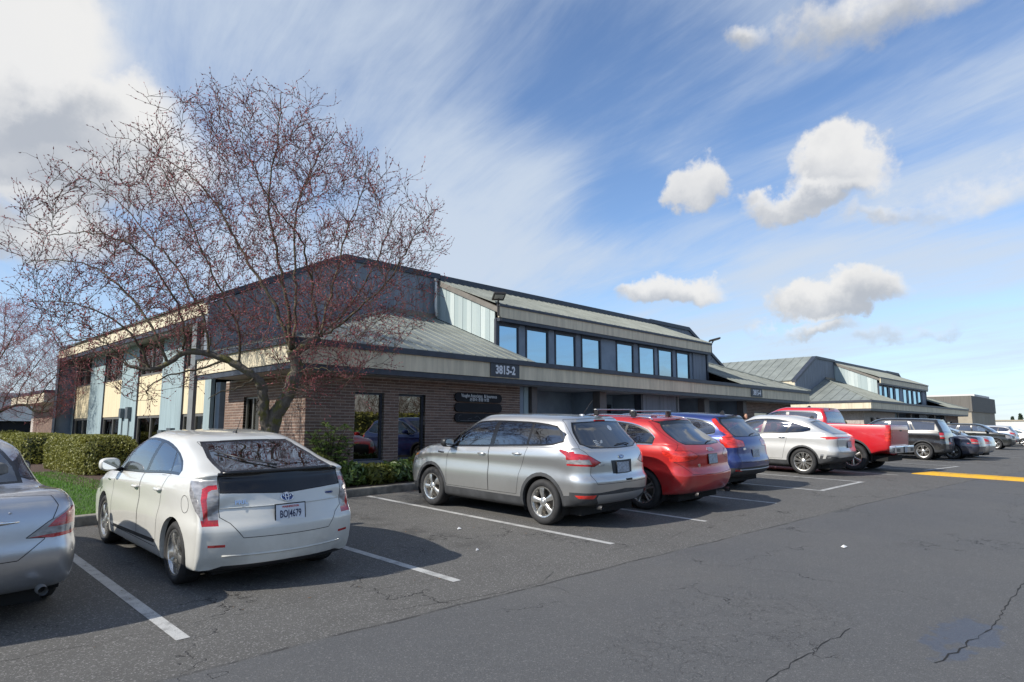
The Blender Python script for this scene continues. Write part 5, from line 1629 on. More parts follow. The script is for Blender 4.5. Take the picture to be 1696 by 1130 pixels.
# leaf litter and grit blown against the kerb
rl = np.random.default_rng(31)
nl = 900
lx = rl.uniform(-3, 14, nl)
ly = np.where(rl.random(nl) < .75, KY - .02 - np.abs(rl.normal(0, .13, nl)), rl.uniform(5.5, KY, nl))
m = MB()
for x_, y_ in zip(lx, ly):
    s_ = rl.uniform(.006, .018)
    a_ = rl.uniform(0, 6.28)
    z_ = gz(x_, y_) + .004
    m.quad(*[(x_ + s_ * k * math.cos(a_ + t), y_ + s_ * k * math.sin(a_ + t), z_ + rl.uniform(0, .006)) for t, k in ((0, 1.3), (1.57, .6), (3.14, 1.3), (4.71, .6))])
props(m.build('leaf_litter', pbr('dry_leaf', (0.17, 0.10, 0.05), 0.9, var=.5, vscale=9)), 'brown leaf litter scattered along the foot of the kerb', 'litter', kind='stuff')
# ------------------------------------------------------------------ the parked cars
def put(S, label, cat, x, y, paint, head=90.0, name='parked_car', group='cars parked nose-in along the kerb', lod=0):
    return build_car(S, label, cat, (x, y, gz(x, y)), R(head), paint, name, group, lod, gn(x, y))


P_white = paint_mat('pearl_white', (0.64, 0.635, 0.59), 0.0, 0.28)
P_silver = paint_mat('bright_silver', (0.60, 0.595, 0.575), 0.86, 0.31)
P_silver2 = paint_mat('cool_silver', (0.54, 0.55, 0.57), 0.86, 0.31)
P_red = paint_mat('deep_red', (0.50, 0.022, 0.022), 0.35, 0.32)
P_blue = paint_mat('dark_blue', (0.022, 0.045, 0.19), 0.45, 0.32)
P_wsilver = paint_mat('warm_silver', (0.66, 0.655, 0.63), 0.35, 0.34)
P_truck = paint_mat('truck_red', (0.55, 0.012, 0.02), 0.1, 0.28)
P_black = paint_mat('black', (0.012, 0.012, 0.013), 0.0, 0.25)
P_navy = paint_mat('navy', (0.012, 0.018, 0.04), 0.3, 0.28)
P_dgreen = paint_mat('charcoal_green', (0.016, 0.019, 0.018), 0.2, 0.28)
P_pale = paint_mat('pale_silver', (0.60, 0.61, 0.62), 0.5, 0.35)
P_pwhite = paint_mat('plain_white', (0.76, 0.76, 0.74), 0.0, 0.3)

# silver saloon at the left edge
car, ray, ob, _ = put(SEDAN, 'silver saloon cut off by the left edge of the picture', 'car', 0.72, 7.68, P_silver2, 90.5)
for s in (1, -1):
    MB().lathe([(0.036, -0.10), (0.040, 0.0), (0.032, 0.0), (0.032, -0.09)], 20, 'y', (s * .60, -.97, .30)).build('exhaust_tip', CM['satin'], car, True)
pts = [ray('rear', w, .86)[0] + Vector((0, -.012, 0)) for w in (-.42, -.3, -.15, 0, .15, .3, .42)]
MB().tube(pts, [.006, .016, .018, .018, .018, .016, .006], 8).build('boot_garnish', CM['chrome'], car, True)
fin(car, ray, 1.95, 0.05, P_silver2)
m = MB()
c, n = ray('rear', .36, .93)
m.ellipsoid(c + n * .002, (.012, .006, .009), nu=10, nv=6).build('boot_lock', CM['satin'], car, True)

# white hatchback
car, ray, ob, _ = put(PRIUS, 'pearl white hatchback with black spoiler and plate BOJ4679', 'car', 3.375, 7.26, P_white, 88.7)
plate(car, 'BOJ4679', ray('rear', 0, .725)[0] + Vector((0, -.012, 0)), (0, -1, .12))
c, n = ray('rear', 0, .865)
n = Vector((0, n.y, n.z))
emb = MB().quad(*ring_pts(c - n * .004, n, .062, .044)[:-1]).build('emblem', CM['badge_blue'], car)
for (a, b, dz) in ((.064, .045, 0), (.040, .017, .014), (.017, .041, 0)):
    nn = Vector(n).normalized()
    up = nn.cross(Vector((1, 0, 0))).normalized()
    MB().tube(ring_pts(c + up * dz + nn * .001, n, a, b), .0055, 6).build('emblem_ring', CM['chrome'], emb, True)
rear_text(car, 'name_badge', 'PRIUS', ray, -.43, .845, .055, xs=1.25)
rear_text(car, 'trim_badge', 'HYBRID', ray, .50, .865, .026, 'badge_blue')
rear_wiper(car, ray, [(-.02, 1.155), (-.12, 1.185), (-.28, 1.22), (-.46, 1.285)])
MB().tube([(0, 0, 0), (0, -.06, .06), (0, -.16, .20)], [.008, .004, .003], 6).build('roof_antenna', CM['black'], car, True, loc=ray('top', 0, 1.52)[0])
MB().ellipsoid((0, 0, 0), (.022, .05, .02), 1, 12, 8).build('antenna_base', CM['black'], car, True, loc=ray('top', 0, 1.54)[0])
m = MB()
q = [ray('rear', w, .80)[0] + Vector((0, -.004, 0)) for w in np.linspace(-.64, .64, 15)]
m.tube(q, .007, 5).build('tailgate_crease', P_white, car, True)
q = [ray('rear', w, .355)[0] + Vector((0, -.003, 0)) for w in np.linspace(-.62, .62, 15)]
MB().tube(q, .009, 5).build('bumper_crease', P_white, car, True)
q = [ray('rear', w, 1.125)[0] + Vector((0, -.02, 0.004)) for w in np.linspace(-.60, .60, 15)]
MB().tube(q, [.008] + [.022] * 13 + [.008], 8).build('spoiler_lip', CM['trim'], car, True)
c, n = ray('side', 3.30, .84)
for s in (-1, 1):
    MB().box(-.002, .006, -.06, .06, -.008, .008).build('wing_badge', CM['chrome'], car, loc=(s * (c.x + .004), c.y, c.z))

# silver family SUV
car, ray, ob, _ = put(ESCAPE, 'silver family SUV with grey lower cladding and stickers on its rear window', 'suv', 8.60, 6.93, P_silver, 90.0)
plate(car, None, ray('rear', .0, .885)[0] + Vector((0, -.012, 0)), (0, -1, .1), frame='clad')
c, n = ray('rear', .0, 1.04)
n = Vector((0, n.y, n.z))
e = MB().quad(*ring_pts(c, n, .07, .03)[:-1]).build('emblem', CM['badge_blue'], car)
MB().tube(ring_pts(c, n, .07, .03), .004, 6).build('emblem_ring', CM['chrome'], e, True)
rear_text(car, 'emblem_script', 'Ford', ray, .0, 1.04, .045, 'chrome', .001).location.y -= .004
rear_text(car, 'name_badge', 'ESCAPE', ray, -.46, .93, .042, 'satin', .001)
rear_wiper(car, ray, [(.38, 1.205), (.30, 1.225), (.12, 1.215), (.02, 1.21)])
c, n = ray('rear', -.36, 1.26)
st = MB()
for k in range(4):
    p, nn = ray('rear', -.36, 1.285 - .022 * k)
    st.box(p.x - .055, p.x + .03 + .01 * (k % 2), p.y - .004 + -.001, p.y - .003, p.z - .008, p.z + .006)
p, nn = ray('rear', -.27, 1.25)
st.ellipsoid(p + nn * .004, (.028, .004, .04), 1, 10, 8)
st.build('window_sticker', CM['white'], car)
c, n = ray('rear', .18, 1.46)
MB().quad(*ring_pts(c - n * .001, n, .05, .05)[:-1]).build('window_sticker', CM['white'], car)
c, n = ray('top', 0, .85)
MB().ellipsoid((0, 0, 0), (.03, .06, .018), 1, 12, 8).build('antenna_base', CM['satin'], car, True, loc=c)
MB().tube([(0, -.02, .01), (0, -.22, .24)], [.005, .003], 6).build('roof_antenna', CM['black'], car, True, loc=c)
MB().box(-.13, .13, -.012, .004, -.012, .012).build('brake_light', CM['red'], car, loc=ray('rear', 0, 1.585)[0])
MB().lathe([(.03, -.10), (.034, 0), (.026, 0), (.026, -.08)], 16, 'y', (-.55, -.80, .32)).build('exhaust_tip', CM['alloy_dark'], car, True)
MB().box(-.08, .08, -.006, .01, -.018, .012).build('tailgate_handle', CM['black'], car, loc=ray('rear', .1, .70)[0])

# red crossover with roof bars
car, ray, ob, _ = put(Q5, 'red crossover with silver roof rails and two cross bars', 'suv', 11.03, 6.72, P_red, 90.0)
plate(car, None, ray('rear', .0, .90)[0] + Vector((0, -.012, 0)), (0, -1, .1), frame='trim')
c, n = ray('rear', 0, 1.06)
n = Vector((0, n.y, n.z))
for k in range(4):
    MB().tube([p + Vector((-.078 + .052 * k, 0, 0)) for p in ring_pts(c, n, .034, .034)], .0055, 6).build('emblem_ring', CM['chrome'], car, True)
rear_text(car, 'name_badge', 'Q5', ray, -.44, .80, .062, 'chrome', .002)
rear_wiper(car, ray, [(.06, 1.165), (.16, 1.18), (.34, 1.19)])
for s in (-1, 1):
    q = [ray('top', s * .60, l)[0] + Vector((0, 0, .035)) for l in np.linspace(.95, 2.5, 12)]
    rl = MB().tube([q[0] - Vector((0, .05, .035))] + q + [q[-1] - Vector((0, -.05, .035))], .016, 8).build('roof_rail', CM['chrome'], car, True)
for l in (1.30, 2.15):
    c, n = ray('top', .60, l)
    zt = c.z + .13
    b = MB().box(-.66, .66, c.y - .03, c.y + .03, zt - .012, zt + .012).build('cross_bar', CM['satin'], car)
    bevel_mod(b, .008)
    for s in (-1, 1):
        f = MB().box(s * .60 - .035, s * .60 + .035, c.y - .05, c.y + .05, c.z + .02, zt - .012).build('bar_foot', CM['black'], b)
        bevel_mod(f, .012)
for s in (-1, 1):
    MB().lathe([(.038, -.08), (.042, 0), (.034, 0), (.034, -.07)], 16, 'y', (s * .55, -.84, .32)).build('exhaust_tip', CM['alloy_dark'], car, True)

# dark blue compact SUV
car, ray, ob, _ = put(CRV, 'dark blue compact SUV with tall red tail lights beside the red crossover', 'suv', 14.42, 7.45, P_blue, 90.0)
plate(car, None, ray('rear', .0, .80)[0] + Vector((0, -.012, 0)), (0, -1, .1), frame='satin')
rear_text(car, 'name_badge', 'CR-V', ray, -.46, .90, .055, 'chrome', .002)
fin(car, ray, .85, .085, P_blue)
rear_wiper(car, ray, [(.05, 1.19), (.18, 1.21), (.36, 1.22)])
q = [ray('rear', w, .46)[0] + Vector((0, -.008, 0)) for w in np.linspace(-.7, .7, 15)]
MB().tube(q, .014, 6).build('bumper_strip', CM['satin'], car, True)

# silver coupe-roofed crossover
car, ray, ob, _ = put(VENZA, 'silver sloping-roof crossover with a full-width red light bar', 'suv', 20.02, 7.36, P_wsilver, 90.0)
plate(car, None, ray('rear', .0, .86)[0] + Vector((0, -.012, 0)), (0, -1, .1))
fin(car, ray, 1.05, .08, P_pwhite)

# red pickup
car, ray, ob, _ = put(TRUCK, 'tall red pickup truck with a chrome rear bumper', 'pickup truck', 22.85, 6.92, P_truck, 90.0)
b = MB()
b.box(-.98, .98, -1.20, -1.0, .58, .79)
o = b.build('rear_bumper', CM['chrome'], car)
bevel_mod(o, .03, 3)
for s in (-1, 1):
    bevel_mod(MB().box(s * .72 - .16, s * .72 + .16, -1.206, -1.18, .62, .73).build('bumper_step', CM['black'], o), .02)
plate(car, None, Vector((0, -1.21, .68)), (0, -1, 0))
fin(car, ray, 2.9, .07, P_truck)
MB().box(-.2, .2, -.02, .01, -.02, .02).build('brake_light', CM['red'], car, loc=ray('rear', 0, 1.87)[0])
MB().box(-.10, .10, -.01, .01, -.02, .02).build('tailgate_handle', CM['black'], car, loc=ray('rear', 0, 1.24)[0])

# further along the row
car, ray, ob, _ = put(BOXY, 'black boxy SUV with a diagonal rear pillar beyond the red pickup', 'suv', 33.35, 7.45, P_black, 90.0, lod=1)
plate(car, None, ray('rear', 0, .86)[0] + Vector((0, -.012, 0)), (0, -1, .1))
put(SEDAN, 'dark navy saloon half hidden behind the black boxy SUV', 'car', 35.9, 6.9, P_navy, 90.0, lod=1)
put(SEDAN, 'small silver saloon past the navy saloon', 'car', 39.0, 7.0, P_silver, 90.0, lod=1)
put(BOXY, 'dark older SUV facing the lane further down the row', 'suv', 57.8, 11.25, P_dgreen, -90.0, lod=1)
put(ESCAPE, 'pale silver SUV standing behind the dark older SUV', 'suv', 66.5, 9.4, P_pale, 90.0, lod=1)
put(PRIUS, 'white car cut off by the right edge far down the row', 'car', 71.5, 8.7, P_pwhite, 90.0, lod=1)
# ------------------------------------------------------------------ building materials
def groove_mat(name, col, pitch=0.2, axis=0, var=0.12, dark=0.5, rough=0.75, tintobj=False):
    """painted board with fine vertical grooves"""
    m, nt, b = new_mat(name)
    oc = N(nt, 'ShaderNodeTexCoord').outputs['Object']
    xyz = N(nt, 'ShaderNodeSeparateXYZ', {0: oc})
    a = M_(nt, 'ADD', xyz.outputs[0], xyz.outputs[1])
    fr = M_(nt, 'FRACT', M_(nt, 'DIVIDE', a, pitch))
    g = SS(nt, M_(nt, 'ABSOLUTE', M_(nt, 'SUBTRACT', fr, 0.5)), 0.465, 0.495)
    st = NOISE(nt, N(nt, 'ShaderNodeMapping', {'Vector': oc, 'Scale': (9, 9, 0.7)}).outputs[0], 1.0, 5, 0.6)
    lo, hi = tuple(c * (1 - var) for c in col), tuple(min(1, c * (1 + var)) for c in col)
    c = MIX(nt, SS(nt, st, 0.3, 0.7), lo, hi)
    c = MIX(nt, M_(nt, 'MULTIPLY', g, dark), c, tuple(x * 0.3 for x in col))
    nt.links.new(c, b.inputs['Base Color'])
    b.inputs['Roughness'].default_value = rough
    bp = N(nt, 'ShaderNodeBump', {'Height': M_(nt, 'SUBTRACT', 1.0, g), 'Strength': 0.5, 'Distance': 0.01})
    nt.links.new(bp.outputs[0], b.inputs['Normal'])
    return m


def brick_mat():
    m, nt, b = new_mat('brown_brick')
    oc = N(nt, 'ShaderNodeTexCoord').outputs['Object']
    ri = N(nt, 'ShaderNodeObjectInfo').outputs['Random']
    n = NOISE(nt, oc, 30, 5, 0.65)
    c = MIX(nt, ri, (0.15, 0.096, 0.074), (0.25, 0.162, 0.12))
    c = MIX(nt, SS(nt, n, 0.35, 0.75, 0, .5), c, (0.075, 0.05, 0.042))
    nt.links.new(c, b.inputs['Base Color'])
    b.inputs['Roughness'].default_value = 0.88
    bp = N(nt, 'ShaderNodeBump', {'Height': NOISE(nt, oc, 120, 4), 'Strength': 0.4, 'Distance': 0.005})
    nt.links.new(bp.outputs[0], b.inputs['Normal'])
    return m


def brick_stuff_mat():
    """joined bricks: tint varies brick by brick through an attribute"""
    m, nt, b = new_mat('brown_brick_joined')
    oc = N(nt, 'ShaderNodeTexCoord').outputs['Object']
    at = N(nt, 'ShaderNodeAttribute', attribute_name='tint').outputs['Fac']
    n = NOISE(nt, oc, 30, 5, 0.65)
    c = MIX(nt, at, (0.15, 0.096, 0.074), (0.25, 0.162, 0.12))
    c = MIX(nt, SS(nt, n, 0.35, 0.75, 0, .5), c, (0.075, 0.05, 0.042))
    nt.links.new(c, b.inputs['Base Color'])
    b.inputs['Roughness'].default_value = 0.88
    return m


def office_glass(name, tint, refl, thru=(0.10, 0.12, 0.12)):
    m, nt, b = new_mat(name)
    nt.nodes.remove(b)
    out = nt.nodes['Material Output']
    oc = N(nt, 'ShaderNodeTexCoord').outputs['Object']
    bp = N(nt, 'ShaderNodeBump', {'Height': NOISE(nt, oc, 0.9, 2), 'Strength': 0.05, 'Distance': 0.05}).outputs[0]
    gl = N(nt, 'ShaderNodeBsdfGlossy', {'Color': (*tint, 1), 'Roughness': 0.01, 'Normal': bp})
    tr = N(nt, 'ShaderNodeBsdfTransparent', {'Color': (*thru, 1)})
    fr = N(nt, 'ShaderNodeFresnel', {'IOR': 1.5}).outputs[0]
    mx = N(nt, 'ShaderNodeMixShader', {0: M_(nt, 'ADD', fr, refl, clamp=True), 1: tr.outputs[0], 2: gl.outputs[0]})
    nt.links.new(mx.outputs[0], out.inputs[0])
    return m


BM = {
    'brick': brick_mat(), 'brick_joined': brick_stuff_mat(),
    'mortar': pbr('mortar', (0.42, 0.37, 0.33), 0.95, var=0.2, vscale=12, bump=0.3, bscale=150),
    'tan': pbr('tan_fascia', (0.63, 0.56, 0.41), 0.7, var=0.14, vscale=1.2, streak=(6, 6, 0.6)),
    'tanp': groove_mat('tan_panel', (0.66, 0.57, 0.38), 0.30, var=0.07, dark=0.25),
    'navy': pbr('navy_trim', (0.036, 0.044, 0.062), 0.5, var=0.2, vscale=4),
    'slate': groove_mat('slate_blue_siding', (0.185, 0.212, 0.25), 0.30, var=0.16, dark=0.35),
    'blue': pbr('slate_blue_wall', (0.205, 0.255, 0.315), 0.65, var=0.14, vscale=2),
    'lblue': groove_mat('pale_blue_panel', (0.275, 0.355, 0.375), 0.40, var=0.12, dark=0.3),
    'grey': pbr('grey_post', (0.16, 0.17, 0.175), 0.6, var=0.12, vscale=3),
    'brown': pbr('brown_post', (0.12, 0.11, 0.11), 0.6, var=0.12, vscale=3),
    'roof': pbr('standing_seam_roof', (0.222, 0.240, 0.215), 0.5, 0.0, var=0.16, vscale=1.3, streak=(1, 1, 1), rvar=0.15),
    'rake': pbr('rake_board', (0.17, 0.155, 0.135), 0.6, var=0.15, vscale=3),
    'soffit': pbr('soffit', (0.42, 0.44, 0.45), 0.8, var=0.1, vscale=2),
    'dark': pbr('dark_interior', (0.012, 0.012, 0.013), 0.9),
    'conc': GM['concrete'],
    'glass': office_glass('tinted_office_glass', (0.80, 0.76, 0.68), 0.30),
    'glass_up': office_glass('blue_reflective_glass', (0.46, 0.66, 0.80), 0.62),
    'glass_clear': office_glass('clear_office_glass', (0.80, 0.78, 0.72), 0.06, (0.75, 0.76, 0.72)),
    'blind': pbr('window_blind', (0.55, 0.47, 0.29), 0.8, var=0.1, vscale=3),
    'blind2': pbr('brown_curtain', (0.24, 0.14, 0.07), 0.9, var=0.3, vscale=6),
    'alum': pbr('window_aluminium', (0.22, 0.215, 0.20), 0.4, 0.5),
    'sign': pbr('sign_black', (0.010, 0.011, 0.015), 0.6, spec=.25, var=0.2, vscale=5),
    'sign_plate': pbr('address_plate', (0.035, 0.042, 0.055), 0.5),
    'sign_white': pbr('sign_letter', (0.72, 0.74, 0.76), 0.5),
    'metal_box': pbr('meter_box', (0.11, 0.13, 0.145), 0.5, 0.3, var=0.15, vscale=5),
    'lamp': pbr('floodlight_body', (0.055, 0.05, 0.048), 0.45, 0.4),
    'lens': pbr('floodlight_lens', (0.5, 0.5, 0.46), 0.25),
    'door': pbr('dark_door', (0.018, 0.02, 0.024), 0.35, coat=0.3),
}


def corr_mat():
    m, nt, b = new_mat('pale_metal_siding')
    oc = N(nt, 'ShaderNodeTexCoord').outputs['Object']
    ri = N(nt, 'ShaderNodeObjectInfo').outputs['Random']
    st = NOISE(nt, N(nt, 'ShaderNodeMapping', {'Vector': oc, 'Scale': (14, 14, 0.5)}).outputs[0], 1.0, 4, 0.6)
    c = MIX(nt, ri, (0.33, 0.40, 0.40), (0.54, 0.60, 0.58))
    c = MIX(nt, SS(nt, st, 0.35, 0.75, 0, .45), c, (0.30, 0.38, 0.40))
    nt.links.new(c, b.inputs['Base Color'])
    b.inputs['Roughness'].default_value = 0.55
    return m


BM['corr'] = corr_mat()


def holed_wall(name, axis, pos, th, a0, a1, z0, z1, holes, mat, parent, loc):
    """wall with rectangular openings, one connected mesh. axis 'y': face looks to -Y at Y=pos; 'x': face looks to -X at X=pos"""
    As = sorted({a0, a1, *[h[0] for h in holes], *[h[1] for h in holes]})
    Zs = sorted({z0, z1, *[h[2] for h in holes], *[h[3] for h in holes]})
    inside = lambda a, z: a0 < a < a1 and z0 < z < z1 and not any(h[0] < a < h[1] and h[2] < z < h[3] for h in holes)
    vid, v, f = {}, [], []

    def P(a, z, d):
        k = (a, z, d)
        if k not in vid:
            vid[k] = len(v)
            v.append((a, pos + d * th, z) if axis == 'y' else (pos + d * th, a, z))
        return vid[k]

    def F(*q):
        f.append(q if axis == 'y' else q[::-1])

    na, nz = len(As) - 1, len(Zs) - 1
    cell = lambda i, j: 0 <= i < na and 0 <= j < nz and inside((As[i] + As[i + 1]) / 2, (Zs[j] + Zs[j + 1]) / 2)
    for i in range(na):
        for j in range(nz):
            if not cell(i, j): continue
            x0, x1, y0, y1 = As[i], As[i + 1], Zs[j], Zs[j + 1]
            F(P(x0, y0, 0), P(x1, y0, 0), P(x1, y1, 0), P(x0, y1, 0))
            F(P(x0, y0, 1), P(x0, y1, 1), P(x1, y1, 1), P(x1, y0, 1))
            if not cell(i - 1, j): F(P(x0, y0, 0), P(x0, y1, 0), P(x0, y1, 1), P(x0, y0, 1))
            if not cell(i + 1, j): F(P(x1, y0, 0), P(x1, y0, 1), P(x1, y1, 1), P(x1, y1, 0))
            if not cell(i, j - 1): F(P(x0, y0, 0), P(x0, y0, 1), P(x1, y0, 1), P(x1, y0, 0))
            if not cell(i, j + 1): F(P(x0, y1, 0), P(x1, y1, 0), P(x1, y1, 1), P(x0, y1, 1))
    return add(name, mesh_from(name, v, f, mat), parent, loc)


_prng = random.Random(21)


def window(parent, axis, pos, a0, a1, z0, z1, fmat, gmat, fw=0.05, inset=0.06, dep=0.06, mull=(), loc=(0, 0, 0), name='window', tilt=0.0):
    """frame, with the pane(s) as its children"""
    cuts = [a0] + [a0 + (a1 - a0) * m for m in mull] + [a1]
    holes = [(cuts[i] + (fw if i == 0 else fw / 2), cuts[i + 1] - (fw if i == len(cuts) - 2 else fw / 2), z0 + fw, z1 - fw) for i in range(len(cuts) - 1)]
    fr = holed_wall(name, axis, pos + inset, dep, a0 + .001, a1 - .001, z0 + .001, z1 - .001, holes, fmat, parent, loc)
    for h in holes:
        m = MB()
        d0, d1 = pos + inset + dep * .45, pos + inset + dep * .45 + .008
        if axis == 'y':
            m.box(h[0] - .004, h[1] + .004, d0, d1, h[2] - .004, h[3] + .004)
        else:
            m.box(d0, d1, h[0] - .004, h[1] + .004, h[2] - .004, h[3] + .004)
        if tilt:
            k1, k2 = _prng.uniform(-tilt, tilt), _prng.uniform(-tilt, tilt)
            m.v = [(x, y + k1 * (x - h[0]) / (h[1] - h[0]) + k2 * (z - h[2]) / (h[3] - h[2]), z) for (x, y, z) in m.v]
        m.build('pane', gmat, fr)
    return fr


BRICK = MB().box(0, .243, 0, .09, 0, .0585).mesh('brick', BM['brick'])
BRICKX = MB().box(0, .09, 0, .243, 0, .0585).mesh('brick', BM['brick'])


def lay_bricks(wall, axis, pos, a0, a1, z0, z1, holes, single=300, ref=None):
    """running bond; the nearest ones as objects, the rest joined"""
    rg = random.Random(int(pos * 100))
    L_, H_ = .254, .0703
    out = []
    j = 0
    z = z0
    while z + .06 <= z1:
        segs = [(a0, a1)]
        for h in holes:
            if h[2] < z + .05 and h[3] > z + .01:
                segs = [q for s in segs for q in ((s[0], min(s[1], h[0])), (max(s[0], h[1]), s[1])) if q[1] - q[0] > .03]
        for (s0, s1) in segs:
            k = math.floor((s0 - a0) / L_ - 1)
            a = a0 + k * L_ + (L_ / 2 if j % 2 else 0)
            while a < s1:
                b0, b1 = max(a, s0), min(a + .244, s1)
                if b1 - b0 > .03: out.append((b0, b1, z))
                a += L_
        z += H_
        j += 1
    ref = ref or a0
    out.sort(key=lambda q: abs(q[0] - ref) * .6 + abs(q[2] - 1.9) * .5)
    m = MB()
    tint = []
    for i, (b0, b1, z) in enumerate(out):
        pr = rg.uniform(-.002, .0025)
        if i < single:
            if axis == 'y':
                o = add('brick', BRICK, wall, (b0, pos + pr, z))
                o.scale = ((b1 - b0) / .244, 1, 1)
            else:
                o = add('brick', BRICKX, wall, (pos + pr, b0, z))
                o.scale = (1, (b1 - b0) / .244, 1)
        else:
            n0 = len(m.f)
            if axis == 'y': m.box(b0, b1, pos + pr, pos + .09, z, z + .0585)
            else: m.box(pos + pr, pos + .09, b0, b1, z, z + .0585)
            t = rg.random()
            tint += [t] * (len(m.f) - n0)
    if m.f:
        o = m.build('brickwork', BM['brick_joined'], wall)
        at = o.data.attributes.new('tint', 'FLOAT', 'FACE')
        at.data.foreach_set('value', tint)
        o['kind'] = 'stuff'


def clip_poly(poly, a, c, keep_less):
    """clip 2D polygon by x=c"""
    out = []
    n = len(poly)
    for i in range(n):
        p, q = poly[i], poly[(i + 1) % n]
        pi, qi = (p[0] <= c) == keep_less or p[0] == c, (q[0] <= c) == keep_less or q[0] == c
        if pi: out.append(p)
        if pi != qi:
            t = (c - p[0]) / (q[0] - p[0])
            out.append((c, p[1] + (q[1] - p[1]) * t))
    return out


def roof_slope(parent, loc, poly2, to3, pitch, mat, name='roof_panel', rib=0.022, th=0.03, base=None):
    """poly2: outline in (along eave, up slope); each pan between two seams is a part with a raised rib at its edge"""
    xs = [p[0] for p in poly2]
    x = min(xs)
    first = None
    while x < max(xs) - 1e-4:
        c = clip_poly(clip_poly(poly2, 0, x + .004, False), 0, min(x + pitch, max(xs)) - .004, True)
        if len(c) >= 3:
            p3 = [Vector(to3(*q)) for q in c]
            n = Vector((0, 0, 0))
            for i in range(1, len(p3) - 1):
                n += (p3[i] - p3[0]).cross(p3[i + 1] - p3[0])
            n.normalize()
            if n.z < 0: n = -n
            m = MB()
            m.prism([q - n * th for q in p3], n * th)
            # rib along the low-x edge
            e = sorted([q for q in c if abs(q[0] - (x + .004)) < 1e-3], key=lambda q: q[1])
            if len(e) >= 2 and e[-1][1] - e[0][1] > .05:
                a, b = Vector(to3(*e[0])), Vector(to3(*e[-1]))
                d = (Vector(to3(e[0][0] + .022, e[0][1])) - a)
                m.prism([a - n * .003, a + d - n * .003, a + d + n * rib, a + n * rib], b - a)
            o = m.build(name, mat, parent, loc=loc)
        x += pitch


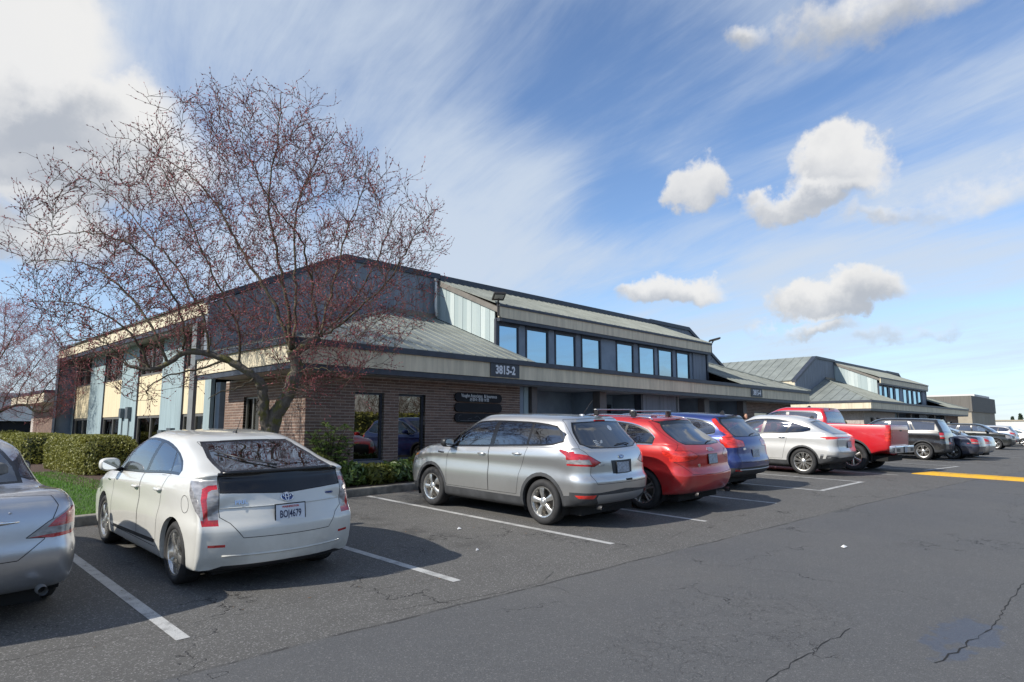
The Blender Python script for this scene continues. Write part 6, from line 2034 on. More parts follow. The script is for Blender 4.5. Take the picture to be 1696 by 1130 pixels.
def office(ox, oz, label, full):
    O = Vector((20.9, 20.0, 0.5))
    root = thing('office_building', label, 'building', (O.x + ox, O.y, O.z + oz))
    L = tuple(-O)

    def box(name, mat, *a, par=None):
        return MB().box(*a).build(name, BM[mat], par or root, loc=L if par is None else None)

    def prism(name, mat, poly, vec):
        return MB().prism(poly, vec).build(name, BM[mat], root, loc=L)

    Z0, ZS = 0.35, 2.97
    W1 = [(8.65, 9.48, .94, 2.58), (9.92, 10.76, .94, 2.58)]
    # --- brick corner block
    bw = holed_wall('brick_wall', 'y', 13.705, .22, 7.385, 14.31, Z0, ZS, W1, BM['mortar'], root, L)
    LW = [(16.0, 16.92, 0.62, 2.52)]
    bl = holed_wall('brick_wall', 'x', 7.385, .22, 13.94, 18.08, Z0, ZS, LW, BM['mortar'], root, L)
    if full:
        lay_bricks(bw, 'y', 13.7, 7.38, 14.31, .62, ZS - .01, W1, 300, 7.4)
        lay_bricks(bl, 'x', 7.38, 13.80, 18.08, .62, ZS - .01, LW, 300, 13.8)
        box('plinth', 'conc', 7.30, 14.31, 13.62, 13.695, Z0, .60)
    for h in W1:
        w = window(root, 'y', 13.71, *h, BM['navy'], BM['glass'], .05, .08, .07, loc=L)
        if full: MB().box(h[0] - .03, h[1] + .03, 13.66, 13.80, h[2] - .05, h[2] - .002).build('sill', BM['grey'], w)
    w = window(root, 'x', 7.39, *LW[0], BM['alum'], BM['glass_clear'], .05, .06, .07, mull=(.55,), loc=L)
    if full: MB().box(7.54, 7.55, 16.03, 16.52, .66, 2.40).build('blind', BM['blind'], w)
    # right-hand brick
    br = holed_wall('brick_wall', 'y', 13.72, .22, 29.33, 34.5, Z0, ZS, [(30.2, 31.9, 1.3, 2.5)], BM['mortar'], root, L)
    lay_bricks(br, 'y', 13.71, 29.33, 34.5, .62, ZS - .01, [(30.2, 31.9, 1.3, 2.5)], 0, 29.4)
    window(root, 'y', 13.72, 30.2, 31.9, 1.3, 2.5, BM['navy'], BM['glass'], .05, .05, .06, loc=L)
    rr = MB().box(34.28, 34.5, 13.95, 18.08, Z0, ZS).build('brick_wall', BM['mortar'], root, loc=L)
    lay_bricks(rr, 'x', 34.27, 13.95, 18.08, .62, ZS - .01, [], 0, 14)
    # --- lower eaves: fascia boards, gutter, drip strip, soffit
    x = 6.6
    n = 8
    for i in range(n):
        a, b = 6.6 + 28.6 * i / n + .002, 6.6 + 28.6 * (i + 1) / n - .002
        box('fascia_panel', 'tan', a, b, 13.0, 13.06, 3.10, 3.50)
    for X0, X1 in ((6.6, 6.66), (35.14, 35.2)):
        for a, b in ((13.065, 15.5), (15.505, 18.1)):
            box('fascia_panel', 'tan', X0, X1, a, b, 3.10, 3.50)
    box('gutter', 'navy', 6.54, 35.26, 12.94, 13.1, 3.50, 3.63)
    box('gutter', 'navy', 6.54, 6.68, 13.1, 18.1, 3.50, 3.63)
    box('gutter', 'navy', 35.12, 35.26, 13.1, 18.1, 3.50, 3.63)
    box('eaves_strip', 'navy', 6.63, 35.17, 13.03, 13.12, 2.97, 3.10)
    box('eaves_strip', 'navy', 6.63, 6.72, 13.12, 18.1, 2.97, 3.10)
    box('eaves_strip', 'navy', 35.08, 35.17, 13.12, 18.1, 2.97, 3.10)
    box('soffit', 'soffit', 6.72, 35.08, 13.12, 17.4, 2.98, 3.04)
    if full:
        for (lx, ly) in ((11.0, 13.35), (13.1, 13.35), (16.4, 14.3), (21.0, 13.3)):
            MB().lathe([(.0, 2.972), (.08, 2.972), (.09, 2.98)], 16, 'z', (lx, ly, 0)).build('soffit_light', BM['lens'], root, loc=L)
    # --- entrance recesses
    box('recess_wall', 'blue', 14.31, 29.33, 15.0, 15.15, Z0, ZS)
    for (a, b, mt, d0) in [(14.31, 14.49, 'blue', 13.72), (14.49, 14.68, 'lblue', 13.70), (14.80, 15.04, 'brown', 13.66), (18.2, 18.58, 'brown', 13.66), (20.70, 20.84, 'navy', 13.66), (23.25, 23.37, 'grey', 13.66), (25.4, 25.8, 'brown', 13.66), (28.96, 29.31, 'brown', 13.66)]:
        box('post', mt, a, b, d0, d0 + .3, Z0, ZS)
    for x in (18.32, 20.78, 23.27, 25.55, 29.1):
        box('side_wall', 'blue', x, x + .12, 13.98, 15.0, Z0, ZS - .001)
    for a, b in ((20.86, 22.03), (22.05, 23.23)):
        box('wall_panel', 'slate', a, b, 13.70, 13.76, Z0, ZS - .002)
    for (a, b, gl) in [(15.35, 16.30, False), (19.1, 19.55, True), (19.7, 20.6, False), (23.5, 23.75, True), (23.9, 24.85, False), (26.6, 27.9, False)]:
        fr = holed_wall('door' if not gl else 'window', 'y', 14.93, .06, a, b, .50, 2.62, [(a + .06, b - .06, .60, 2.54)], BM['navy'], root, L)
        MB().box(a + .055, b - .055, 14.95, 14.965, .595, 2.545).build('pane', BM['glass'] if gl else BM['door'], fr)
        if not gl: MB().tube([(b - .12, 14.92, 1.4), (b - .12, 14.90, 1.4), (b - .12, 14.90, 1.8), (b - .12, 14.92, 1.8)], .012, 6).build('door_handle', BM['alum'], fr)
    if full:
        t = add('door_lettering', text_mesh('door_lettering', 'AMR', .34, BM['sign_white'], .002), root)
        t.matrix_local = Matrix.Translation(Vector((27.25, 14.925, 1.95)) + Vector(L)) @ Matrix.Rotation(R(90), 4, 'X')
    # --- low hip roofs over the two corner blocks
    def front3(x, s): return (x, 12.95 + s * (17.57 - 12.95), 3.64 + s * 1.83)
    roof_slope(root, L, [(6.54, 0), (14.2, 0), (14.2, 1), (12.15, 1)], front3, .405, BM['roof'])
    roof_slope(root, L, [(27.6, 0), (35.26, 0), (29.65, 1), (27.6, 1)], front3, .405, BM['roof'])
    def left3(y, s): return (6.54 + s * (12.15 - 6.54), y, 3.641 + s * 1.83)
    roof_slope(root, L, [(12.95, 0), (17.57, 0), (17.57, 1)], left3, .62, BM['roof'])
    def right3(y, s): return (35.26 - s * (12.15 - 6.54), y, 3.641 + s * 1.83)
    roof_slope(root, L, [(12.95, 0), (17.57, 0), (17.57, 1)], right3, .62, BM['roof'])
    for sx in (1, -1):
        X = lambda x: x if sx > 0 else 41.8 - x
        MB().tube([(X(6.54), 12.95, 3.67), (X(12.15), 17.57, 5.50)], .045, 6).build('hip_cap', BM['roof'], root, loc=L)
        # end wall of the tall wing
        prism('gable_wall', 'slate', [(X(6.62), 17.57, 3.2), (X(6.62), 17.57, 4.95), (X(10.57), 17.57, 6.88), (X(14.18), 17.57, 6.88), (X(14.18), 17.57, 3.2)], (0, .2, 0))
        prism('rake_trim', 'navy', [(X(6.56), 17.50, 4.97), (X(6.56), 17.50, 5.12), (X(10.55), 17.50, 7.04), (X(14.3), 17.50, 7.04), (X(14.3), 17.50, 6.86), (X(10.58), 17.50, 6.86)], (0, .3, 0))
        prism('flashing', 'rake', [(X(12.2), 17.50, 5.42), (X(14.17), 17.50, 5.42), (X(14.17), 17.50, 5.60), (X(12.2), 17.50, 5.60)], (0, .06, 0))
        def up3(y, s): return (X(6.52 + s * (10.57 - 6.52)), y, 5.09 + s * 1.95)
        roof_slope(root, L, [(17.80, 0), (34.1, 0), (34.1, 1), (17.80, 1)], up3, .62, BM['roof'])
        box('fascia_panel', 'tan', *sorted((X(6.6), X(6.66))), 17.62, 25.9, 4.70, 5.07)
        box('fascia_panel', 'tan', *sorted((X(6.6), X(6.66))), 25.91, 34.0, 4.70, 5.07)
        box('eaves_strip', 'navy', *sorted((X(6.63), X(6.75))), 17.8, 34.0, 4.56, 4.70)
        box('soffit', 'soffit', *sorted((X(6.75), X(7.4))), 17.8, 34.0, 4.58, 4.64)
        # --- clerestory side wall: upright metal sheets between the two roof slopes
        y = 14.68
        k = 0
        while y < 17.50:
            y1 = min(y + .215, 17.56)
            lo = lambda q: 3.66 + (q - 12.95) / 4.62 * 1.83
            hi = lambda q: 5.40 + (q - 14.65) / 2.92 * 1.30
            pr = .012 if k % 2 else 0.0
            x0 = 14.20 - pr
            prism('siding_sheet', 'corr', [(X(x0), y + .002, lo(y)), (X(x0), y1 - .002, lo(y1)), (X(x0), y1 - .002, hi(y1)), (X(x0), y + .002, hi(y))], (sx * (.05 + pr), 0, 0))
            y = y1
            k += 1
        prism('rake_board', 'rake', [(X(14.13), 14.50, 5.30), (X(14.13), 17.5, 6.62), (X(14.13), 17.5, 6.80), (X(14.13), 14.50, 5.47)], (sx * .14, 0, 0))
        box('corner_post', 'navy', *sorted((X(14.17), X(14.30))), 14.58, 14.675, 3.9, 5.12)
    # --- clerestory front
    CW = [(14.32, 15.19), (15.65, 16.63), (17.1, 18.08), (18.54, 19.56), (20.66, 21.67), (22.17, 23.17), (23.58, 24.57), (25.01, 25.98)]
    holes = [(a - .07, b + .07, 3.72, 4.98) for a, b in CW]
    holes[0] = (14.31, 15.25, 3.72, 4.98)
    holed_wall('clerestory_wall', 'y', 14.66, .16, 14.25, 27.55, 3.5, 5.14, holes, BM['blue'], root, L)
    for h in holes:
        w = window(root, 'y', 14.66, *h, BM['navy'], BM['glass_up'], .055, -.03, .09, loc=L, tilt=.012)
        MB().box(h[0] - .02, h[1] + .02, 14.615, 14.655, h[3] + .002, h[3] + .07).build('head_trim', BM['navy'], w)
    box('wall_pier', 'slate', 26.3, 27.4, 14.60, 14.655, 3.62, 5.1)
    for a, b in ((14.17, 20.88), (20.885, 27.63)):
        box('fascia_panel', 'tan', a, b, 14.42, 14.50, 5.14, 5.48)
    box('gutter', 'navy', 14.13, 27.67, 14.38, 14.52, 5.48, 5.55)
    box('eaves_strip', 'navy', 14.2, 27.6, 14.44, 14.66, 5.03, 5.14)
    def top3(x, s): return (x, 14.38 + s * (17.5 - 14.38), 5.555 + s * 1.24)
    roof_slope(root, L, [(14.13, 0), (27.67, 0), (27.67, 1), (14.13, 1)], top3, .30, BM['roof'])
    box('ridge_fascia', 'navy', 14.31, 27.49, 17.50, 17.66, 6.72, 7.0)
    # flat roofs and the back of the building
    box('flat_roof', 'grey', 14.25, 27.55, 13.1, 14.66, 3.44, 3.49)
    box('flat_roof', 'grey', 10.6, 31.2, 17.8, 34.0, 6.86, 6.95)
    prism('rear_wall', 'slate', [(7.4, 33.86, Z0), (34.4, 33.86, Z0), (34.4, 33.86, 5.0), (31.2, 33.86, 6.84), (10.6, 33.86, 6.84), (7.4, 33.86, 5.0)], (0, .14, 0))
    box('right_wall', 'slate', 34.3, 34.45, 18.2, 33.8, Z0, 4.58)
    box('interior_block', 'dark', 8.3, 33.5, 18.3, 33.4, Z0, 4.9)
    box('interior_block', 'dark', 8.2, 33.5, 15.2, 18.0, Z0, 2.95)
    # --- long left side: blue panels between tan bays with windows
    XF = 7.15
    bays = [(19.07, 20.7), (22.55, 24.9), (26.75, 28.95), (30.95, 33.2)]
    for (a, b) in bays:
        box('bay_panel', 'tanp', XF + .06, XF + .12, a, b, 2.14, 3.46)
        window(root, 'x', XF, a + .02, b - .04, .75, 2.13, BM['alum'], BM['glass_clear'], .07, .08, .08, mull=(.42,), loc=L)
        window(root, 'x', XF, a + .02, b - .04, 3.47, 4.57, BM['alum'], BM['glass'], .06, .08, .08, mull=(.5,), loc=L)
        box('bay_wall', 'tanp', XF + .06, XF + .12, a, b, Z0, .74)
        if full: MB().box(XF + .22, XF + .24, a + .1, b - .1, .8, 2.05).build('curtain', BM['blind2'], root, loc=L)
    for (a, b) in [(20.7, 22.55), (24.9, 26.75), (28.95, 30.95), (33.2, 33.6)]:
        box('blue_panel', 'lblue', XF + .03, XF + .12, a, b, Z0, 4.58)
        box('panel_shadow', 'navy', XF + .015, XF + .12, a - .035, a - .002, Z0, 4.57)  # navy strip standing in for the shadow line beside each blue panel
    box('post', 'grey', 6.66, 6.75, 18.42, 18.75, Z0, 4.6)
    box('side_wall', 'lblue', 7.19, 7.3, 18.62, 19.05, Z0, 4.57)
    box('wing_wall', 'blue', 6.63, XF + .12, 33.62, 33.85, Z0, 4.6)
    box('wing_edge', 'navy', 6.58, 6.625, 33.5, 33.95, Z0, 4.72)
    box('recess_wall', 'blue', 7.32, 7.85, 18.3, 18.6, Z0, ZS)
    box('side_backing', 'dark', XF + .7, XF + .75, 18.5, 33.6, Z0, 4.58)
    if full:
        for (y, z, w_, h_) in ((26.25, 2.25, .22, .34), (25.5, 2.25, .26, .40), (22.07, 1.57, .35, .2), (21.3, 1.6, .35, .26)):
            b = box('meter_box', 'metal_box', XF - .10, XF + .028, y - w_ / 2, y + w_ / 2, z - h_ / 2, z + h_ / 2)
            MB().tube([(XF, y, z - h_ / 2), (XF, y, .6)], .018, 6).build('conduit', BM['metal_box'], b)
    return root, L


b1, BL = office(0, 0, 'brick and slate-blue office building with tan fascias behind the parked cars', True)
b2, _ = office(38.6, -.12, 'second office building with a standing-seam roof, further down the lot', False)


# ------------------------------------------------------------------ signs and lamps fixed to the building
def address_sign(x, z, w, h, s, label):
    o = thing('address_sign', label, 'sign', (x, 12.99, z), group='address signs on the fascia')
    MB().box(-w / 2, w / 2, -.02, .0, -h / 2, h / 2).build('sign_board', BM['sign_plate'], o)
    t = add('sign_text', text_mesh('sign_text', s, .32, BM['sign_white'], .003, bold=.011, xs=.86), o)
    t.matrix_local = Matrix.Translation((0, -.026, 0.0)) @ Matrix.Rotation(R(90), 4, 'X')
    return o


address_sign(12.97, 3.31, 1.13, .37, '3815-2', 'dark address sign reading 3815-2 on the tan fascia')
address_sign(28.93, 3.31, 1.14, .37, '3815-4', 'dark address sign reading 3815-4 on the tan fascia')


def tenant_board(z, label, lines=None, worn=False):
    o = thing('tenant_sign', label, 'sign', (12.61, 13.68, z), group='rounded tenant signs on the brick wall')
    w, h = 1.78, .245
    pts = []
    r = h / 2
    for i in range(13):
        a = R(-90 + 15 * i)
        pts.append((w / 2 - r + r * math.cos(a), 0, r * math.sin(a)))
    for i in range(13):
        a = R(90 + 15 * i)
        pts.append((-w / 2 + r + r * math.cos(a), 0, r * math.sin(a)))
    bd = MB().prism(pts, (0, -.045, 0)).build('sign_board', BM['sign'], o)
    bevel_mod(bd, .008)
    if lines:
        for (s, size, dz, xs) in lines:
            t = add('sign_text', text_mesh('sign_text', s, size, BM['sign_white'], .002, bold=.0012, xs=xs), o)
            t.matrix_local = Matrix.Translation((0, -.05, dz)) @ Matrix.Rotation(R(90), 4, 'X')
    if worn:
        q = [(x * .88, -.048, z_ * .62) for (x, _, z_) in pts]
        rg = random.Random(3)
        for i in range(0, 26):
            if rg.random() < .55:
                MB().tube([q[i], q[(i + 1) % 26]], .006, 5).build('glue_mark', BM['grey'], o)
        for i in range(9):
            x = rg.uniform(-.6, .6)
            MB().tube([(x, -.048, rg.uniform(-.06, .06)), (x + rg.uniform(.03, .14), -.048, rg.uniform(-.06, .06))], .005, 5).build('glue_mark', BM['grey'], o)
    return o


tenant_board(2.565, 'black rounded sign reading Vaughn Associates and Insurance, topmost of three', [('Vaughn Associates  & Insurance', .135, .045, .78), ('은장숙 종합 보험', .10, -.062, 1.05)])
tenant_board(2.285, 'blank black rounded sign, the middle of three on the brick wall')
tenant_board(2.005, 'black rounded sign with pale glue marks, lowest of three', worn=True)


FM_white = pbr('white_pipe', (0.62, 0.62, 0.6), 0.6)


def flood(x, y, z, yaw, label):
    o = thing('flood_light', label, 'light', (x, y, z), yaw, group='flood lights on the clerestory corners')
    m = Matrix.Rotation(R(-14), 4, 'X')
    h = MB().box(-.19, .19, -.46, .04, .16, .23, m).build('lamp_head', BM['lamp'], o)
    bevel_mod(h, .015)
    MB().box(-.14, .14, -.40, -.12, .148, .158, m).build('lamp_lens', BM['lens'], h)
    MB().tube([(0, 0, -.35), (0, 0, .02), (0, -.10, .18)], .028, 8).build('bracket', BM['lamp'], o)
    MB().tube([(.05, 0, -.3), (.12, -.06, -.5), (.2, -.02, -.62), (.36, .02, -.66)], .008, 5).build('cable', BM['lamp'], o)
    return o


pp = thing('drain_pipe', 'short white pipe at the inside corner of the tall blue wall', 'pipe', (14.02, 17.38, 5.5))
MB().tube([(0, .02, 1.25), (0, 0, 1.12), (0, 0, .35), (.03, -.02, .0)], .045, 10).build('pipe', FM_white, pp, True)
MB().lathe([(.07, 1.2), (.07, 1.3)], 12, 'z').build('collar', BM['grey'], pp)
jb = thing('junction_box', 'small grey electrical box high on the tall blue wall', 'box', (13.62, 17.53, 6.45))
bevel_mod(MB().box(-.09, .09, -.07, .03, -.1, .1).build('box_body', BM['metal_box'], jb), .01)
MB().tube([(0, -.02, -.1), (0, -.02, -.9)], .012, 6).build('conduit', BM['metal_box'], jb)
flood(14.12, 14.45, 5.52, R(-35), 'brown flood light on the near corner of the clerestory eaves')
flood(27.70, 14.45, 5.50, R(35), 'brown flood light on the far corner of the clerestory eaves')
# ------------------------------------------------------------------ plants
def leaf_mat(name, c1, c2, rough=0.5, trans=0.25):
    m, nt, b = new_mat(name)
    oc = N(nt, 'ShaderNodeTexCoord').outputs['Object']
    at = N(nt, 'ShaderNodeAttribute', attribute_name='tint').outputs['Fac']
    n = NOISE(nt, oc, 2.6, 5, 0.65)
    c = MIX(nt, M_(nt, 'ADD', M_(nt, 'MULTIPLY', at, 0.6), M_(nt, 'MULTIPLY', M_(nt, 'SUBTRACT', n, 0.3), 1.0), clamp=True), c1, c2)
    nt.links.new(c, b.inputs['Base Color'])
    b.inputs['Roughness'].default_value = rough
    b.inputs['Transmission Weight'].default_value = 0.0
    out = nt.nodes['Material Output']
    tl = N(nt, 'ShaderNodeBsdfTranslucent', {'Color': c})
    mx = N(nt, 'ShaderNodeMixShader', {0: trans, 1: b.outputs[0], 2: tl.outputs[0]})
    nt.links.new(mx.outputs[0], out.inputs[0])
    return m


def bark_mat():
    m, nt, b = new_mat('mossy_bark')
    oc = N(nt, 'ShaderNodeTexCoord').outputs['Object']
    n1 = NOISE(nt, N(nt, 'ShaderNodeMapping', {'Vector': oc, 'Scale': (1, 1, 0.35)}).outputs[0], 22, 6, 0.65)
    n2 = NOISE(nt, oc, 4.5, 5, 0.6)
    c = MIX(nt, n1, (0.045, 0.036, 0.030), (0.19, 0.165, 0.135))
    c = MIX(nt, SS(nt, n2, 0.50, 0.62, 0, .85), c, (0.105, 0.10, 0.022))
    nt.links.new(c, b.inputs['Base Color'])
    b.inputs['Roughness'].default_value = 0.95
    bp = N(nt, 'ShaderNodeBump', {'Height': M_(nt, 'ADD', n1, n2), 'Strength': 0.9, 'Distance': 0.03})
    nt.links.new(bp.outputs[0], b.inputs['Normal'])
    return m


VM = {
    'bark': bark_mat(),
    'branch': pbr('olive_branch', (0.085, 0.068, 0.042), 0.9, var=0.45, vscale=6),
    'twig': pbr('reddish_twig', (0.135, 0.074, 0.062), 0.85, var=0.4, vscale=4),
    'bud': pbr('red_bud', (0.24, 0.052, 0.058), 0.7, var=0.5, vscale=5),
    'hedge': leaf_mat('hedge_leaf', (0.085, 0.098, 0.018), (0.34, 0.33, 0.07)),
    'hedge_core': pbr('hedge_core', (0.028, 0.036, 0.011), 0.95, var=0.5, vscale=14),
    'rhodo': leaf_mat('glossy_leaf', (0.035, 0.075, 0.02), (0.20, 0.28, 0.07), 0.3, 0.25),
    'gold': leaf_mat('yellow_green_leaf', (0.07, 0.09, 0.012), (0.25, 0.25, 0.05), 0.55, 0.3),
    'dark': leaf_mat('dark_leaf', (0.014, 0.032, 0.010), (0.06, 0.10, 0.03), 0.4, 0.2),
    'grass': leaf_mat('grass_blade', (0.06, 0.16, 0.014), (0.15, 0.31, 0.03), 0.6, 0.3),
    'bloom': leaf_mat('yellow_bloom', (0.55, 0.42, 0.02), (0.7, 0.6, 0.06), 0.6, 0.2),
    'stem': pbr('stem', (0.06, 0.045, 0.03), 0.9),
    'far': leaf_mat('far_conifer', (0.012, 0.028, 0.016), (0.05, 0.075, 0.04), 0.8, 0.1),
    'brown_scrub': pbr('bare_scrub', (0.17, 0.13, 0.075), 0.9, var=0.4, vscale=4),
}


def tinted(name, v, f, tint, mat, parent=None, loc=None, per=1):
    o = add(name, mesh_from(name, v, f, mat), parent, loc)
    at = o.data.attributes.new('tint', 'FLOAT', 'FACE')
    at.data.foreach_set('value', np.repeat(np.asarray(tint, np.float32), per) if per > 1 else np.asarray(tint, np.float32))
    return o


def leaves(pts, nors, size, rng, aspect=1.6, jitter=0.9):
    """numpy quads: one leaf at each point, roughly facing its normal"""
    n = len(pts)
    nor = nors + rng.normal(0, jitter, (n, 3))
    nor /= np.linalg.norm(nor, axis=1)[:, None] + 1e-9
    t = np.cross(nor, rng.normal(0, 1, (n, 3)))
    t /= np.linalg.norm(t, axis=1)[:, None] + 1e-9
    b = np.cross(nor, t)
    s = size * rng.uniform(0.6, 1.35, n)[:, None]
    a, c = t * s * aspect / 2, b * s / 2
    q = np.stack([pts - a, pts - c * .9 + nor * s * .08, pts + a, pts + c * .9 + nor * s * .08], 1)
    v = q.reshape(-1, 3)
    f = np.arange(4 * n).reshape(n, 4)
    return v, f


# ---- bare tree
def cam_at(u, v, dep):
    """point at a given depth along the photograph's optical axis"""
    d = pix_dir(u, v)
    ax = pix_dir(848, 565)
    k = dep / d.dot(ax)
    return Vector((0, 0, CAM_H)) + d * k


def grow_tree(limbs, trunk_n, centre, half, n_targets, seed, twig_n=1.5):
    """limbs: (points, r0, r1). returns meshes trunk, branches, twigs, buds"""
    rng = random.Random(seed)
    trunk, branch, twig = MB(), MB(), MB()
    P, D, RR = [], [], []

    def smooth(pts, k=5):
        out = []
        for i in range(len(pts) - 1):
            p0, p1, p2, p3 = pts[max(i - 1, 0)], pts[i], pts[i + 1], pts[min(i + 2, len(pts) - 1)]
            for j in range(k):
                t = j / k
                out.append(0.5 * (2 * p1 + (p2 - p0) * t + (2 * p0 - 5 * p1 + 4 * p2 - p3) * t * t + (3 * p1 - p0 - 3 * p2 + p3) * t ** 3))
        out.append(pts[-1])
        return out

    for i, (pts, r0, r1) in enumerate(limbs):
        s = smooth([Vector(p) for p in pts])
        n = len(s)
        rad = [r0 + (r1 - r0) * (k / (n - 1)) ** 0.8 for k in range(n)]
        if i >= trunk_n: rad = [r * .78 for r in rad]
        if i < trunk_n:
            s = [p + Vector((rng.uniform(-1, 1), rng.uniform(-1, 1), rng.uniform(-1, 1))) * rad[k] * .16 for k, p in enumerate(s)]
            rad = [r * rng.uniform(.9, 1.14) for r in rad]
            trunk.tube(s, rad, 12)
        else:
            s = [p + Vector((rng.uniform(-1, 1), rng.uniform(-1, 1), rng.uniform(-1, 1))) * .025 for p in s]
            branch.tube(s, rad, 7)
        for k in range(n):
            if i < 1: continue
            P.append(s[k])
            D.append((s[min(k + 1, n - 1)] - s[max(k - 1, 0)]).normalized())
            RR.append(rad[k])
    c, h = Vector(centre), Vector(half)
    tg = []
    while len(tg) < n_targets:
        q = Vector((rng.uniform(-1, 1), rng.uniform(-1, 1), rng.uniform(-1, 1)))
        l = q.length
        if l > 1 or l < .25 and rng.random() < .5: continue
        q = q * (l ** -0.15)
        p = c + Vector((q.x * h.x, q.y * h.y, q.z * h.z))
        if q.z < -.55 and abs(q.x) < .3: continue
        if q.x < -.25 and q.z > .95 + q.x * 1.0: continue
        if q.x > .4 and q.z > 1.25 - q.x * .95: continue
        tg.append(p)
    arr = np.array([p[:] for p in P])
    tg.sort(key=lambda p: np.min(np.linalg.norm(arr - np.array(p[:]), axis=1)))
    outer = []
    cap = len(P) + n_targets * 40
    A = np.zeros((cap, 3))
    A[:len(P)] = arr
    cnt = len(P)
    for t in tg:
        ta = np.array(t[:])
        dd = np.linalg.norm(A[:cnt] - ta, axis=1)
        # prefer nodes below and further in, so that branches climb
        pen = np.maximum(0, A[:cnt, 2] - ta[2] + .25) * 1.3
        k = int(np.argmin(dd + pen))
        p0, d0, r0 = P[k], D[k], RR[k]
        L = (t - p0).length
        if L < .25: continue
        n = max(3, int(L / .16))
        r = min(r0 * .66, .007 + .0105 * L)
        m1 = p0 + d0 * L * .35 + Vector((0, 0, L * .10))
        pts = []
        wob = Vector((0, 0, 0))
        for i in range(n + 1):
            s = i / n
            q = p0 * (1 - s) ** 2 + m1 * 2 * s * (1 - s) + t * s * s
            wob = wob * .75 + Vector((rng.gauss(0, .022), rng.gauss(0, .022), rng.gauss(0, .018)))
            pts.append(q + wob * min(1, s * 4))
        rad = [max(.0042, r * (1 - .72 * i / n)) for i in range(n + 1)]
        branch.tube(pts, rad, 5, False)
        for i in range(1, n + 1):
            P.append(pts[i])
            D.append((pts[i] - pts[i - 1]).normalized())
            RR.append(rad[i])
            A[cnt] = pts[i][:]
            cnt += 1
            outer.append(cnt - 1)
    # twigs, wavering, often arching over
    bud_p, bud_d = [], []

    def sprig(p, d, L, r, depth):
        n = max(3, int(L / .075))
        pts = [p]
        cur = d.copy()
        turn = Vector((rng.gauss(0, .17), rng.gauss(0, .17), rng.gauss(.05, .12)))
        for i in range(n):
            cur = (cur + turn * .5 + Vector((rng.gauss(0, .17), rng.gauss(0, .17), rng.gauss(.02, .15)))).normalized()
            if rng.random() < .25: turn = -turn
            pts.append(pts[-1] + cur * (L / n))
        twig.tube(pts, [max(.0016, r * (1 - .6 * i / n)) for i in range(n + 1)], 3, False)
        for i in range(1, n + 1):
            if rng.random() < .8:
                bud_p.append(pts[i] + Vector((rng.gauss(0, .006), rng.gauss(0, .006), rng.gauss(0, .006))))
                bud_d.append((pts[i] - pts[i - 1]).normalized())
        if depth > 0:
            for _ in range(rng.choice((1, 1, 2))):
                k = rng.randint(1, n)
                dd = (pts[k] - pts[k - 1]).normalized()
                side = dd.cross(Vector((rng.gauss(0, 1), rng.gauss(0, 1), rng.gauss(0, 1)))).normalized()
                sprig(pts[k], (dd * .6 + side * .8).normalized(), L * rng.uniform(.4, .75), r * .8, depth - 1)

    for k in outer:
        m = int(twig_n) + (1 if rng.random() < twig_n % 1 else 0)
        for _ in range(m):
            d = D[k]
            side = d.cross(Vector((rng.gauss(0, 1), rng.gauss(0, 1), rng.gauss(0, 1)))).normalized()
            dr = (d * .55 + side * .75 + Vector((0, 0, .32))).normalized()
            sprig(P[k], dr, rng.uniform(.14, .52), .0042, 1 if rng.random() < .55 else 0)
    bp, bd = np.array([p[:] for p in bud_p]), np.array([p[:] for p in bud_d])
    rn = np.random.default_rng(seed)
    n = len(bp)
    sd = np.cross(bd, rn.normal(0, 1, (n, 3)))
    sd /= np.linalg.norm(sd, axis=1)[:, None] + 1e-9
    s2 = np.cross(bd, sd)
    s = rn.uniform(.010, .024, n)[:, None]
    v = np.stack([bp - bd * s, bp + sd * s * .55, bp + s2 * s * .55, bp - (sd + s2) * s * .4, bp + bd * s * 1.5], 1).reshape(-1, 3)
    base = np.arange(n)[:, None] * 5
    f = np.concatenate([base + np.array([[0, 2, 1]]), base + np.array([[0, 3, 2]]), base + np.array([[0, 1, 3]]), base + np.array([[1, 2, 4]]), base + np.array([[2, 3, 4]]), base + np.array([[3, 1, 4]])])
    return (trunk.mesh('trunk', VM['bark'], True), branch.mesh('branches', VM['branch'], True), twig.mesh('twigs', VM['twig']), mesh_from('buds', v, f, VM['bud']))


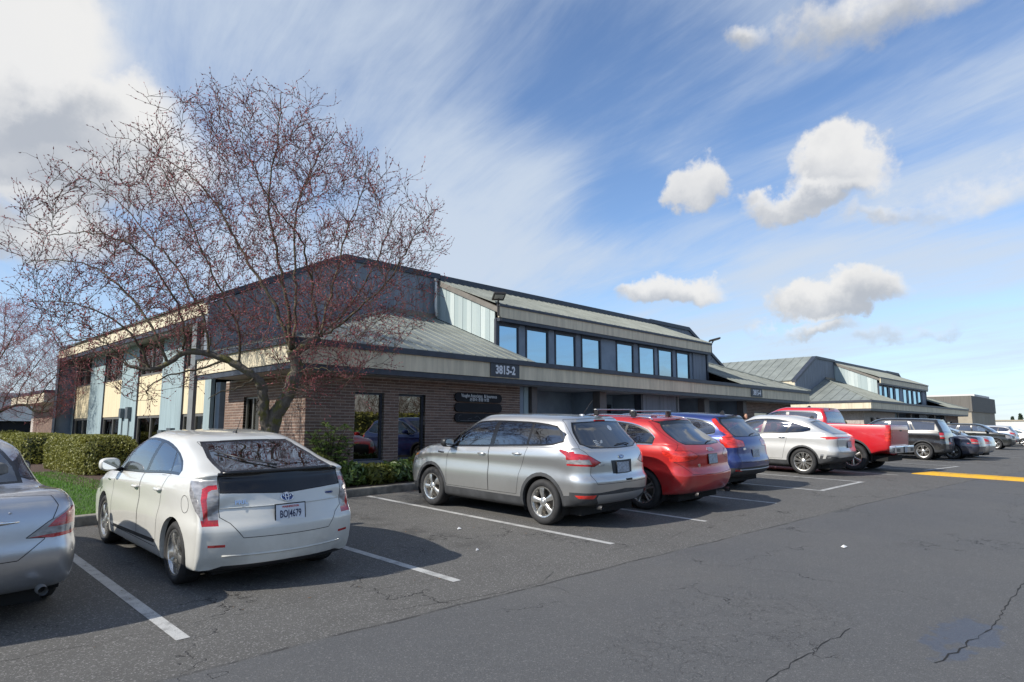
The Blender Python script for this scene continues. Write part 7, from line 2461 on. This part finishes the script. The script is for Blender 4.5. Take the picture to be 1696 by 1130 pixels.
D0 = 13.25
ca = lambda pts: [cam_at(u, v, D0 + dd) for (u, v, dd) in pts]
tb = cam_at(446, 800, D0)
T_LIMBS = [
    ([tb + Vector((0, 0, -.15))] + ca([(440, 760, 0), (445, 724, 0), (452, 698, 0), (468, 668, 0), (484, 638, .05), (491, 612, .1), (486, 580, .1)]), .21, .115),
    (ca([(444, 722, 0), (438, 690, -.1), (436, 660, -.15), (433, 638, -.2), (418, 622, -.3), (394, 606, -.35), (370, 594, -.4), (340, 585, -.5), (305, 584, -.6), (278, 602, -.7), (248, 612, -.8), (212, 606, -.9)]), .12, .034),
    (ca([(484, 590, .1), (506, 572, .2), (530, 557, .3)]), .11, .075),
    # upright limbs
    (ca([(484, 585, .1), (470, 540, .2), (452, 500, .3), (430, 465, .5), (400, 415, .7), (372, 362, .9), (340, 315, 1.1), (300, 281, 1.3), (240, 245, 1.5)]), 0.060, .012),
    (ca([(482, 580, .1), (478, 520, 0), (466, 452, -.1), (452, 390, -.2), (446, 320, -.2), (462, 220, -.1), (466, 150, 0)]), 0.056, .01),
    (ca([(486, 578, .1), (490, 500, .3), (488, 430, .5), (492, 350, .7), (520, 270, .9), (560, 215, 1.0)]), 0.048, .01),
    (ca([(528, 558, .3), (522, 510, .1), (512, 450, -.2), (500, 400, -.4), (470, 360, -.7), (430, 300, -.9), (400, 220, -1.0)]), 0.040, .01),
    (ca([(530, 557, .3), (545, 500, .5), (560, 440, .8), (575, 380, 1.0), (600, 320, 1.1), (610, 250, 1.2)]), 0.040, .01),
    (ca([(532, 557, .3), (560, 540, .2), (600, 505, 0), (640, 470, -.2), (670, 420, -.3), (690, 380, -.3), (722, 345, -.2)]), 0.036, .008),
    (ca([(525, 560, .3), (570, 520, .9), (620, 440, 1.4), (650, 360, 1.6), (680, 330, 1.7)]), 0.032, .008),
    # suckers from the long left limb
    (ca([(398, 608, -.35), (392, 540, -.5), (360, 470, -.7), (330, 400, -.8), (300, 340, -.9), (262, 270, -1.0)]), 0.036, .009),
    (ca([(345, 586, -.5), (338, 530, -.4), (300, 455, -.2), (250, 395, .1), (190, 330, .3), (120, 280, .4)]), 0.034, .009),
    (ca([(305, 584, -.6), (300, 520, -.9), (262, 450, -1.2), (205, 400, -1.4), (140, 385, -1.5), (80, 390, -1.6)]), 0.034, .009),
    (ca([(278, 602, -.7), (250, 540, -.6), (205, 480, -.3), (150, 440, -.1), (80, 430, .1), (30, 440, .2)]), .038, .008),
    (ca([(248, 612, -.8), (222, 560, -1.0), (170, 520, -1.1), (110, 500, -1.1), (50, 500, -1.1)]), .032, .008),
    (ca([(248, 612, -.8), (205, 580, -.6), (150, 560, -.4), (95, 570, -.3)]), .03, .008),
    # drooping lower limbs
    (ca([(378, 597, -.4), (330, 612, -.7), (285, 620, -.9), (250, 640, -1.0), (243, 652, -1.0)]), 0.032, .010),
    (ca([(424, 624, -.3), (400, 640, -.6), (370, 648, -.8), (345, 660, -.9)]), .03, .008),
    (ca([(486, 620, .1), (515, 610, -.3), (545, 612, -.5), (570, 625, -.6)]), .03, .008),
]
cc = cam_at(395, 405, D0)
rv = Vector((math.sin(R(AZ)), -math.cos(R(AZ)), 0))
tm = grow_tree(T_LIMBS, 3, (0, 0, 0), (1, 1, 1), 0, 1) if False else None


def oriented_targets(fn):
    return fn


# crown envelope works on a frame turned to the view, so build in that frame and turn back
ROT = Matrix.Rotation(R(AZ - 90), 4, 'Z')
INV = ROT.inverted()
limbs_l = [([INV @ Vector(p) for p in pts], a, b) for pts, a, b in T_LIMBS]
trunk_m, branch_m, twig_m, bud_m = grow_tree(limbs_l, 3, INV @ cam_at(395, 425, D0), (4.15, 3.0, 3.25), 1450, 7, 1.9)
base_l = INV @ tb
for me in (trunk_m, branch_m, twig_m, bud_m):
    me.transform(Matrix.Translation(-base_l))


TW2, BU2 = twig_m.copy(), bud_m.copy()
TW2.materials[0] = pbr('pink_twig', (0.26, 0.115, 0.105), 0.85, var=0.3, vscale=4)
BU2.materials[0] = pbr('pink_bud', (0.42, 0.10, 0.12), 0.7, var=0.4, vscale=5)


def put_tree(name, label, loc, rotz, s, group=None, light=False, pink=False):
    o = thing(name, label, 'tree', loc, rotz, group)
    o.scale = (s, s, s)
    t = add('trunk', trunk_m, o)
    add('branches', branch_m, o)['kind'] = 'stuff'
    cr = add('crown_twigs', TW2 if pink else twig_m, o)
    cr['kind'] = 'stuff'
    if not light: add('buds', BU2 if pink else bud_m, cr)['kind'] = 'stuff'
    return o


put_tree('bare_tree', 'bare spreading plum tree with mossy forked trunk and red buds', tb, R(AZ - 90), 1.0)
put_tree('bare_tree', 'second reddish bare tree further back at the far left edge', (1.6, 37.5, .5), R(20), .9, pink=True)
put_tree('bare_tree', 'reddish bare tree at the far left beyond the hedges', (4.1, 33.6, .5), R(130), .86, pink=True)
for i, (x, y, a, s) in enumerate([(10 + 4.6 * k, -22 - (k * 7 % 5), 37 * k, .9 + .06 * (k * 3 % 5)) for k in range(11)]):
    put_tree('bare_tree', 'bare tree across the lane, mirrored in the office windows', (x, y, gz(x, y)), R(a), s, 'bare trees across the lane', True)


# ---- clipped hedges and shrubs
def blob_mesh(half, e, rng, amp, nu=28, nv=18):
    m = MB().ellipsoid((0, 0, 0), half, e, nu, nv)
    m.v = [tuple(np.array(p) * (1 + rng.normal(0, amp))) for p in m.v]
    return m


def superpts(n, half, e, rng, zmin=-.95):
    """points and normals spread over a rounded box by area (rejection from a box surface)"""
    a, b, c = half
    ar = np.array([b * c, b * c, a * c, a * c, a * b])
    pick = rng.choice(5, n, p=ar / ar.sum())
    u, v = rng.uniform(-1, 1, n), rng.uniform(-1, 1, n)
    P = np.zeros((n, 3))
    P[pick == 0] = np.stack([np.ones((pick == 0).sum()), u[pick == 0], v[pick == 0]], 1)
    P[pick == 1] = np.stack([-np.ones((pick == 1).sum()), u[pick == 1], v[pick == 1]], 1)
    P[pick == 2] = np.stack([u[pick == 2], np.ones((pick == 2).sum()), v[pick == 2]], 1)
    P[pick == 3] = np.stack([u[pick == 3], -np.ones((pick == 3).sum()), v[pick == 3]], 1)
    P[pick == 4] = np.stack([u[pick == 4], v[pick == 4], np.ones((pick == 4).sum())], 1)
    # pull onto the superellipsoid
    k = 2 / e
    r = (np.abs(P) ** k).sum(1) ** (1 / k)
    Q = P / r[:, None]
    nor = np.sign(Q) * np.abs(Q) ** (k - 1) / np.array(half)
    nor /= np.linalg.norm(nor, axis=1)[:, None]
    return Q * np.array(half), nor


def shrub(name, label, x, y, half, mat, n, size, e=1.0, group=None, rotz=0, aspect=1.6, seed=0, fuzz=.05, lump=.0, cat='shrub', jit=.9):
    rng = np.random.default_rng(seed + 100)
    z = gz(x, y) + .12
    o = thing(name, label, cat, (x, y, z), rotz, group)
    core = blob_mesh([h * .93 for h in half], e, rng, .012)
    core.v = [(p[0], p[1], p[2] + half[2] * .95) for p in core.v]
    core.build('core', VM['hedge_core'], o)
    P, nn = superpts(n, half, e, rng)
    if lump:
        ph = rng.uniform(0, 6, 3)
        P *= (1 + lump * np.sin(P[:, :1] * 7 + ph[0]) * np.sin(P[:, 1:2] * 8 + ph[1]) + lump * .7 * np.sin(P[:, 2:] * 11 + ph[2]))
    P = P + nn * rng.uniform(-.7, 1.0, n)[:, None] * fuzz
    P[:, 2] += half[2] * .95
    v, f = leaves(P, nn, size, rng, aspect, jit)
    t = np.clip(rng.normal(.5, .26, n), 0, 1)
    fo = tinted('foliage', v, f, t, VM[mat], o)
    fo['kind'] = 'stuff'
    MB().tube([(0, 0, -.15), (0, 0, half[2] * .8)], .04, 6).build('stem', VM['stem'], o)
    return o


shrub('clipped_hedge', 'long clipped box hedge nearest the lawn, beside the white hatchback', 4.98, 21.1, (.62, 2.35, .47), 'hedge', 30000, .035, .30, 'clipped hedges along the left wall', seed=1, fuzz=.06, lump=.03, cat='hedge')
shrub('clipped_hedge', 'lower clipped hedge behind the nearest hedge', 4.9, 28.6, (.72, 3.3, .47), 'hedge', 16000, .045, .30, 'clipped hedges along the left wall', seed=2, fuzz=.06, lump=.03, cat='hedge')
shrub('round_shrub', 'dark green rounded shrub behind the silver saloon at the far left', 3.0, 36.5, (1.7, 1.2, .62), 'dark', 4500, .10, .8, seed=3, fuzz=.12, lump=.08)
shrub('round_shrub', 'low brownish shrub between the far hedges', 5.0, 33.4, (.9, .7, .50), 'gold', 3000, .06, .8, seed=4, fuzz=.08, lump=.05)
shrub('low_shrub', 'yellow-green clipped mound against the kerb behind the white hatchback', 6.75, 12.5, (.62, .5, .36), 'gold', 7000, .03, .8, seed=5, fuzz=.04, lump=.04)
for i, (x, y, a, b, c, lab) in enumerate([(7.65, 12.35, .34, .34, .20, 'leafy low shrub next to the yellow-green mound'), (8.30, 12.3, .38, .34, .17, 'leafy low shrub under the left office window'),
                                          (8.95, 12.3, .38, .34, .19, 'leafy low shrub between the two office windows'), (9.6, 12.3, .36, .34, .22, 'leafy low shrub in front of the silver SUV bonnet'), (10.25, 12.35, .36, .34, .2, 'leafy low shrub hidden partly by the silver SUV')]):
    shrub('low_shrub', lab, x, y, (a, b, c), ['rhodo', 'gold', 'rhodo', 'gold', 'rhodo'][i], 800, .07, 1.0, 'low shrubs under the office windows', seed=10 + i, fuzz=.10, lump=.1, aspect=2.0)
shrub('round_shrub', 'tall clipped yellow-green shrub before the second office building', 42.2, 14.6, (1.3, .8, .85), 'gold', 2600, .10, .45, seed=20, fuzz=.08, cat='shrub')
shrub('round_shrub', 'bright green shrub beside the red pickup tailgate', 46.4, 12.9, (1.9, .8, .62), 'gold', 2600, .09, .7, seed=21, fuzz=.10, lump=.08)
shrub('clipped_hedge', 'dark hedge across the lane, mirrored in the office windows', 28, -19.5, (26, 1.0, 1.5), 'hedge', 9000, .16, .3, seed=22, fuzz=.1, lump=.02, cat='hedge')


def rhododendron(name, label, x, y, h, spread, n_stem, mat, seed, ll=.11, bloom=None):
    rg = random.Random(seed)
    o = thing(name, label, 'shrub', (x, y, gz(x, y) + .12))
    st = MB()
    pts, nors = [], []
    V, F, T = [], [], []
    tips = []
    for i in range(n_stem):
        a = rg.uniform(0, 2 * math.pi)
        rr = spread * math.sqrt(rg.random())
        top = Vector((rr * math.cos(a), rr * math.sin(a), h * rg.uniform(.35, 1.0) * (1 - .25 * rr / spread)))
        mid = Vector((top.x * .35, top.y * .35, top.z * .55))
        st.tube([(0, 0, -.1), mid, top], [.016, .011, .006], 5)
        tips += [top, mid.lerp(top, .6), mid.lerp(top, .25)]
    for tp in tips:
        for j in range(rg.randint(7, 10)):
            a = 2 * math.pi * j / 8 + rg.uniform(-.3, .3)
            el = rg.uniform(-.35, .55)
            d = Vector((math.cos(a) * math.cos(el), math.sin(a) * math.cos(el), math.sin(el)))
            L = ll * rg.uniform(.7, 1.25)
            sd = d.cross(Vector((0, 0, 1))).normalized() * L * .17
            up = Vector((0, 0, L * .06))
            b0, b1, b2 = tp, tp + d * L * .5 + up, tp + d * L
            n = len(V)
            V += [b0, b1 - sd - up * .4, b2, b1 + sd - up * .4, b1 + up]
            F += [(n, n + 1, n + 4), (n + 1, n + 2, n + 4), (n + 2, n + 3, n + 4), (n + 3, n, n + 4)]
            T += [rg.random()] * 4
    st.build('stems', VM['stem'], o)
    tinted('foliage', V, F, T, VM[mat], o)['kind'] = 'stuff'
    if bloom:
        q = np.array([t[:] for t in tips if t.z > h * .6])
        q = np.repeat(q, 5, 0) + np.random.default_rng(seed).normal(0, .035, (len(q) * 5, 3))
        v, f = leaves(q, np.tile([[0, 0, 1.]], (len(q), 1)), .045, np.random.default_rng(seed))
        tinted('blossom', v, f, np.random.default_rng(seed).random(len(q)), VM['bloom'], o)['kind'] = 'stuff'
    return o


rhododendron('leafy_shrub', 'glossy long-leaved shrub at the corner of the brick wall', 7.62, 13.0, 1.45, .55, 40, 'rhodo', 3, .14)
rhododendron('leafy_shrub', 'shrub with small yellow blossom showing above the silver SUV roof', 13.2, 13.15, 1.62, .35, 14, 'gold', 5, .07, True)

# ---- grass on the lawn
rng = np.random.default_rng(8)
n = 34000
gx = rng.uniform(-1.0, 4.3, n)
gy = 11.68 + (rng.random(n) ** 1.5) * 9.5
gzv = np.interp(gx, *zip(*GX)) + np.interp(gy, *zip(*GY)) + .125
hh = rng.uniform(.025, .06, n)
an = rng.uniform(0, 6.28, n)
w = .004 + .0006 * (gy - 11)
v = np.stack([np.stack([gx - w * np.cos(an), gy - w * np.sin(an), gzv], 1), np.stack([gx + w * np.cos(an), gy + w * np.sin(an), gzv], 1), np.stack([gx + rng.normal(0, .02, n), gy + rng.normal(0, .02, n), gzv + hh], 1)], 1).reshape(-1, 3)
g = tinted('grass', v, np.arange(3 * n).reshape(n, 3), rng.random(n), VM['grass'])
props(g, 'short mown green grass on the lawn beside the hedge', 'grass', kind='stuff')
# ------------------------------------------------------------------ far buildings and trees
FM = {
    'beige': pbr('beige_concrete', (0.33, 0.29, 0.225), 0.85, var=0.1, vscale=.4),
    'brownmetal': groove_mat('brown_metal_band', (0.135, 0.125, 0.11), 1.0, var=0.08, dark=.5),
    'white': pbr('white_render', (0.60, 0.59, 0.57), 0.8, var=0.08, vscale=.3),
    'hill': pbr('far_hill', (0.10, 0.13, 0.15), 1.0, var=0.3, vscale=.01),
}
o = thing('warehouse', 'beige warehouse with a brown metal upper band at the far right', 'building', (120, 30, 0))
MB().box(-10, 7.5, -11, 20, -.5, 4.1).build('wall', FM['beige'], o)
MB().box(-10.15, 7.65, -11.15, 20.15, 4.1, 6.3).build('metal_band', FM['brownmetal'], o)
MB().box(-4, 7.4, -10.5, 19, 6.3, 6.75).build('parapet', FM['white'], o)
for k in range(3):
    MB().box(-10.06, -10.0, -7 + 8 * k, -5.8 + 8 * k, -.3, 2.0).build('door', BM['door'], o)
# low building past the left end of the office
o = thing('low_building', 'low brick building with a tan fascia beyond the left end of the office', 'building', (14, 46, .5))
bw = MB().box(-5.4, 6, -3.4, 4, -.3, 2.6).build('wall', BM['mortar'], o)
m = MB()
tint = []
rg = random.Random(9)
for r_ in range(36):
    for c_ in range(26):
        x = -5.4 + c_ * .254 + (.127 if r_ % 2 else 0)
        m.box(x, x + .244, -3.42, -3.39, -.2 + r_ * .0703, -.14 + r_ * .0703)
        y = -3.4 + c_ * .254 + (.127 if r_ % 2 else 0)
        m.box(-5.42, -5.39, y, y + .244, -.2 + r_ * .0703, -.14 + r_ * .0703)
        tint += [rg.random()] * 12
bk = m.build('brickwork', BM['brick_joined'], bw)
bk.data.attributes.new('tint', 'FLOAT', 'FACE').data.foreach_set('value', tint)
bk['kind'] = 'stuff'
MB().box(-6.4, 6.5, -4.4, 4.5, 2.6, 3.1).build('fascia', BM['tan'], o)
MB().box(-6.45, 6.55, -4.45, 4.55, 3.1, 3.24).build('gutter', BM['navy'], o)
o = thing('white_building', 'long white building with openings in the far left distance', 'building', (4, 92, .4))
fw = holed_wall('wall', 'y', 0, .4, -24, 14.5, -.4, 4.9, [(-22 + 4.4 * k, -18.6 + 4.4 * k, -.3, 2.2) for k in range(8)], FM['white'], o, None)
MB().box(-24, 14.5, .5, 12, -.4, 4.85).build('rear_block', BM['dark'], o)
MB().box(-24.2, 14.7, -.3, 12.2, 4.9, 5.3).build('roof_edge', FM['white'], o)
# white sheds and trees on the right horizon
for i, (x, y, w_, h_) in enumerate([(205, 22, 16, 3.6), (232, 19, 12, 2.6), (185, 14, 6, 2.2)]):
    o = thing('distant_shed', ['wide white shed on the right horizon', 'small white shed right of the wide one on the horizon', 'low pale shed before the wide one on the right horizon'][i], 'building', (x, y, 0), group='sheds on the right horizon')
    MB().box(-w_ / 2, w_ / 2, -w_ / 2, w_ / 2, -.5, h_).build('wall', FM['white'], o)
    MB().box(-w_ / 2 - .2, w_ / 2 + .2, -w_ / 2 - .2, w_ / 2 + .2, h_, h_ + .3).build('roof', FM['beige'], o)


def conifer(x, y, h, seed, label):
    rng = np.random.default_rng(seed)
    o = thing('distant_tree', label, 'tree', (x, y, -.3), group='trees on the right horizon')
    n = 900
    t = rng.random(n) ** .7
    r = (1 - t) * h * .24 * (0.5 + .5 * np.abs(np.sin(t * 26))) + .2
    a = rng.uniform(0, 6.28, n)
    rr = r * np.sqrt(rng.random(n))
    P = np.stack([rr * np.cos(a), rr * np.sin(a), h * (.15 + .85 * t)], 1)
    v, f = leaves(P, np.stack([np.cos(a), np.sin(a), .4 + 0 * a], 1), h * .07, rng)
    tinted('crown', v, f, rng.random(n), VM['far'], o)['kind'] = 'stuff'
    MB().tube([(0, 0, 0), (0, 0, h * .5)], [h * .02, h * .01], 6).build('trunk', VM['stem'], o)


k = 0
for (x, y, h) in [(250, 31, 6.5), (258, 34, 5.8), (246, 38.5, 6.0), (262, 26, 8.0), (268, 29, 7.4), (255, 22, 5.5), (272, 20, 6.2)]:
    conifer(x, y, h, 40 + k, ['dark conifer nearest the warehouse on the horizon', 'second conifer from the warehouse', 'short conifer against the warehouse edge', 'tallest dark conifer on the right horizon', 'conifer right behind the tallest one', 'small conifer above the white sheds', 'conifer at the right picture edge'][k])
    k += 1

# ------------------------------------------------------------------ person by the entrance
def person(x, y, z, face):
    o = thing('person', 'person in a pale top on the path, only the head seen above the silver crossover', 'person', (x, y, z), face)
    skin = pbr('skin', (0.50, 0.28, 0.19), 0.55, var=.08, vscale=12)
    hair = pbr('dark_brown_hair', (0.035, 0.02, 0.014), 0.6, var=.4, vscale=40)
    top = pbr('pale_top', (0.55, 0.54, 0.52), 0.85, var=.1, vscale=8)
    jean = pbr('dark_trousers', (0.03, 0.035, 0.05), 0.9)

    def skinned(name, verts, edges, radii, mat, par, root=0, sub=2):
        me = bpy.data.meshes.new(name)
        me.from_pydata(verts, edges, [])
        ob = add(name, me, par)
        ob.modifiers.new('skin', 'SKIN').use_smooth_shade = True
        sv = me.skin_vertices[0].data
        for i, r in enumerate(radii):
            sv[i].radius = r if isinstance(r, tuple) else (r, r)
            sv[i].use_root = i == root
        sm = ob.modifiers.new('sub', 'SUBSURF')
        sm.levels = sm.render_levels = sub
        dg = bpy.context.evaluated_depsgraph_get()
        m2 = bpy.data.meshes.new_from_object(ob.evaluated_get(dg))
        ob.modifiers.clear()
        ob.data = m2
        m2.materials.clear()
        m2.materials.append(mat)
        m2.polygons.foreach_set('use_smooth', [True] * len(m2.polygons))
        return ob

    H = 1.60
    body = skinned('body', [(0, 0, .86), (0, 0, 1.05), (0, 0, 1.26), (0, 0, 1.36), (0, .01, 1.42), (-.15, 0, 1.31), (-.21, 0, 1.05), (-.22, .06, .82), (-.22, .09, .72), (.15, 0, 1.31), (.21, 0, 1.05), (.22, .06, .82), (.22, .09, .72), (-.09, 0, .80), (-.10, .01, .44), (-.10, -.02, .08), (-.10, .10, .04), (.09, 0, .80), (.10, .01, .44), (.10, -.02, .08), (.10, .10, .04)],
                   [(0, 1), (1, 2), (2, 3), (3, 4), (2, 5), (5, 6), (6, 7), (7, 8), (2, 9), (9, 10), (10, 11), (11, 12), (0, 13), (13, 14), (14, 15), (15, 16), (0, 17), (17, 18), (18, 19), (19, 20)],
                   [(.15, .10), (.125, .09), (.13, .09), .055, .05, .05, .038, .028, .034, .05, .038, .028, .034, .08, .055, .04, .035, .08, .055, .04, .035], skin, o)
    hd = MB().ellipsoid((0, .012, 1.50), (.073, .092, .108), .95, 20, 14)
    hd.ellipsoid((0, .105, 1.49), (.014, .018, .022), 1, 8, 6).ellipsoid((-.076, .0, 1.50), (.010, .02, .03), 1, 8, 6).ellipsoid((.076, .0, 1.50), (.010, .02, .03), 1, 8, 6)
    hd.ellipsoid((0, .085, 1.425), (.04, .022, .022), 1, 10, 6)
    h = hd.build('head', skin, o, True)
    for s in (-1, 1):
        MB().ellipsoid((s * .030, .098, 1.515), (.012, .006, .007), 1, 10, 6).build('eye', pbr('eye', (.03, .02, .015), .2), h, True)
    MB().ellipsoid((0, .100, 1.448), (.024, .006, .006), 1, 10, 6).build('mouth', pbr('lips', (.40, .13, .11), .5), h, True)
    hr = MB().ellipsoid((0, -.018, 1.535), (.086, .094, .092), .95, 20, 12)
    hr.v = [(x_, min(y_, .066 - max(0, 1.56 - z_) * 1.6), z_) for (x_, y_, z_) in hr.v]
    hr.ellipsoid((0, -.07, 1.45), (.075, .045, .11), .9, 16, 10)
    hr.build('hair', hair, o, True)
    skinned('top', [(0, 0, .90), (0, 0, 1.08), (0, 0, 1.27), (0, 0, 1.345), (-.155, 0, 1.31), (-.21, 0, 1.07), (.155, 0, 1.31), (.21, 0, 1.07)], [(0, 1), (1, 2), (2, 3), (2, 4), (4, 5), (2, 6), (6, 7)], [(.165, .115), (.145, .105), (.15, .105), .06, .062, .052, .062, .052], top, o)
    skinned('trousers', [(0, 0, .90), (0, 0, .84), (-.09, 0, .78), (-.10, .01, .44), (-.10, -.015, .10), (.09, 0, .78), (.10, .01, .44), (.10, -.015, .10)], [(0, 1), (1, 2), (2, 3), (3, 4), (1, 5), (5, 6), (6, 7)], [(.158, .112), (.155, .11), .092, .068, .058, .092, .068, .058], jean, o)
    return o


person(26.35, 12.35, gz(26.35, 12.35) + .13, R(150))
